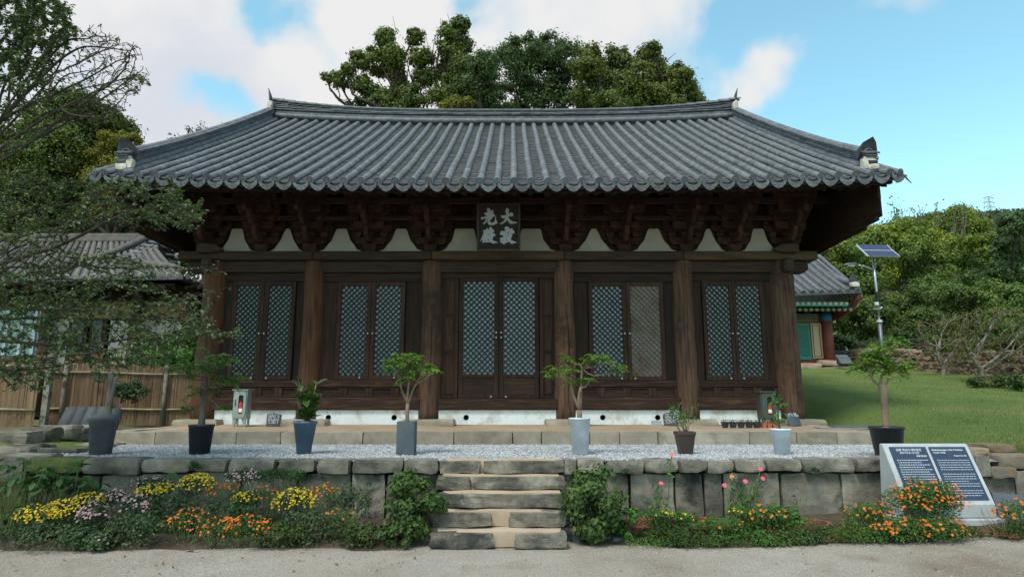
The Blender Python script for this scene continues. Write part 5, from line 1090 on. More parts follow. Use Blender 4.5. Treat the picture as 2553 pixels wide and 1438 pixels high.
# terracotta basins
for k, (px, py, r, lb) in enumerate([(1748, 1272, .42, 'wide shallow terracotta basin half sunk in the bed among zinnias'), (1985, 1270, .36, 'terracotta basin behind the orange marigolds'), (1592, 1283, .30, 'terracotta basin rim partly hidden by leaves beside the green bush')]):
    p = P(px, py, 8.15); p[2] = .13 if k == 0 else .13
    t = thing('terracotta_basin', lb, 'basin', (p[0], 8.10, .02)); mb = MB(); mb.lathe([(0, .03), (r*.85, .03), (r-.03, .13), (r-.03, .155), (r+.02, .16), (r+.02, .13), (r-.01, .12), (r*.88, 0)], n=32, sc=(1, .75)); mb.build('basin_body', 'terracotta', t, world=False, smooth=False); mb = MB(); mb.lathe([(0, .07), (r-.05, .07)], n=24, sc=(1, .75)); mb.build('soil_fill', 'soil', t, world=False)
# ================================================================== REED FENCE (left)
def fence(pts, label, seed, h):
    fz = 1.02; t = thing('reed_fence', label, 'fence', (pts[0][0], pts[0][1], fz)); r_ = np.random.RandomState(seed); P_ = np.array(pts, float)
    d = np.diff(P_, axis=0); L_ = np.linalg.norm(d, axis=1); cum = np.concatenate([[0], np.cumsum(L_)])
    def at(s): return np.array([np.interp(s, cum, P_[:, 0]), np.interp(s, cum, P_[:, 1])])
    mb = MB(); s = 0
    while s < cum[-1]:
        p = at(s); hh = h+.03*math.sin(s*1.7)+r_.uniform(-.025, .02); yo = r_.uniform(-.012, .012); l = r_.uniform(-.012, .012)
        mb.tube([(p[0], p[1]+yo, fz+.02), (p[0]+l, p[1]+yo, fz+hh)], .016, n=4, cap=True); s += .026
    mb.build('reeds', 'reed', t, kind='stuff')
    for z in (fz+.42, fz+h*.86):
        mb = MB(); mb.tube([(*(at(u)-[0, .045]), z+.02*math.sin(u*2)) for u in np.linspace(0, cum[-1], 9)], .026, n=7); mb.build('rail', 'bamboo', t, smooth=True)
    for s in np.arange(.4, cum[-1], 2.1):
        p = at(s); mb = MB(); mb.tube([(p[0], p[1]-.09, fz-.1), (p[0], p[1]-.09, fz+h+.06)], .045, n=8); mb.build('post', 'bark_pale', t, smooth=True)
fence([(-10.45, 14.6), (-7.1, 15.2)], 'reed fence section with pole rails just left of the hall', 1, 1.42)
fence([(-18, 13.2), (-9.85, 13.5)], 'taller weathered reed fence at the far left of the picture', 2, 1.52)
mb = MB(); mb.bb(-9.78, -9.66, 13.55, 13.65, 1.0, 2.6); link('gate_post', mb.data('gate_post', 'bark_pale', off=np.array([-9.72, 13.6, 1.0])), loc=(-9.72, 13.6, 1.0), label='pale wooden gate post between the two reed fence sections', category='post')
t = thing('leaning_tiles', 'overlapping dark curved roof tiles leaning against the foot of the reed fence', 'roof tiles', (-9.2, 13.3, 1.05)); mb = cover_mesh(.17, .62, 8); me = mb.data('roof_tile', 'tile_dark', smooth=True)
for k, px in enumerate((163, 186, 209, 232, 255)):
    p = P(px, 1050, 13.1); link('roof_tile', me, t, loc=np.array([p[0], 13.1+.05*k, 1.0])-org(t), rot=(R(38), R(-8), R(14)))
# ================================================================== LEFT HOUSE
def tiled_face(core_name, parent, P0, P1, Q0, Q1, rows, r, m='tile', ends=True, seg=.34, sag=.12, panm='tile_pan', individual=True, endm='mortar', clip=None):
    """bilinear roof face: P0->P1 is the eave (left to right), Q0->Q1 the top edge"""
    P0, P1, Q0, Q1 = [np.array(v, float) for v in (P0, P1, Q0, Q1)]
    def pt(u, v):
        a = P0*(1-u)+P1*u; b = Q0*(1-u)+Q1*u; p = a*(1-v)+b*v; p = p.copy(); p[2] -= sag*4*v*(1-v)*.5; return p
    nu, nv = 24, 10; V = [pt(i/nu, j/nv) - [0, 0, o_] for o_ in (0, .12) for j in range(nv+1) for i in range(nu+1)]; N_ = (nu+1)*(nv+1); Fq = []
    for j in range(nv):
        for i in range(nu):
            a = j*(nu+1)+i; Fq += [(a, a+1, a+nu+2, a+nu+1), (N_+a, N_+a+nu+1, N_+a+nu+2, N_+a+1)]
    for i in range(nu): Fq.append((i, N_+i, N_+i+1, i+1))
    mb = MB(); mb.add(V, Fq); core = mb.build(core_name, panm, parent); n_ = 0
    for i in range(rows):
        u = (i+.5)/rows
        pts = np.array([pt(u, v)+[0, 0, .02] for v in np.linspace(0, 1, 9)]); ln = np.linalg.norm(pts[-1]-pts[0])
        if clip is not None: pts = clip(pts)
        if len(pts) < 2: continue
        mb = MB(); mb.tube(pts, r, n=8); mb.build('tile_row', m, core, smooth=True)
        if ends: me = MB(); p = pts[0]; dv = pts[0]-pts[1]; dv /= np.linalg.norm(dv); me.tube([p-dv*.01, p+dv*.03], r*1.12, n=10); me.build('eave_disc', endm, core)
    return core
lh = thing('left_house', 'low tiled wooden house with plaster walls behind the reed fence and leaves', 'house', (-16, 22, 1.1))
ey, ry = 20.5, 24.8; ez = P(100, 706, ey)[2]; rz = P(200, 606, ry)[2]; xr = P(395, 600, ry)[0]; xe = P(455, 700, ey)[0]
tiled_face('front_roof', lh, (-24, ey, ez), (xe, ey, ez+.25), (-24, ry, rz), (xr-.2, ry, rz), 44, .085, endm='mortar', m='tile_brown')
mb = MB()
for k in range(5): mb.tube([(-24, ry, rz+.10+.06*k), (xr-1, ry, rz+.10+.06*k), (xr, ry, rz+.2+.06*k)], .10-.01*k, n=8)
mb.build('main_ridge', 'tile_brown', lh, smooth=True)
# gable end with short white-capped rows, and hip ridge
gy0 = P(395, 600, ry); 
mb = MB(); mb.tube([(xr-.1, ry-.1, rz+.35), (xr-.7, ry-1.6, rz-.75), (xr-.9, ry-2.4, rz-1.15)], .13, n=8); mb.tube([(xr-.85, ry-2.3, rz-1.1), (xe-.9, ey+1.0, ez+.75), (xe-.1, ey+.1, ez+.42)], .13, n=8); mb.build('hip_ridge', 'tile_brown', lh, smooth=True)
for k in range(9):
    u = k/8; p = np.array([xr+.25, ry-.1-2.6*u, rz+.15-1.5*u-.1*math.sin(u*3)]); mb = MB(); mb.tube([p-[.45, 0, -.02], p+[.12, 0, -.05]], .075, n=8); o = mb.build('gable_tile', 'tile', lh, smooth=True); mb = MB(); mb.tube([p+[.12, 0, -.05], p+[.15, 0, -.055]], .085, n=8); mb.build('tile_end', 'mortar', o)
    q = np.array([xr+.25, ry+.1+2.4*u, rz+.15-1.9*u]); mb = MB(); mb.tube([q-[.45, 0, -.02], q+[.12, 0, -.05]], .075, n=8); o = mb.build('gable_tile', 'tile_dark', lh, smooth=True); mb = MB(); mb.tube([q+[.12, -.02, -.05], q+[.15, -.02, -.055]], .09, n=8); mb.build('tile_end', 'mortar', o)
mb = MB(); mb.bb(-24, xe-.3, ey+.1, 23.0, ez-.04, ez+.0); mb.build('soffit', 'wood_dark', lh)
mb = MB(); mb.bb(-24, xe-.6, 22.3, 27, 1.1, ez+.5); mb.bb(-24, xr-.3, ry-.1, ry+.4, ez, rz); mb.build('core_wall', 'wood_dark', lh)
mb = MB(); mb.prism([(ry-2.6, rz-1.5), (ry, rz+.1), (ry+2.6, rz-1.9)], xr+.0, xr+.05, axis='x'); mb.build('gable_wall', 'wood_dark', lh)
tiled_face('end_roof', lh, (xe, ey, ez+.25), (xe+.2, ey+9, ez+.1), (xr+.15, ry-2.3, rz-1.35), (xr+.15, ry+2.8, rz-1.5), 20, .085, m='tile_brown')
wy = 22.0; wz0, wz1 = 1.2, ez+.2
def lw_box(name, pa, pb_, ya, yb, m, y=wy, th=.1): a, b_ = P(pa, yb, y), P(pb_, ya, y); mb = MB(); mb.bb(P(pa, 840, y)[0], P(pb_, 840, y)[0], y, y+th, a[2], b_[2]); return mb.build(name, m, lh)
lw_box('back_wall', -250, 480, 770, 1000, 'wood_dark', wy+.3)
lw_box('eave_wall', -250, 480, 715, 775, 'wood_dark', wy+.05)
lw_box('lintel_board', 130, 470, 752, 792, 'ochre_wall', wy-.05)
lw_box('plaster_wall', 127, 168, 792, 910, 'wall_cream'); lw_box('plaster_wall', 272, 318, 778, 910, 'wall_white'); lw_box('plaster_wall', 345, 480, 780, 915, 'wall_cream'); lw_box('wall_rail', 130, 168, 838, 846, 'wood_dark', wy-.06)
w1 = lw_box('window', -60, 95, 768, 905, 'window_blue', wy)
for a in (-60, -22, 8, 45, 78): lw_box('window_bar', a, a+8, 768, 905, 'window_white', wy-.06)
lw_box('window_bar', -60, 95, 765, 773, 'window_white', wy-.08)
for k, (a, b_) in enumerate(((170, 216), (222, 262))):
    d = lw_box('house_door', a, b_, 788, 905, 'wood_red', wy-.04); a0, b0_ = P(a+5, 875, wy-.06), P(b_-5, 795, wy-.06); mb = MB()
    for q in range(9): x = a0[0]+(b0_[0]-a0[0])*q/8; mb.bb(x-.006, x+.006, wy-.09, wy-.05, a0[2], b0_[2])
    for q in range(5): z = a0[2]+(b0_[2]-a0[2])*q/4; mb.bb(a0[0], b0_[0], wy-.095, wy-.05, z-.006, z+.006)
    mb.build('lattice', 'slate_light', d, kind='stuff'); p0_, p1_ = P(a+4, 902, wy-.07), P(b_-4, 880, wy-.07); mb = MB(); mb.bb(p0_[0], p1_[0], wy-.1, wy-.05, p0_[2], p1_[2]); mb.build('door_panel', 'orange_wood', d)
for px in (110, 335, 465, -120): a = P(px, 850, wy-.3); mb = MB(); mb.tube([(a[0], wy-.3, 1.2), (a[0], wy-.3, ez+.1)], .19, n=10); mb.build('column', 'wood_post', lh, smooth=True)
lw_box('floor_ledge', -100, 320, 905, 925, 'stone_kerb', wy-.6)
for k in range(40): x = -23.5+k*.40; mb = MB(); mb.tube([(x, ey+.25, ez-.10), (x, ey+1.9, ez+.35)], .06, n=6); mb.build('rafter', 'wood_bracket', lh)
# ================================================================== RIGHT PAINTED HALL
rh = thing('painted_hall', 'red and green painted hall with a tiled roof partly hidden by the dark hall', 'temple hall', (12, 31, 3.2))
Yr = 31.0; gz2 = P(2040, 915, Yr-1)[2]
er, el = P(2148, 724, Yr-1.8), P(1900, 752, Yr-1.8); tr_, tl_ = P(1992, 570, Yr+2.6), P(1700, 560, Yr+2.6)
el2 = np.array([2.0, Yr-1.8, el[2]]); tl2 = np.array([2.0, Yr+3.2, P(1990, 575, Yr+3.2)[2]]); tr2 = np.array([P(1975, 600, Yr+3.2)[0], Yr+3.2, tl2[2]])
tiled_face('front_roof', rh, el2, er, tl2, tr2, 34, .10, endm='tile', sag=.5)
mb = MB(); pts = np.array([tr2+[0, 0, .15], P(2040, 662, Yr+1.0), P(2090, 695, Yr-.6), P(2124, 706, Yr-1.5)]); mb.tube(pts, [.20, .18, .17, .15], n=8); mb.build('hip_ridge', 'tile', rh, smooth=True)
mb = MB(); b_ = P(2126, 708, Yr-1.6); mb.prism([(-.16, 0), (.16, 0), (.20, .2), (0, .55), (-.20, .2)], 0, .06); V = mb.V[0]; mb.V[0] = V+b_+[0, -.1, .0]; mb.build('ridge_end_tile', 'tile_dark', rh)
me = rough_stone((.42, .2, .22), 61, amp=.04, rnd=.6, cuts=2); me.materials.append(MATS['mortar']); link('mortar', me, rh, loc=b_+[0, -.15, -.05]-org(rh))
tiled_face('end_roof', rh, er, er+[1.2, 9, 0], tr2, tr2+[.5, 3, 0], 22, .10, endm='tile')
def rbox(name, pa, pb_, ya, yb, m, y, th=.12, parent=rh): a, c = P(pa, yb, y), P(pb_, ya, y); mb = MB(); mb.bb(P(pa, 850, y)[0], P(pb_, 850, y)[0], y, y+th, a[2], c[2]); return mb.build(name, m, parent)
rbox('eave_board', 1850, 2122, 752, 763, 'painted_green', Yr-1.55)
for k in range(22):
    px = 2110-k*21*.62*1.05; a = P(px, 757, Yr-1.5); mb = MB(); mb.box((a[0], Yr-1.2, a[2]), (.12, .7, .12)); o = mb.build('flying_rafter', 'painted_green', rh); mb = MB(); mb.box((a[0], Yr-1.56, a[2]), (.125, .01, .125)); mb.build('rafter_end', 'rafter_end', o)
for k in range(14):
    px = 2118-k*14; a = P(px, 772, Yr-1.1); mb = MB(); mb.tube([(a[0], Yr-1.2, a[2]), (a[0], Yr+.2, a[2]+.5)], .10, n=8); o = mb.build('rafter', 'painted_green', rh, smooth=True); mb = MB(); mb.tube([(a[0], Yr-1.215, a[2]), (a[0], Yr-1.2, a[2])], .085, n=10); mb.build('rafter_end', 'rafter_end', o)
mb = MB(); c = [P(2112, 762, Yr-1.0), P(2140, 728, Yr-1.6), P(2137, 745, Yr-1.6), P(2118, 775, Yr-1.0), P(2090, 795, Yr-.2), P(2060, 798, Yr+.6), P(2056, 770, Yr+.6)]
V = [np.array(q) for q in c]+[np.array(q)+[.18, .02, 0] for q in c]; n = len(c); mb.add(V, [tuple(range(n)), tuple(range(2*n-1, n-1, -1))]+[(j, j+n, (j+1) % n+n, (j+1) % n) for j in range(n)]); mb.build('corner_rafter', 'painted_red', rh)
rbox('frieze', 1900, 2100, 765, 782, 'wood_dark', Yr+.1, .2); rbox('painted_beam', 1900, 2095, 760, 775, 'painted_green', Yr-.12); rbox('painted_beam', 1900, 2040, 790, 797, 'painted_red', Yr-.02)
for px in (2012, 2060): rbox('painted_block', px, px+16, 757, 779, 'painted_blue' if px > 2050 else 'painted_red', Yr-.2)
for px in (2064, 1900, 1760): 
    a = P(px, 850, Yr); mb = MB(); mb.tube([(a[0], Yr, gz2-.1), (a[0], Yr, P(px, 782, Yr)[2])], [.27, .24], n=12); c_ = mb.build('column', 'painted_red', rh, smooth=True)
    z = P(px, 783, Yr)[2]; mb = MB(); mb.tube([(a[0], Yr, z-.36), (a[0], Yr, z+.02)], .262, n=12); mb.build('column_band', 'painted_blue', c_, smooth=True)
rbox('wall', 1600, 2060, 775, 905, 'painted_red', Yr+.1, 4.5)
f_ = rbox('transom', 1985, 2042, 782, 800, 'painted_teal', Yr+.03); rbox('transom_panel', 1988, 2038, 785, 797, 'painted_green', Yr+.0, .02, f_)
f_ = rbox('green_door', 1960, 2021, 806, 896, 'painted_teal', Yr+.03); rbox('door_panel', 1968, 2017, 812, 886, 'painted_green', Yr+.0, .02, f_)
f_ = rbox('side_panel', 2024, 2050, 806, 893, 'cream_panel', Yr+.03); rbox('panel_line', 2028, 2029, 811, 888, 'wood_dark', Yr+.0, .02, f_); rbox('panel_line', 2045, 2046, 811, 888, 'wood_dark', Yr+.0, .02, f_); rbox('panel_line', 2028, 2046, 810, 811, 'wood_dark', Yr+.0, .02, f_); rbox('panel_line', 2028, 2046, 888, 889, 'wood_dark', Yr+.0, .02, f_)
stone_obj('base_stone', P(2065, 905, Yr-.2), (1.0, .7, .26), 81, 'stone_pink', rh, amp=.04, rnd=.3, cuts=2); stone_obj('base_stone', P(2010, 912, Yr-.3), (1.3, .5, .22), 82, 'stone_pink', rh, amp=.04, rnd=.3, cuts=2)
for k, px in enumerate((1980, 2040, 2085)): stone_obj('base_stone', P(px, 920, Yr-.9), (1.1, .4, .18), 83+k, 'stone_kerb', rh, amp=.04, rnd=.3, cuts=2)
# small grey sign board
t = thing('grey_sign', 'small slanted grey metal sign board on the lawn by the painted hall', 'sign', P(2110, 905, 29)); a, b_ = P(2098, 906, 29), P(2126, 882, 29); mb = MB(); mb.prism([(29, a[2]), (29.5, b_[2]), (29.55, b_[2]), (29.4, a[2])], a[0], b_[0], axis='x'); mb.build('sign_face', 'steel_grey', t); mb = MB(); mb.bb(a[0], b_[0], 29.3, 29.35, a[2]-.1, a[2]+.3); mb.build('stand', 'steel_grey', t)
# ================================================================== SOLAR LAMP
Yl = 24.0; lb = P(2203, 905, Yl); lb[2] = hback(lb[0], Yl); ltop = P(2183, 634, Yl)
sl_ = thing('solar_street_lamp', 'tall steel street lamp with a tilted solar panel standing on the lawn', 'street lamp', lb)
mb = MB(); mb.tube([lb, lb+[0, 0, 2.0]], .068, n=12); mb.build('lower_pole', 'steel_grey', sl_, smooth=True); mb = MB(); x0 = lb[0]; mb.tube([(x0, Yl, lb[2]+2.0), (x0, Yl, ltop[2])], .045, n=12); mb.build('pole', 'steel', sl_, smooth=True)
mb = MB(); mb.tube([(x0, Yl, lb[2]+1.97), (x0, Yl, lb[2]+2.05)], .10, n=12); mb.build('collar', 'white_metal', sl_)
pw, pd = 1.25, .90; ctr = np.array([P(2187, 617, Yl)[0], Yl, ltop[2]+.14]); Rm = Euler((R(18), 0, R(-4))).to_matrix(); pnl = MB(); 
pnl.box((0, 0, 0), (pw, pd, .045)); o = pnl.build('solar_panel', 'white_metal', sl_, world=False); o.location = ctr-lb; o.rotation_euler = (R(28)*-1+R(0), R(0), R(0)); o.rotation_euler = (R(42), 0, R(3))
for s in (-1, 1): mb = MB(); mb.box((0, s*.235, -.0235), (pw-.07, .43, .006)); mb.build('solar_cells', 'solar_cell', o, world=False)
for s in (-1, 1): mb = MB(); mb.box((0, s*.235, .0235), (pw-.07, .43, .006)); mb.build('solar_cells', 'solar_cell', o, world=False)
az = P(2185, 669, Yl); hx_ = P(2125, 662, Yl)
mb = MB(); mb.tube([(x0, Yl, P(2185, 671, Yl)[2]), (hx_[0]+.1, Yl-.1, hx_[2]+.02)], .025, n=8); mb.tube([(x0, Yl, P(2185, 676, Yl)[2]), (hx_[0]+.35, Yl-.1, hx_[2]-.01)], .018, n=6); mb.build('lamp_arm', 'steel', sl_, smooth=True)
mb = MB(); mb.tube([(hx_[0]+.18, Yl-.1, hx_[2]+.02), (hx_[0], Yl-.1, hx_[2]+.05), (hx_[0]-.25, Yl-.1, hx_[2]+.03), (hx_[0]-.45, Yl-.1, hx_[2]-.03)], [.04, .10, .10, .03], n=10); V = mb.V[0]; V[:, 2] = (V[:, 2]-hx_[2])*.55+hx_[2]; mb.build('lamp_head', 'steel_grey', sl_, smooth=True)
mb = MB(); mb.box((hx_[0]-.12, Yl-.1, hx_[2]-.035), (.26, .14, .02)); mb.build('lamp_lens', 'white_metal', sl_)
z = P(2190, 740, Yl)[2]; mb = MB(); mb.box((x0-.02, Yl-.09, z), (.16, .10, .36)); mb.build('control_box', 'black_rubber', sl_, bevel=.01); z = P(2190, 758, Yl)[2]; mb = MB(); mb.box((x0-.10, Yl-.1, z), (.13, .1, .12)); mb.build('sensor_box', 'white_metal', sl_, bevel=.01)
z = P(2190, 771, Yl)[2]; mb = MB(); mb.tube([(x0, Yl-.1, z), (x0-.28, Yl-.2, z-.02)], .03, n=8); mb.tube([(x0, Yl-.1, z), (x0+.1, Yl-.1, z+.06)], .04, n=8); mb.build('camera_bracket', 'steel', sl_)
# ================================================================== FIELD STONE WALL
fw = thing('field_stone_wall', 'long dry wall of small brown field stones bordering the lawn on the right', 'stone wall', (16, 24, 2.5))
path = np.array([(16.6, 31.6), (17.2, 29.0), (17.3, 26.5), (17.1, 24.0), (16.9, 22.0), (16.5, 19.8), (16.9, 16.5), (18, 13)]); d = np.diff(path, axis=0); cum = np.concatenate([[0], np.cumsum(np.linalg.norm(d, axis=1))])
def wat(s): return np.array([np.interp(s, cum, path[:, 0]), np.interp(s, cum, path[:, 1])])
shapes = []
for k in range(10):
    me = rough_stone((1, 1, 1), 500+k, amp=.09, rnd=.45, cuts=1, freq=1.3); me.materials.append(MATS['stone_field']); shapes.append(me)
rw_ = random.Random(5); stuffw = MB(); cnt = 0; big = []
for layer in range(6):
    s = rw_.uniform(0, .2); hl = .15
    while s < cum[-1]:
        L_ = rw_.uniform(.18, .42); p = wat(s+L_/2); q = wat(s+L_/2+.05); a = math.atan2(q[1]-p[1], q[0]-p[0]); z = float(hback(p[0], p[1]))-.03+layer*hl+hl/2+(.10*math.sin(s*.8) if layer > 3 else 0)
        if not (layer == 5 and rw_.random() < .45): big.append((p[0]+rw_.uniform(-.03, .03), p[1], z, L_, hl*rw_.uniform(.95, 1.35), a, rw_.randrange(10)))
        s += L_*.98
big.sort(key=lambda b: b[1])
for k, (x, y, z, L_, h_, a, si) in enumerate(big):
    vis = 17 < y < 29.5
    if vis and cnt < 300: link('stone', shapes[si], fw, loc=np.array([x, y, z])-org(fw), rot=(0, 0, a), sc=(L_*1.03, .36, h_)); cnt += 1
    else:
        n = len(shapes[si].vertices); V = np.zeros(n*3); shapes[si].vertices.foreach_get('co', V); V = V.reshape(-1, 3)*[L_*1.03, .36, h_]; c, s_ = math.cos(a), math.sin(a)
        stuffw.add(np.stack([V[:, 0]*c-V[:, 1]*s_+x, V[:, 0]*s_+V[:, 1]*c+y, V[:, 2]+z], 1), [tuple(p.vertices) for p in shapes[si].polygons])
stuffw.build('stones', 'stone_field', fw, kind='stuff')
mb = MB()
for s in np.arange(0, cum[-1], .5):
    p, q = wat(s), wat(s+.5); z = float(hback(*p)); mb.box(((p[0]+q[0])/2, (p[1]+q[1])/2, z+.38), (.3, np.linalg.norm(q-p)+.05, .74), rot=Matrix.Rotation(math.atan2(q[1]-p[1], q[0]-p[0])-math.pi/2, 3, 'Z'))
mb.build('wall_core', 'soil', fw)
# ornamental stack of roof tiles set as scallops
tw = thing('scallop_tile_wall', 'low wall of dark roof tiles stacked edge-on in a fish-scale pattern behind the lawn', 'tile wall', P(2275, 880, 31)); Ya = 31.0
mb = MB(); n = 10; V = []
for r_, y in ((.22, 0), (.22, .3), (.185, .3), (.185, 0)):
    for j in range(n+1): a = math.pi*(.12+.76*j/n); V.append((r_*math.cos(a), y, r_*math.sin(a)*.75-.06))
mb.add(V, [(r*(n+1)+j, r*(n+1)+j+1, ((r+1) % 4)*(n+1)+j+1, ((r+1) % 4)*(n+1)+j) for r in range(4) for j in range(n)]); ar = mb.data('roof_tile', 'tile_brown')
pa, pb2 = P(2205, 893, Ya), P(2345, 886, Ya)
for row in range(7):
    z = pa[2]+row*.125; x = pa[0]+(row % 2)*.19+row*.10; xe_ = pb2[0]-.02-row*.17
    while x < xe_: link('roof_tile', ar, tw, loc=np.array([x, Ya, z])-org(tw)); x += .38
mb = MB(); mb.prism([(pa[0], pa[2]-.2), (pb2[0]+.2, pa[2]-.2), (pb2[0]-.5, pa[2]+.85), (pa[0]+.7, pa[2]+.85)], Ya+.12, Ya+.3); mb.build('backing', 'soil', tw)
mb = MB(); mb.bb(pa[0]+.9, pb2[0]-.7, Ya-.1, Ya+.4, pa[2]+.88, pa[2]+.94); mb.build('cap_slab', 'tile_dark', tw)
bt = thing('dark_tile_wall', 'dark low tiled wall in the shade behind the small grey sign', 'tile wall', P(2130, 895, 33)); a, b_ = P(2072, 905, 33), P(2235, 884, 33); mb = MB(); mb.bb(a[0], b_[0], 33, 33.4, a[2]-.3, b_[2]); mb.build('wall_body', 'soil', bt)
for k in range(20): x = a[0]+(b_[0]-a[0])*(k+.5)/20; mb = MB(); mb.tube([(x, 32.8, b_[2]), (x, 33.2, b_[2]+.18), (x, 33.6, b_[2])], .085, n=6); mb.build('cap_tile', 'tile_dark', bt, smooth=True)
# transmission tower far on the hill
ty = 330.0; tb, tt = P(2469, 532, ty), P(2469, 490, ty); tp = thing('transmission_tower', 'pale lattice power pylon on the far wooded ridge', 'pylon', tb-[0, 0, 6])
mb = MB(); w0, w1_, z0, z1 = 2.6, .9, tb[2]-6, tt[2]; ns_ = 9
for sx in (-1, 1):
    for sy_ in (-1, 1): mb.tube([(tb[0]+sx*w0, ty+sy_*w0, z0), (tb[0]+sx*w1_, ty+sy_*w1_, z1)], .22, n=4)
mb.build('mast', 'steel', tp); mb = MB()
for k in range(ns_):
    za, zb_ = z0+(z1-z0)*k/ns_, z0+(z1-z0)*(k+1)/ns_; wa, wb = w0+(w1_-w0)*k/ns_, w0+(w1_-w0)*(k+1)/ns_; s = 1 if k % 2 else -1
    mb.tube([(tb[0]-s*wa, ty, za), (tb[0]+s*wb, ty, zb_)], .14, n=3); mb.tube([(tb[0]+s*wa, ty, za), (tb[0]-s*wb, ty, zb_)], .14, n=3)
mb.build('bracing', 'steel', tp)
for k in range(3): z = z1-1-2.6*k; mb = MB(); mb.tube([(tb[0]-3.4+.4*(k == 0), ty, z), (tb[0], ty, z+.9), (tb[0]+3.4-.4*(k == 0), ty, z)], .2, n=4); mb.build('cross_arm', 'steel', tp)
# ================================================================== BACKGROUND TREES
def bg_tree(name, label, lobes, Y, base_px, base_z, n, leaf, lsize, seed, barkm='bark_dark', dy=1.6, group=None, sub=22, subr=.46, tr=.22, cat='tree', upb=.35, asp=.62):
    rs = np.random.RandomState(seed); L_ = []
    for (px, py, r) in lobes:
        y = Y+rs.uniform(-dy, dy)*.5; p = P(px, py, y); rr = r/ppm(y, p[2]); L_.append((p, (rr, rr*.9, rr*.92)))
    bx = P(base_px, 600, Y)[0]; b = np.array([bx, Y, base_z]); t = thing(name, label, cat, b, group=group)
    top = np.mean([l[0] for l in L_], axis=0); zmin = min(l[0][2] for l in L_); fork = np.array([bx*.6+top[0]*.4, Y, max(base_z+.8, min(zmin, top[2])-.8)])
    mb = MB(); mb.tube(limb(b, fork, rs, .04, 7), np.linspace(tr, tr*.7, 7), n=8)
    for c, r in L_:
        m_ = limb(fork, c, rs, .1, 7); mb.tube(m_, np.linspace(tr*.5, tr*.12, 7), n=6, cap=False)
        for k in range(5): mb.tube(limb(m_[rs.randint(3, 6)], c+rs.normal(size=3)*r[0]*.6, rs, .1, 5), np.linspace(tr*.16, tr*.05, 5), n=4, cap=False)
    mb.build('trunk', barkm, t, smooth=True)
    V, Q = clump_leaves(L_, n, lsize, seed+1, sub=sub, subr=subr, asp=asp, upb=upb); mb = MB(); mb.add(V, Q); mb.build('crown', leaf, t, kind='stuff')
    return t
G = 'trees rising behind the hall roof'
bg_tree('lobed_tree', 'tall open olive-green tree with upright lobes behind the left half of the roof ridge', [(965, 95, 32), (940, 150, 42), (985, 140, 34), (900, 150, 30), (1035, 95, 26), (1050, 140, 34), (1060, 190, 34), (870, 175, 20), (850, 200, 26), (905, 215, 34), (940, 240, 40), (1000, 225, 38), (1030, 250, 44), (985, 185, 30), (815, 195, 16), (885, 262, 22), (970, 270, 34)], 33, 1000, 4.2, 30000, 'leaf_bg_olive', .17, 1, group=G, dy=2)
bg_tree('narrow_tree', 'narrow upright tree with a rounded top left of the domed tree behind the ridge', [(1130, 70, 30), (1150, 62, 26), (1110, 95, 28), (1125, 130, 38), (1155, 115, 28), (1110, 175, 34), (1150, 165, 34), (1130, 215, 36), (1095, 235, 34), (1145, 260, 40), (1165, 215, 28)], 32, 1130, 4.2, 17000, 'leaf_bg_olive', .16, 3, group=G, dy=2)
bg_tree('domed_tree', 'broad dense domed dark green tree behind the middle of the ridge', [(1300, 130, 60), (1370, 120, 58), (1410, 140, 48), (1260, 165, 56), (1340, 190, 70), (1420, 210, 60), (1290, 230, 60), (1370, 250, 60), (1220, 210, 48), (1440, 260, 50), (1240, 265, 50)], 35, 1360, 4.4, 42000, 'leaf_bg_green', .16, 5, group=G, sub=26, subr=.36, dy=3)
bg_tree('round_tree', 'rounded mid-green tree between the narrow tree and the domed tree', [(1200, 165, 36), (1215, 150, 30), (1185, 205, 42), (1205, 240, 46), (1170, 255, 36)], 31, 1200, 4.2, 13000, 'leaf_bg_green', .15, 7, group=G)
bg_tree('right_dark_tree', 'dark dense tree with a pointed top at the right end behind the ridge', [(1625, 125, 26), (1610, 150, 36), (1650, 175, 44), (1690, 195, 42), (1590, 190, 46), (1640, 225, 54), (1700, 235, 44), (1735, 250, 28), (1560, 235, 50), (1610, 260, 50), (1680, 262, 44), (1750, 262, 16)], 34, 1640, 4.4, 32000, 'leaf_bg', .16, 9, group=G, sub=22, dy=3)
bg_tree('right_mid_tree', 'leafy tree between the domed tree and the right dark tree', [(1470, 135, 30), (1465, 165, 40), (1535, 140, 34), (1500, 185, 46), (1530, 215, 48), (1475, 235, 50), (1520, 262, 48), (1555, 165, 34)], 33, 1500, 4.4, 22000, 'leaf_bg', .16, 11, group=G, dy=3)
bg_tree('yellow_bush_tree', 'small yellowing bush just above the ridge below the narrow tree', [(1140, 262, 26), (1110, 268, 20), (1165, 255, 16)], 28, 1140, 5, 2600, 'leaf_yellow', .13, 13, group=G)
G = 'trees behind the left house'
bg_tree('left_dark_tree', 'large dark green tree behind the left end of the roof', [(190, 265, 60), (240, 300, 60), (290, 330, 50), (110, 300, 60), (60, 360, 70), (160, 370, 80), (260, 390, 60), (30, 450, 70), (120, 470, 80), (220, 470, 70), (300, 400, 34), (-60, 380, 80), (-40, 500, 80), (70, 560, 70), (180, 560, 70)], 31, 150, 2.5, 90000, 'leaf_bg_olive', .17, 21, group=G, dy=4, sub=30)
bg_tree('left_yellow_tree', 'yellow-green tree peeping over the lower left eave', [(270, 350, 30), (300, 355, 30), (250, 390, 34), (330, 350, 24), (290, 420, 40), (240, 450, 40), (300, 480, 44), (350, 520, 44), (250, 530, 50), (380, 560, 34)], 28.5, 290, 2.0, 24000, 'leaf_yellow', .11, 23, group=G, dy=2)
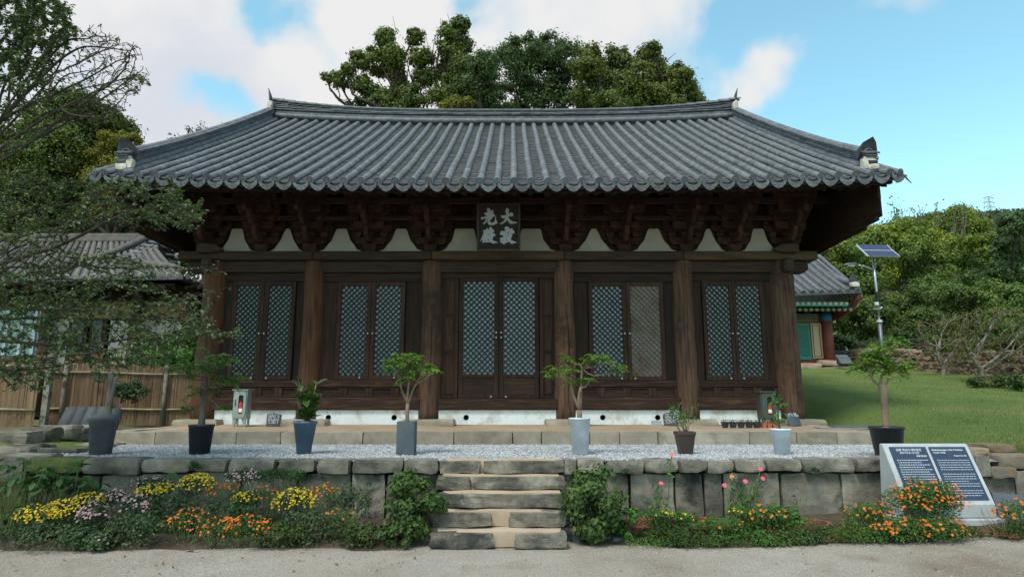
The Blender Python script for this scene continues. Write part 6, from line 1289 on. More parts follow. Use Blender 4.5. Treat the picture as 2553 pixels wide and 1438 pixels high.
bg_tree('left_back_tree', 'green tree mass low behind the left house ridge', [(60, 520, 60), (150, 530, 60), (240, 560, 60), (330, 570, 56), (-20, 560, 70), (400, 600, 50), (430, 560, 50), (470, 640, 50), (480, 720, 50), (490, 800, 50), (490, 880, 50)], 33, 200, 2.5, 42000, 'leaf_bg_green', .16, 25, group=G, dy=3)
bg_tree('twiggy_tree', 'thin twig tops with few leaves just above the left roof slope', [(560, 315, 14), (500, 318, 16), (470, 322, 10), (535, 325, 16), (430, 345, 20)], 30, 520, 5.0, 260, 'leaf_sparse', .12, 27, cat='tree')
# ================================================================== HILL ON THE RIGHT
G = 'trees on the hillside at the right'
hill = [('leafy yellow-green tree directly behind the painted hall roof', [(2060, 630, 46), (2110, 640, 50), (2170, 610, 56), (2100, 690, 50), (2150, 720, 56), (2180, 680, 50), (2090, 590, 30)], 40, 2130, 'leaf_hill'),
        ('yellow-leaved tree behind the solar panel', [(2190, 590, 42), (2250, 585, 50), (2230, 640, 56), (2290, 620, 56), (2330, 660, 60), (2260, 700, 60), (2150, 580, 26)], 42, 2240, 'leaf_hill'),
        ('broad yellowing tree in the middle of the hillside', [(2330, 560, 44), (2390, 555, 48), (2440, 580, 50), (2360, 610, 60), (2420, 640, 64), (2480, 640, 50), (2300, 580, 36)], 44, 2390, 'leaf_hill'),
        ('dark blue-green tree at the right edge of the picture', [(2530, 560, 44), (2560, 600, 60), (2510, 620, 44), (2560, 680, 60), (2500, 680, 40), (2600, 580, 60)], 33, 2580, 'leaf_bg_green'),
        ('green tree behind the lamp pole', [(2120, 760, 50), (2170, 780, 56), (2240, 770, 60), (2210, 830, 50), (2130, 830, 50), (2090, 800, 40), (2280, 810, 50)], 37, 2180, 'leaf_hill_dark'),
        ('bright green bushy tree behind the gnarled pair', [(2330, 740, 64), (2400, 730, 60), (2360, 800, 56), (2440, 790, 56), (2300, 800, 44), (2420, 850, 44), (2330, 850, 40)], 36, 2370, 'leaf_hill_dark'),
        ('lush green tree at the right behind the field wall', [(2480, 740, 56), (2540, 750, 60), (2500, 810, 56), (2570, 830, 60), (2470, 860, 50), (2540, 870, 50), (2590, 700, 56)], 32, 2530, 'leaf_hill_dark'),
        ('low dark shrubs between the painted hall and the scalloped wall', [(2100, 860, 34), (2150, 870, 30), (2200, 860, 34), (2250, 840, 34), (2320, 860, 34), (2380, 880, 30)], 35, 2220, 'leaf_bg_green'),
        ('mid-height tree left of the lamp above the painted hall', [(2050, 700, 36), (2080, 730, 40), (2130, 690, 34), (2030, 650, 30)], 39, 2080, 'leaf_hill_dark')]
for k, (lb, lo, Y, bp, lm) in enumerate(hill): bg_tree('hillside_tree', lb, lo, Y, bp, float(hback(P(bp, 700, Y)[0], Y)), 30000 if k != 7 else 12000, lm, .185 if Y > 38 else .16, 41+2*k, group=G, dy=3, sub=20, subr=.4, tr=.16, barkm='bark_dark')
# sparse leafy twigs against the sky
for k, (lb, pts) in enumerate((('slim sparse sapling with few leaves against the sky above the solar panel', [(2215, 510), (2235, 520), (2250, 530), (2225, 545)]), ('sparse leafy twigs against the sky right of the roof corner', [(2280, 530), (2300, 520), (2330, 510), (2335, 535), (2290, 545)]), ('thin twig tops against the sky left of the pylon', [(2385, 520), (2400, 525), (2415, 520), (2370, 535)]))):
    Y = 43; b = P(pts[0][0]+10, 600, Y); t = thing('sparse_sapling', lb, 'tree', b, group='sparse twiggy treetops'); mb = MB(); LV = []
    for (px, py) in pts:
        for q in range(3):
            e = P(px+rs.uniform(-14, 14), py+rs.uniform(-12, 10), Y); w_ = limb(b, e, rs, .1, 9); mb.tube(w_, np.linspace(.05, .012, 9), n=4, cap=False); LV += list(w_[4:])
    mb.build('trunk', 'bark', t); LV = np.array(LV); C = LV[rs.randint(0, len(LV), 150)]+.16*rs.normal(size=(150, 3)); V, Q = leaf_quads(C, rs.normal(size=(150, 3)), .2, rs, .6); mb = MB(); mb.add(V, Q); mb.build('crown', 'leaf_hill_dark', t, kind='stuff')
# far wooded ridge: hill body plus its canopy
prof_px = [(1500, 640), (1800, 600), (2000, 590), (2100, 575), (2200, 560), (2260, 545), (2330, 536), (2400, 531), (2470, 531), (2553, 536), (2700, 560), (2900, 600)]
def ridgez(x, Y):
    px = CX+x/ (Y*1.02)*F; return np.interp(px, [a for a, _ in prof_px], [P(CX, b, 300.)[2] for _, b in prof_px])
xs = np.linspace(-20, 420, 90); ys = np.linspace(70, 420, 60); X, Y = np.meshgrid(xs, ys); top = np.vectorize(lambda x: ridgez(x, 300.))(X)
Z = 6 + (top-6)*np.where(Y < 300, sst(60, 300, Y)*.6+.4*((Y-70)/230), 1-.5*sst(300, 420, Y)); Zn = np.array([[2.2*mnoise.noise(Vector((x*.03, y*.03, 1)))+1.2*mnoise.noise(Vector((x*.09, y*.09, 2))) for x in xs] for y in ys]); Z = Z+Zn-2.5
mb = MB(); nx = len(xs); i = (np.arange(nx-1)[None]+nx*np.arange(len(ys)-1)[:, None]).ravel(); mb.add(np.stack([X, Y, Z], 2).reshape(-1, 3), np.stack([i, i+1, i+nx+1, i+nx], 1)); tag(link('hill', mb.data('hill', 'soil', smooth=True, recalc=False)), 'far wooded hill', kind='structure')
rs = np.random.RandomState(77); n = 1500; cy = rs.uniform(150, 320, n); cx = rs.uniform(.40, .92, n)*cy; ix = np.clip(((cx-xs[0])/(xs[1]-xs[0])).astype(int), 0, nx-1); iy = np.clip(((cy-ys[0])/(ys[1]-ys[0])).astype(int), 0, len(ys)-1); cz = Z[iy, ix]
idx = rs.randint(0, n, 60000); d = sph(rs, 60000); d[:, 2] = np.abs(d[:, 2])*.8; r = rs.uniform(2.5, 4.5, n)[idx][:, None]; C = np.stack([cx, cy, cz], 1)[idx] + d*r*rs.uniform(.7, 1, (60000, 1)); V, Q = leaf_quads(C, d+.5*rs.normal(size=(60000, 3)), 1.3, rs, .7)
mb = MB(); mb.add(V, Q); link('far_forest', mb.data('far_forest', 'leaf_far', recalc=False), kind='stuff', label='dark green forest covering the far hill')
# ================================================================== GNARLED TREES BY THE WALL
def gnarled(label, base_px, base_py, Y, regions, seed, step=.14, rmax=.16, leaves=900, rroot=6, tops=None, leafm='leaf_sparse'):
    rs = np.random.RandomState(seed); b = P(base_px, base_py, Y); b[2] = float(hback(b[0], Y)); A = []
    for (px, py, rx, ry, n) in regions:
        for _ in range(n):
            a = rs.uniform(0, 6.28); q = math.sqrt(rs.uniform(0, 1)); A.append(P(px+rx*q*math.cos(a), py+ry*q*math.sin(a), Y+rs.uniform(-.9, .9)))
    roots = [b+[0.03*k*math.sin(k), 0, step*k] for k in range(rroot)]
    nodes, par = colonize(roots, A, step, 2.4, step*1.7, 60, seed, jit=.35)
    t = thing('gnarled_tree', label, 'tree', b, group='gnarled trees by the field stone wall'); mb = MB(); rad, kids = skeleton_tubes(mb, nodes, par, .010, rmax, 2.1); mb.build('trunk', 'bark_pale', t, smooth=True)
    tips = nodes[(rad < .02)]; C = tips[rs.randint(0, len(tips), leaves)]+.06*rs.normal(size=(leaves, 3)); V, Q = leaf_quads(C, rs.normal(size=(leaves, 3))+[0, 0, .5], .085, rs, .5); mb = MB(); mb.add(V, Q); mb.build('crown', leafm, t, kind='stuff')
gnarled('grey gnarled fruit tree with a leaning trunk left of its twin by the field wall', 2353, 937, 24, [(2330, 850, 50, 45, 160), (2400, 830, 50, 50, 140), (2300, 820, 30, 30, 50), (2370, 800, 40, 30, 60)], 3, leaves=1500)
gnarled('larger gnarled fruit tree with a forked grey trunk before the field wall', 2448, 952, 21, [(2420, 850, 70, 50, 220), (2500, 820, 60, 60, 220), (2540, 860, 50, 40, 120), (2460, 790, 50, 30, 90), (2580, 820, 40, 60, 80)], 8, rmax=.18, leaves=2400)
# bush at the far right of the lawn
def simple_bush(name, label, p, r, n, leaf, ls, seed, cat='bush', group=None, asp=.6, stems=8, barkm='bark_dark', squash=.8):
    rs = np.random.RandomState(seed); p = np.array(p, float); t = thing(name, label, cat, p, group=group); mb = MB()
    for k in range(stems): e = p+np.array([rs.uniform(-.7, .7)*r[0], rs.uniform(-.7, .7)*r[1], rs.uniform(.7, 1.7)*r[2]]); mb.tube(limb(p, e, rs, .1, 5), np.linspace(.009, .004, 5)*max(1, r[0]*2), n=4, cap=False)
    mb.build('stem', barkm, t); V, Q = clump_leaves([(p+[0, 0, r[2]*.95], r)], n, ls, seed, sub=22, subr=.33, shell=.78, asp=asp); mb = MB(); mb.add(V, Q); mb.build('foliage', leaf, t, kind='stuff'); return t
p = P(2540, 970, 18); p[2] = float(hback(p[0], 18)); simple_bush('lawn_bush', 'low light green plant at the far right edge of the lawn', p, (.45, .4, .25), 900, 'leaf_bush', .09, 3)
p = P(2470, 968, 19); p[2] = float(hback(p[0], 19)); simple_bush('lawn_bush', 'dark creeping plant at the foot of the field wall', p, (.8, .4, .18), 1200, 'leaf_cover', .08, 4)
for k, (px, py, Y, lb) in enumerate([(335, 985, 14.3, 'dark ivy clump hanging on the reed fence'), (300, 985, 14.2, 'small leafy shrub at the foot of the reed fence')]): simple_bush('fence_shrub', lb, P(px, py+20, Y), (.28, .2, .28), 900, 'leaf_bed', .06, 5+k)
simple_bush('fence_shrub', 'bright green shrub rising over the reed fence beside the corner column', P(420, 945, 16.2), (.8, .6, .7), 5200, 'leaf_pot', .085, 15)
simple_bush('fence_shrub', 'dark shrub behind the reed fence beside the left house', P(370, 930, 17.5), (.6, .5, .5), 2600, 'leaf_bed', .09, 16)
# grass tufts along the lawn edge
rs = np.random.RandomState(31); n = 60000; y = 9.0+15*rs.uniform(0, 1, n)**1.7; x = 5.6+rs.uniform(0, 1, n)*(y*.82-4.4); k = (x > 6.9) | (y < 9.4) & (x > 6.3); x, y = x[k], y[k]; n = len(x); h = rs.uniform(.012, .045, n)*(1+2.0*(y < 9.5)); z = hback(x, y)+.01; a = rs.uniform(0, 6.28, n); lx, ly = .4*h*rs.normal(size=n), .4*h*rs.normal(size=n); wv = .004
V = np.stack([np.stack([x-wv*np.cos(a), y-wv*np.sin(a), z], 1), np.stack([x+wv*np.cos(a), y+wv*np.sin(a), z], 1), np.stack([x+lx, y+ly, z+h], 1)], 1).reshape(-1, 3); mb = MB(); mb.add(V, np.arange(3*n).reshape(-1, 3)); link('grass', mb.data('grass', 'grass_blade', recalc=False), kind='stuff', label='short uneven grass along the near edge of the lawn')
# ================================================================== FOREGROUND TREE (left, close to the camera)
rs = np.random.RandomState(90); A = []; DN = []
def reg(px, py, rx, ry, n, dens, y0=6.6, y1=8.6):
    for _ in range(int(n*1.7)):
        a = rs.uniform(0, 6.28); q = math.sqrt(rs.uniform(0, 1)); A.append(P(px+rx*q*math.cos(a), py+ry*q*math.sin(a), rs.uniform(y0, y1))); DN.append(dens)
reg(40, 70, 130, 130, 420, 1.6); reg(110, 60, 80, 90, 220, 1.5); reg(20, 200, 130, 90, 260, 1.0); reg(230, 190, 120, 130, 420, .10); reg(300, 170, 70, 80, 200, .03); reg(340, 205, 35, 22, 50, .5)
reg(-150, 300, 140, 300, 300, .7); reg(40, 320, 90, 70, 130, .35); reg(110, 500, 170, 80, 170, .6); reg(330, 500, 150, 65, 170, .6); reg(440, 530, 85, 55, 80, .9)
reg(60, 640, 130, 80, 150, .6); reg(60, 790, 150, 110, 260, .9); reg(250, 710, 170, 90, 230, .75); reg(300, 850, 160, 80, 230, .9); reg(430, 800, 110, 60, 140, .7); reg(550, 835, 60, 22, 60, .8, 6.9, 7.6); reg(530, 700, 45, 60, 26, .25, 6.9, 7.6); reg(60, 930, 100, 50, 120, .7)
A = np.array(A); DN = np.array(DN)
tb = np.array([-8.3, 7.4, 0.0]); roots = [tb+[.03*k, 0, .17*k] for k in range(20)]
nodes, par = colonize(roots, A, .085, 3.2, .115, 150, 4, jit=.42)
ft = thing('foreground_tree', 'near tree reaching in from the left with small leaves and bare upper twigs', 'tree', tb); mb = MB(); rad, kids = skeleton_tubes(mb, nodes, par, .0042, .13, 2.7); mb.build('trunk', 'bark_dark', ft, smooth=True)
print('rad', len(rad), (rad<.008).sum()); tipi = np.where(rad < .012)[0]; D = np.array([DN[np.argmin(((A-nodes[i])**2).sum(1))] for i in tipi]); LC, LN, LT = [], [], []
for i, dn in zip(tipi, D):
    q = nodes[par[i]]; d = nodes[i]-q; d /= (np.linalg.norm(d)+1e-9); m_ = rs.poisson(9.0*dn)
    for _ in range(m_):
        s_ = sph(rs, 1)[0]; pos = q+d*rs.uniform(0, .13)+s_*.028; LC.append(pos); LN.append(np.array([0, -.15, 1.])+.75*s_); LT.append(d*.8+s_*.8+[0, 0, -.2])
LC, LN, LT = map(np.array, (LC, LN, LT)); V, Q = leaf_quads(LC, LN, .052*rs.uniform(.65, 1.3, len(LC)), rs, .58, droop=LT); mb = MB(); mb.add(V, Q); mb.build('crown', 'leaf_near', ft, kind='stuff')
print('foreground tree nodes', len(nodes), 'leaves', len(LC))
# ================================================================== FLOWER BEDS
def petals(mb, C, Nn, r, rs, k=7, mi=0, cup=.25, cmi=None):
    n = len(C); Nn = Nn/np.linalg.norm(Nn, axis=1)[:, None]; t = np.cross(Nn, rs.normal(size=(n, 3))); t /= np.linalg.norm(t, axis=1)[:, None]; b = np.cross(Nn, t); r = np.broadcast_to(r, (n,))[:, None]; V = [C-Nn*r*cup*.5]
    for j in range(2*k):
        a = math.pi*j/k; rr = r*(1.0 if j % 2 == 0 else .62); V.append(C+(t*math.cos(a)+b*math.sin(a))*rr+Nn*r*cup*(.5 if j % 2 == 0 else .2))
    V = np.stack(V, 1).reshape(-1, 3); m_ = 2*k+1; f = np.array([[0, 1+j, 1+(j+1) % (2*k)] for j in range(2*k)]); mb.add(V, (f[None]+m_*np.arange(n)[:, None, None]).reshape(-1, 3), mi)
    if cmi is not None:
        V = [C+Nn*r*.28]; 
        for j in range(6): a = math.pi*j/3; V.append(C+(t*math.cos(a)+b*math.sin(a))*r*.34+Nn*r*.1)
        V = np.stack(V, 1).reshape(-1, 3); f = np.array([[0, 1+j, 1+(j+1) % 6] for j in range(6)]); mb.add(V, (f[None]+7*np.arange(n)[:, None, None]).reshape(-1, 3), cmi)
def flower_plant(name, label, px, py, Y, rx, rz, petal, nf, fr, leaf, seed, nl=900, ls=.035, group=None, cmi=False, low=.1, cat='flowers', ry=None):
    """px,py: centre of the clump in the picture; rx, rz: half sizes in metres"""
    rs = np.random.RandomState(seed); c = P(px, py, Y); g = max(.03, float(hcourt(c[0], Y))+.04); p = np.array([c[0], Y, g]); t = thing(name, label, cat, p, group=group); ry = ry or max(.16, rx*.6); rx *= 1.15; rz *= 1.15; nf = int(nf*1.4)
    mb = MB()
    for k in range(10): e = c+np.array([rs.uniform(-.8, .8)*rx, rs.uniform(-.5, .5)*ry, rs.uniform(-.3, .6)*rz]); mb.tube(limb([c[0]+(e[0]-c[0])*.5, Y+rs.uniform(-.05, .05), g], e, rs, .06, 5), .004, n=3, cap=False)
    mb.build('stem', 'stem_green', t, kind='stuff')
    d = sph(rs, nl); d[:, 2] = np.where(d[:, 2] < -.2, -d[:, 2], d[:, 2]); q = rs.uniform(.2, 1, nl)**.5; C = c+d*q[:, None]*np.array([rx, ry, rz])*(1+.18*np.sin(d[:, :1]*9+seed))
    k = rs.uniform(0, 1, nl) < .35; C[k, 2] = g+(C[k, 2]-g)*rs.uniform(0, 1, k.sum()); V, Q = leaf_quads(C, d*.6+.6*rs.normal(size=(nl, 3))+[0, -.2, .5], ls*rs.uniform(.6, 1.3, nl), rs, .5); fo = MB(); fo.add(V, Q); fo.build('foliage', leaf, t, kind='stuff')
    if nf:
        cl = sph(rs, max(4, nf//7)); cl[:, 2] = np.abs(cl[:, 2]); cl[:, 1] = -np.abs(cl[:, 1]); d = cl[rs.randint(0, len(cl), nf)]+.42*rs.normal(size=(nf, 3)); d /= np.linalg.norm(d, axis=1)[:, None]; d[:, 2] = np.where(d[:, 2] < -.15, -d[:, 2], d[:, 2])
        C = c+d*np.array([rx, ry, rz])*rs.uniform(.94, 1.12, (nf, 1)); mb = MB(); petals(mb, C, d*.5+[0, -.5, .7]+.3*rs.normal(size=(nf, 3)), fr*.84*rs.uniform(.6, 1.25, nf), rs, k=6, cmi=1 if cmi else None)
        mb.build('flower_heads', [petal, 'petal_centre'], t, kind='stuff')
    return t
Y_, K_, O_ = 'yellow chrysanthemum clumps in the left bed', 'pink chrysanthemum clumps in the left bed', 'orange marigolds in the left bed'
FP = [('chrysanthemum', 'long low yellow chrysanthemum clump at the left end of the bed', 95, 1290, 7.65, .22, .13, 'petal_yellow', 110, .017, Y_),
      ('chrysanthemum', 'yellow chrysanthemum clump below the broad leaves', 165, 1278, 7.75, .22, .13, 'petal_yellow', 130, .017, Y_),
      ('chrysanthemum', 'upper yellow chrysanthemum clump left of the pink ones', 225, 1252, 7.9, .18, .10, 'petal_yellow', 70, .017, Y_),
      ('chrysanthemum', 'yellow chrysanthemums above the marigolds near the wall', 395, 1228, 8.1, .22, .10, 'petal_yellow', 90, .018, Y_),
      ('chrysanthemum', 'tall yellow chrysanthemum clump against the wall stones', 490, 1212, 8.15, .19, .13, 'petal_yellow', 110, .019, Y_),
      ('chrysanthemum', 'yellow chrysanthemum clump right of the tall one', 612, 1250, 8.0, .14, .10, 'petal_yellow', 50, .016, Y_),
      ('chrysanthemum', 'bright yellow chrysanthemum clump in the middle of the left bed', 735, 1258, 7.9, .22, .16, 'petal_yellow', 150, .018, Y_),
      ('chrysanthemum', 'pink chrysanthemum clump leaning forward over the soil', 232, 1290, 7.65, .14, .15, 'petal_pink', 55, .020, K_),
      ('chrysanthemum', 'pink chrysanthemum clump behind the yellow flowers', 285, 1250, 7.95, .16, .12, 'petal_pink', 40, .018, K_),
      ('chrysanthemum', 'small pink chrysanthemum clump in the shade of the bed', 335, 1265, 7.8, .16, .13, 'petal_pink', 36, .019, K_),
      ('chrysanthemum', 'pale pink chrysanthemums under the capstone', 375, 1205, 8.25, .20, .08, 'petal_pink', 30, .017, K_),
      ('chrysanthemum', 'pink chrysanthemums beside the grey wall blocks', 605, 1195, 8.25, .20, .12, 'petal_pink', 46, .017, K_),
      ('chrysanthemum', 'tiny low pink chrysanthemum near the courtyard edge', 250, 1352, 7.35, .10, .06, 'petal_pink', 5, .018, K_),
      ('marigold', 'low orange marigold clump at the front of the left bed', 470, 1310, 7.6, .26, .16, 'petal_orange', 46, .019, O_),
      ('marigold', 'dense orange marigold clump left of centre', 545, 1325, 7.5, .2, .14, 'petal_orange', 34, .019, O_),
      ('marigold', 'orange marigolds near the courtyard right of the dense clump', 625, 1322, 7.5, .24, .14, 'petal_orange', 48, .019, O_),
      ('marigold', 'orange marigolds high against the wall', 560, 1228, 8.15, .22, .10, 'petal_orange', 36, .019, O_),
      ('marigold', 'few orange marigolds beside the bright yellow clump', 655, 1238, 8.1, .16, .10, 'petal_orange', 18, .018, O_),
      ('marigold', 'orange marigold sprig above the bright yellow clump', 810, 1228, 8.1, .16, .10, 'petal_orange', 26, .019, O_),
      ('marigold', 'small orange marigold low beside the green bush', 850, 1300, 7.7, .2, .14, 'petal_orange', 14, .018, O_)]
for k, (nm, lb, px, py, Y, rx, rz, pt_, nf, fr, g) in enumerate(FP): flower_plant(nm, lb, px, py, Y, rx, rz, pt_, nf, fr, 'leaf_bed' if nm[0] == 'c' else 'leaf_marigold', 600+k, nl=900 if nm[0] == 'c' else 700, ls=.036 if nm[0] == 'c' else .024, group=g, cmi=(pt_ == 'petal_pink'))
# plain leafy filler plants
GF = 'leafy plants filling the flower beds'
for k, (px, py, Y, rx, rz, lf, lb) in enumerate([(120, 1335, 7.45, .5, .14, 'leaf_bed', 'grey-green leafy plant along the front left of the bed'), (230, 1345, 7.4, .3, .1, 'leaf_bed', 'low dark leaves beneath the pink flowers'), (330, 1320, 7.5, .35, .16, 'leaf_bed', 'dark leafy plant in the middle shade of the left bed'), (420, 1265, 7.9, .3, .16, 'leaf_bed', 'leafy stems between the yellow clumps'), (690, 1330, 7.5, .3, .12, 'leaf_cover', 'low leaves at the courtyard edge of the left bed'), (780, 1310, 7.6, .3, .16, 'leaf_bed', 'leafy plant under the bright yellow clump'), (870, 1260, 7.9, .28, .22, 'leaf_bed', 'leafy clump left of the big green bush'), (700, 1190, 8.4, .35, .10, 'leaf_broad', 'narrow-leaved weeds spilling from the wall joints'), (900, 1330, 7.5, .22, .1, 'leaf_cover', 'low leaves just left of the steps bush'), (560, 1275, 7.8, .3, .12, 'leaf_bed', 'green leaves between pink and orange flowers')]): flower_plant('leafy_plant', lb, px, py, Y, rx, rz, None, 0, 0, lf, 700+k, nl=1100, ls=.042, group=GF, cat='plant')
# broad-leaved plants at the left
def broad(label, px, py, Y, rx, rz, n, seed, ls=.15, group='broad-leaved plants by the wall', individual=True):
    rs = np.random.RandomState(seed); c = P(px, py, Y); g = .05; t = thing('broad_leaf_plant', label, 'plant', (c[0], Y, g), group=group); mb = MB()
    lm = big_leaf(ls, ls*.62); me = lm.data('leaf', 'leaf_broad', smooth=True); LP = []
    for k in range(n):
        d = sph(rs, 1)[0]; d[2] = abs(d[2]); p = c+d*np.array([rx, rx*.55, rz])*rs.uniform(.5, 1.05); LP.append(p); mb.tube(limb([c[0]+(p[0]-c[0])*.5, Y, g], p, rs, .07, 5), .004, n=3, cap=False)
        link('leaf', me, t, loc=p-org(t), rot=Euler((rs.uniform(-.7, .25), rs.uniform(-.5, .5), math.atan2(-d[0], d[1])+math.pi*0+rs.uniform(-.7, .7)+(math.pi if d[1] > 0 and rs.rand() < .6 else 0))), sc=rs.uniform(.6, 1.15))
    mb.build('stem', 'stem_green', t)
broad('dense broad-leaved plant filling the far left corner below the wall', 40, 1215, 8.0, .55, .36, 75, 1); broad('broad-leaved plant below the mossy boulder', 150, 1215, 8.1, .45, .30, 70, 2); broad('broad-leaved plant reaching toward the grey wall blocks', 215, 1225, 8.15, .25, .20, 34, 3, ls=.11); broad('low broad leaves at the bottom left corner', 30, 1300, 7.7, .45, .22, 40, 4, ls=.12)
t = broad('single round yellow-green leaf standing in front of the wall', 420, 1185, 8.2, .05, .04, 1, 5, ls=.18)
# bushes flanking the steps
simple_bush('step_bush', 'dense green leafy bush at the left side of the stone steps', [P(1030, 1300, 7.75)[0], 7.75, .03], (.36, .30, .42), 5200, 'leaf_bush', .062, 31, stems=14)
simple_bush('step_bush', 'small upper shoots of green leaves against the wall left of the steps', [P(1020, 1200, 8.3)[0], 8.3, .35], (.24, .2, .22), 1500, 'leaf_bush', .055, 32, stems=10)
simple_bush('step_bush', 'low spreading leaves at the left foot of the steps', [P(990, 1340, 7.5)[0], 7.5, .02], (.25, .2, .12), 700, 'leaf_bush', .05, 37, stems=6)
simple_bush('step_bush', 'yellow-green leafy bush at the right side of the stone steps', [P(1490, 1300, 7.75)[0], 7.75, .03], (.36, .30, .42), 4600, 'leaf_bush', .058, 33, stems=14)
simple_bush('step_bush', 'sparser green bush right of the yellow-green one', [P(1555, 1310, 7.8)[0], 7.8, .03], (.22, .2, .24), 1400, 'leaf_pot', .05, 34, stems=8)
for k, (px, py, lb) in enumerate([(487, 1165, 'grass tuft hanging between capstones left of centre'), (2030, 1175, 'tiny weed in the wall joint near the right end'), (1560, 1178, 'small weed in the wall joint right of the steps'), (2150, 1290, 'dark strap-leaved plant left of the sign board')]):
    p = P(px, py, 8.55); t = thing('wall_weed', lb, 'plant', p, group='weeds in the retaining wall'); n = 90; d = sph(rs, n); d[:, 2] = np.abs(d[:, 2]); V, Q = leaf_quads(p+d*.05+[0, -.03, 0], sph(rs, n), .11 if k in (0, 3) else .04, rs, .14 if k in (0, 3) else .5, droop=d); mb = MB(); mb.add(V, Q); mb.build('foliage', 'leaf_bed', t)
# right bed: ground cover, zinnias, marigolds
cov_ = MB(); rc = np.random.RandomState(55); cm_ = ['leaf_cover', 'leaf_bed', 'leaf_sparse', 'leaf_pot', 'leaf_marigold', 'dry_leaf']
for k in range(92):
    if k < 46: px, Yb = rc.uniform(1600, 2210), rc.uniform(7.55, 8.3)
    elif k >= 64: px, Yb = 1640+(k-64)*19+rc.uniform(-12, 12), rc.uniform(7.56, 7.72)
    else: px, Yb = rc.uniform(2180, 2560), rc.uniform(7.5, 7.75)
    x = P(px, 1310, Yb)[0]; rx = rc.uniform(.10, .30); rz = rc.uniform(.03, .13)*(1 if Yb < 8 else 1.5)*(1 if k < 46 else .6 if k < 64 else 1.1); g = float(hcourt(x, Yb))+.03; n = 120+int(rx*rx*9000*rc.uniform(.4, 1.1)); d = sph(rc, n); d[:, 2] = np.abs(d[:, 2])
    C = np.array([x, Yb, g])+d*(rc.uniform(.2, 1, (n, 1))**.5)*np.array([rx, rx*.75, rz*1.6])*(1+.25*np.sin(d[:, :1]*7+k)); V, Q = leaf_quads(C, d*.5+.7*rc.normal(size=(n, 3))+[0, 0, .5], rc.uniform(.018, .042)*rc.uniform(.6, 1.3, n), rc, rc.uniform(.35, .65)); cov_.add(V, Q, int(rc.choice(6, p=[.42, .18, .12, .12, .10, .06])))
link('ground_cover', cov_.data('ground_cover', cm_, recalc=False), kind='stuff', label='low tangled weeds and ground cover filling the right flower bed')
simple_bush('leafy_plant', 'leafy green plant behind the orange marigolds of the right bed', [P(1960, 1290, 7.95)[0], 7.95, .1], (.22, .2, .15), 900, 'leaf_pot', .045, 66, cat='plant')
M_G = 'orange marigolds in the right bed'
for k, (px, py, Y, rx, rz, nf, lb, pt_) in enumerate([(1925, 1290, 7.8, .22, .13, 16, 'marigold clump with a few red-orange flowers in the middle of the right bed', 'petal_orange'), (2165, 1285, 7.8, .26, .14, 34, 'orange marigold clump directly left of the sign board', 'petal_orange'), (2310, 1255, 7.75, .38, .24, 120, 'big orange marigold bush in front of the sign board', 'petal_orange'), (2250, 1320, 7.5, .28, .12, 34, 'lower orange marigold clump below the big bush', 'petal_orange'), (2350, 1325, 7.45, .26, .13, 34, 'sprawling marigold clump at the courtyard edge by the sign', 'petal_orange'), (2560, 1285, 7.7, .3, .16, 40, 'orange marigolds at the right edge of the picture', 'petal_orange'), (1845, 1275, 7.9, .10, .06, 7, 'small yellow flowers beside the wide terracotta basin', 'petal_yellow'), (1700, 1290, 7.9, .10, .06, 5, 'few small yellow flowers at the left rim of the wide basin', 'petal_yellow'), (1640, 1283, 7.9, .16, .05, 12, 'tiny yellow flowers near the small terracotta rim', 'petal_yellow'), (1800, 1310, 7.7, .3, .08, 5, 'scattered small orange flowers in the ground cover', 'petal_orange')]):
    flower_plant('marigold', lb, px, py, Y, rx, rz, pt_, nf, .021, 'leaf_marigold', 900+k, nl=6500 if k == 2 else 1500, ls=.032, group=M_G)
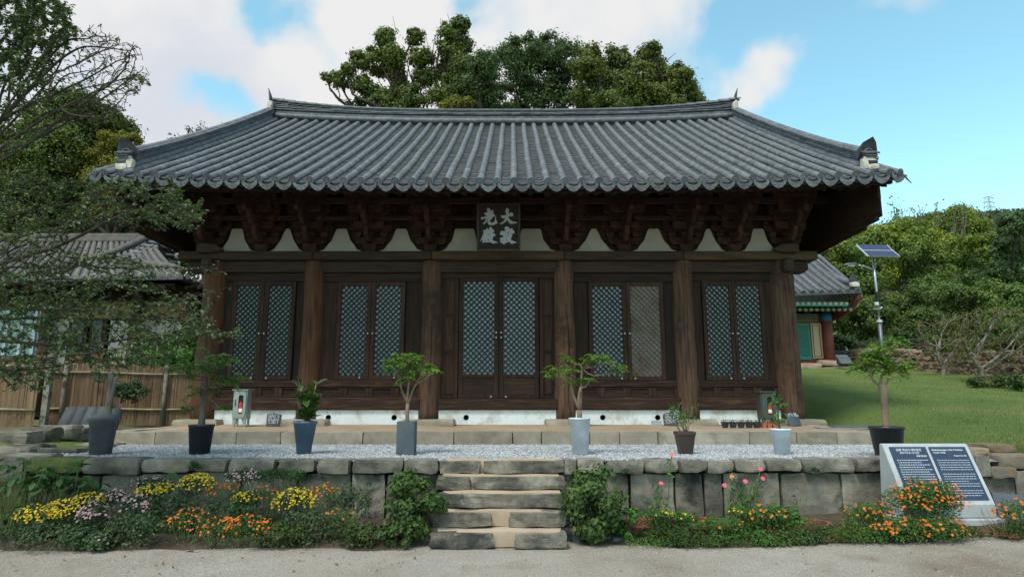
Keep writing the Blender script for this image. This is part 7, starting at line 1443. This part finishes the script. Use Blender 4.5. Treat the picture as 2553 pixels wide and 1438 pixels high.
# zinnias: each head a part
zm = {}
for m in ('petal_magenta', 'petal_salmon'):
    mb = MB(); petals(mb, np.zeros((1, 3)), np.array([[0, 0, 1.]]), np.array([.034]), rs, k=8, cmi=1, cup=.12); zm[m] = mb.data('flower', [m, 'petal_centre'])
for k, (lb, heads, bx) in enumerate([('tall zinnia stem with one magenta flower in front of the wall blocks', [(1648, 1204, 'petal_magenta'), (1676, 1132, 'petal_salmon')], 1635), ('zinnia plant with salmon and magenta flowers behind the wide basin', [(1825, 1188, 'petal_salmon'), (1858, 1199, 'petal_magenta'), (1806, 1209, 'petal_magenta')], 1840), ('tall zinnia with two magenta flowers high against the capstones', [(1896, 1169, 'petal_magenta'), (1902, 1192, 'petal_magenta')], 1868), ('short pink zinnia low in the right bed', [(1945, 1283, 'petal_magenta')], 1950)]):
    b = P(bx, 1300, 8.1); b[2] = .08; t = thing('zinnia', lb, 'flowers', b, group='zinnias in the right bed'); mb = MB(); LV = []
    for (px, py, m) in heads:
        h = P(px, py, 8.1 if k < 3 else 7.75); w_ = limb(b, h, rs, .05, 9); mb.tube(w_, .005, n=4, cap=False); LV += list(w_[1:-1]); link('flower', zm[m], t, loc=h-b, rot=(R(50)+rs.uniform(-.3, .3), rs.uniform(-.3, .3), 0))
    for q in range(3): w_ = limb(b, b+[rs.uniform(-.2, .2), 0, rs.uniform(.3, .6)], rs, .06, 8); mb.tube(w_, .004, n=4, cap=False); LV += list(w_[1:])
    mb.build('stem', 'stem_green', t); LV = np.array(LV); n = 130; C = LV[rs.randint(0, len(LV), n)]+.035*rs.normal(size=(n, 3)); V, Q = leaf_quads(C, rs.normal(size=(n, 3))+[0, -.4, .6], .075, rs, .35); mb = MB(); mb.add(V, Q); mb.build('foliage', 'leaf_pot', t, kind='stuff')
# dry yellow strap leaves right of the sign
p = P(2500, 1310, 7.7); p[2] = .12; t = thing('dry_strap_plant', 'dry yellow strap leaves fanning out beside the slate slab', 'plant', p); mb = MB()
for k in range(8): a = rs.uniform(-1.2, 1.4); e = p+np.array([math.sin(a)*.35, rs.uniform(-.1, .1), .06+.28*math.cos(a)]); mb.tube(limb(p, e, rs, .05, 6), np.linspace(.007, .002, 6), n=3, cap=False)
mb.build('leaf', 'petal_yellow' if 0 else 'bamboo', t)
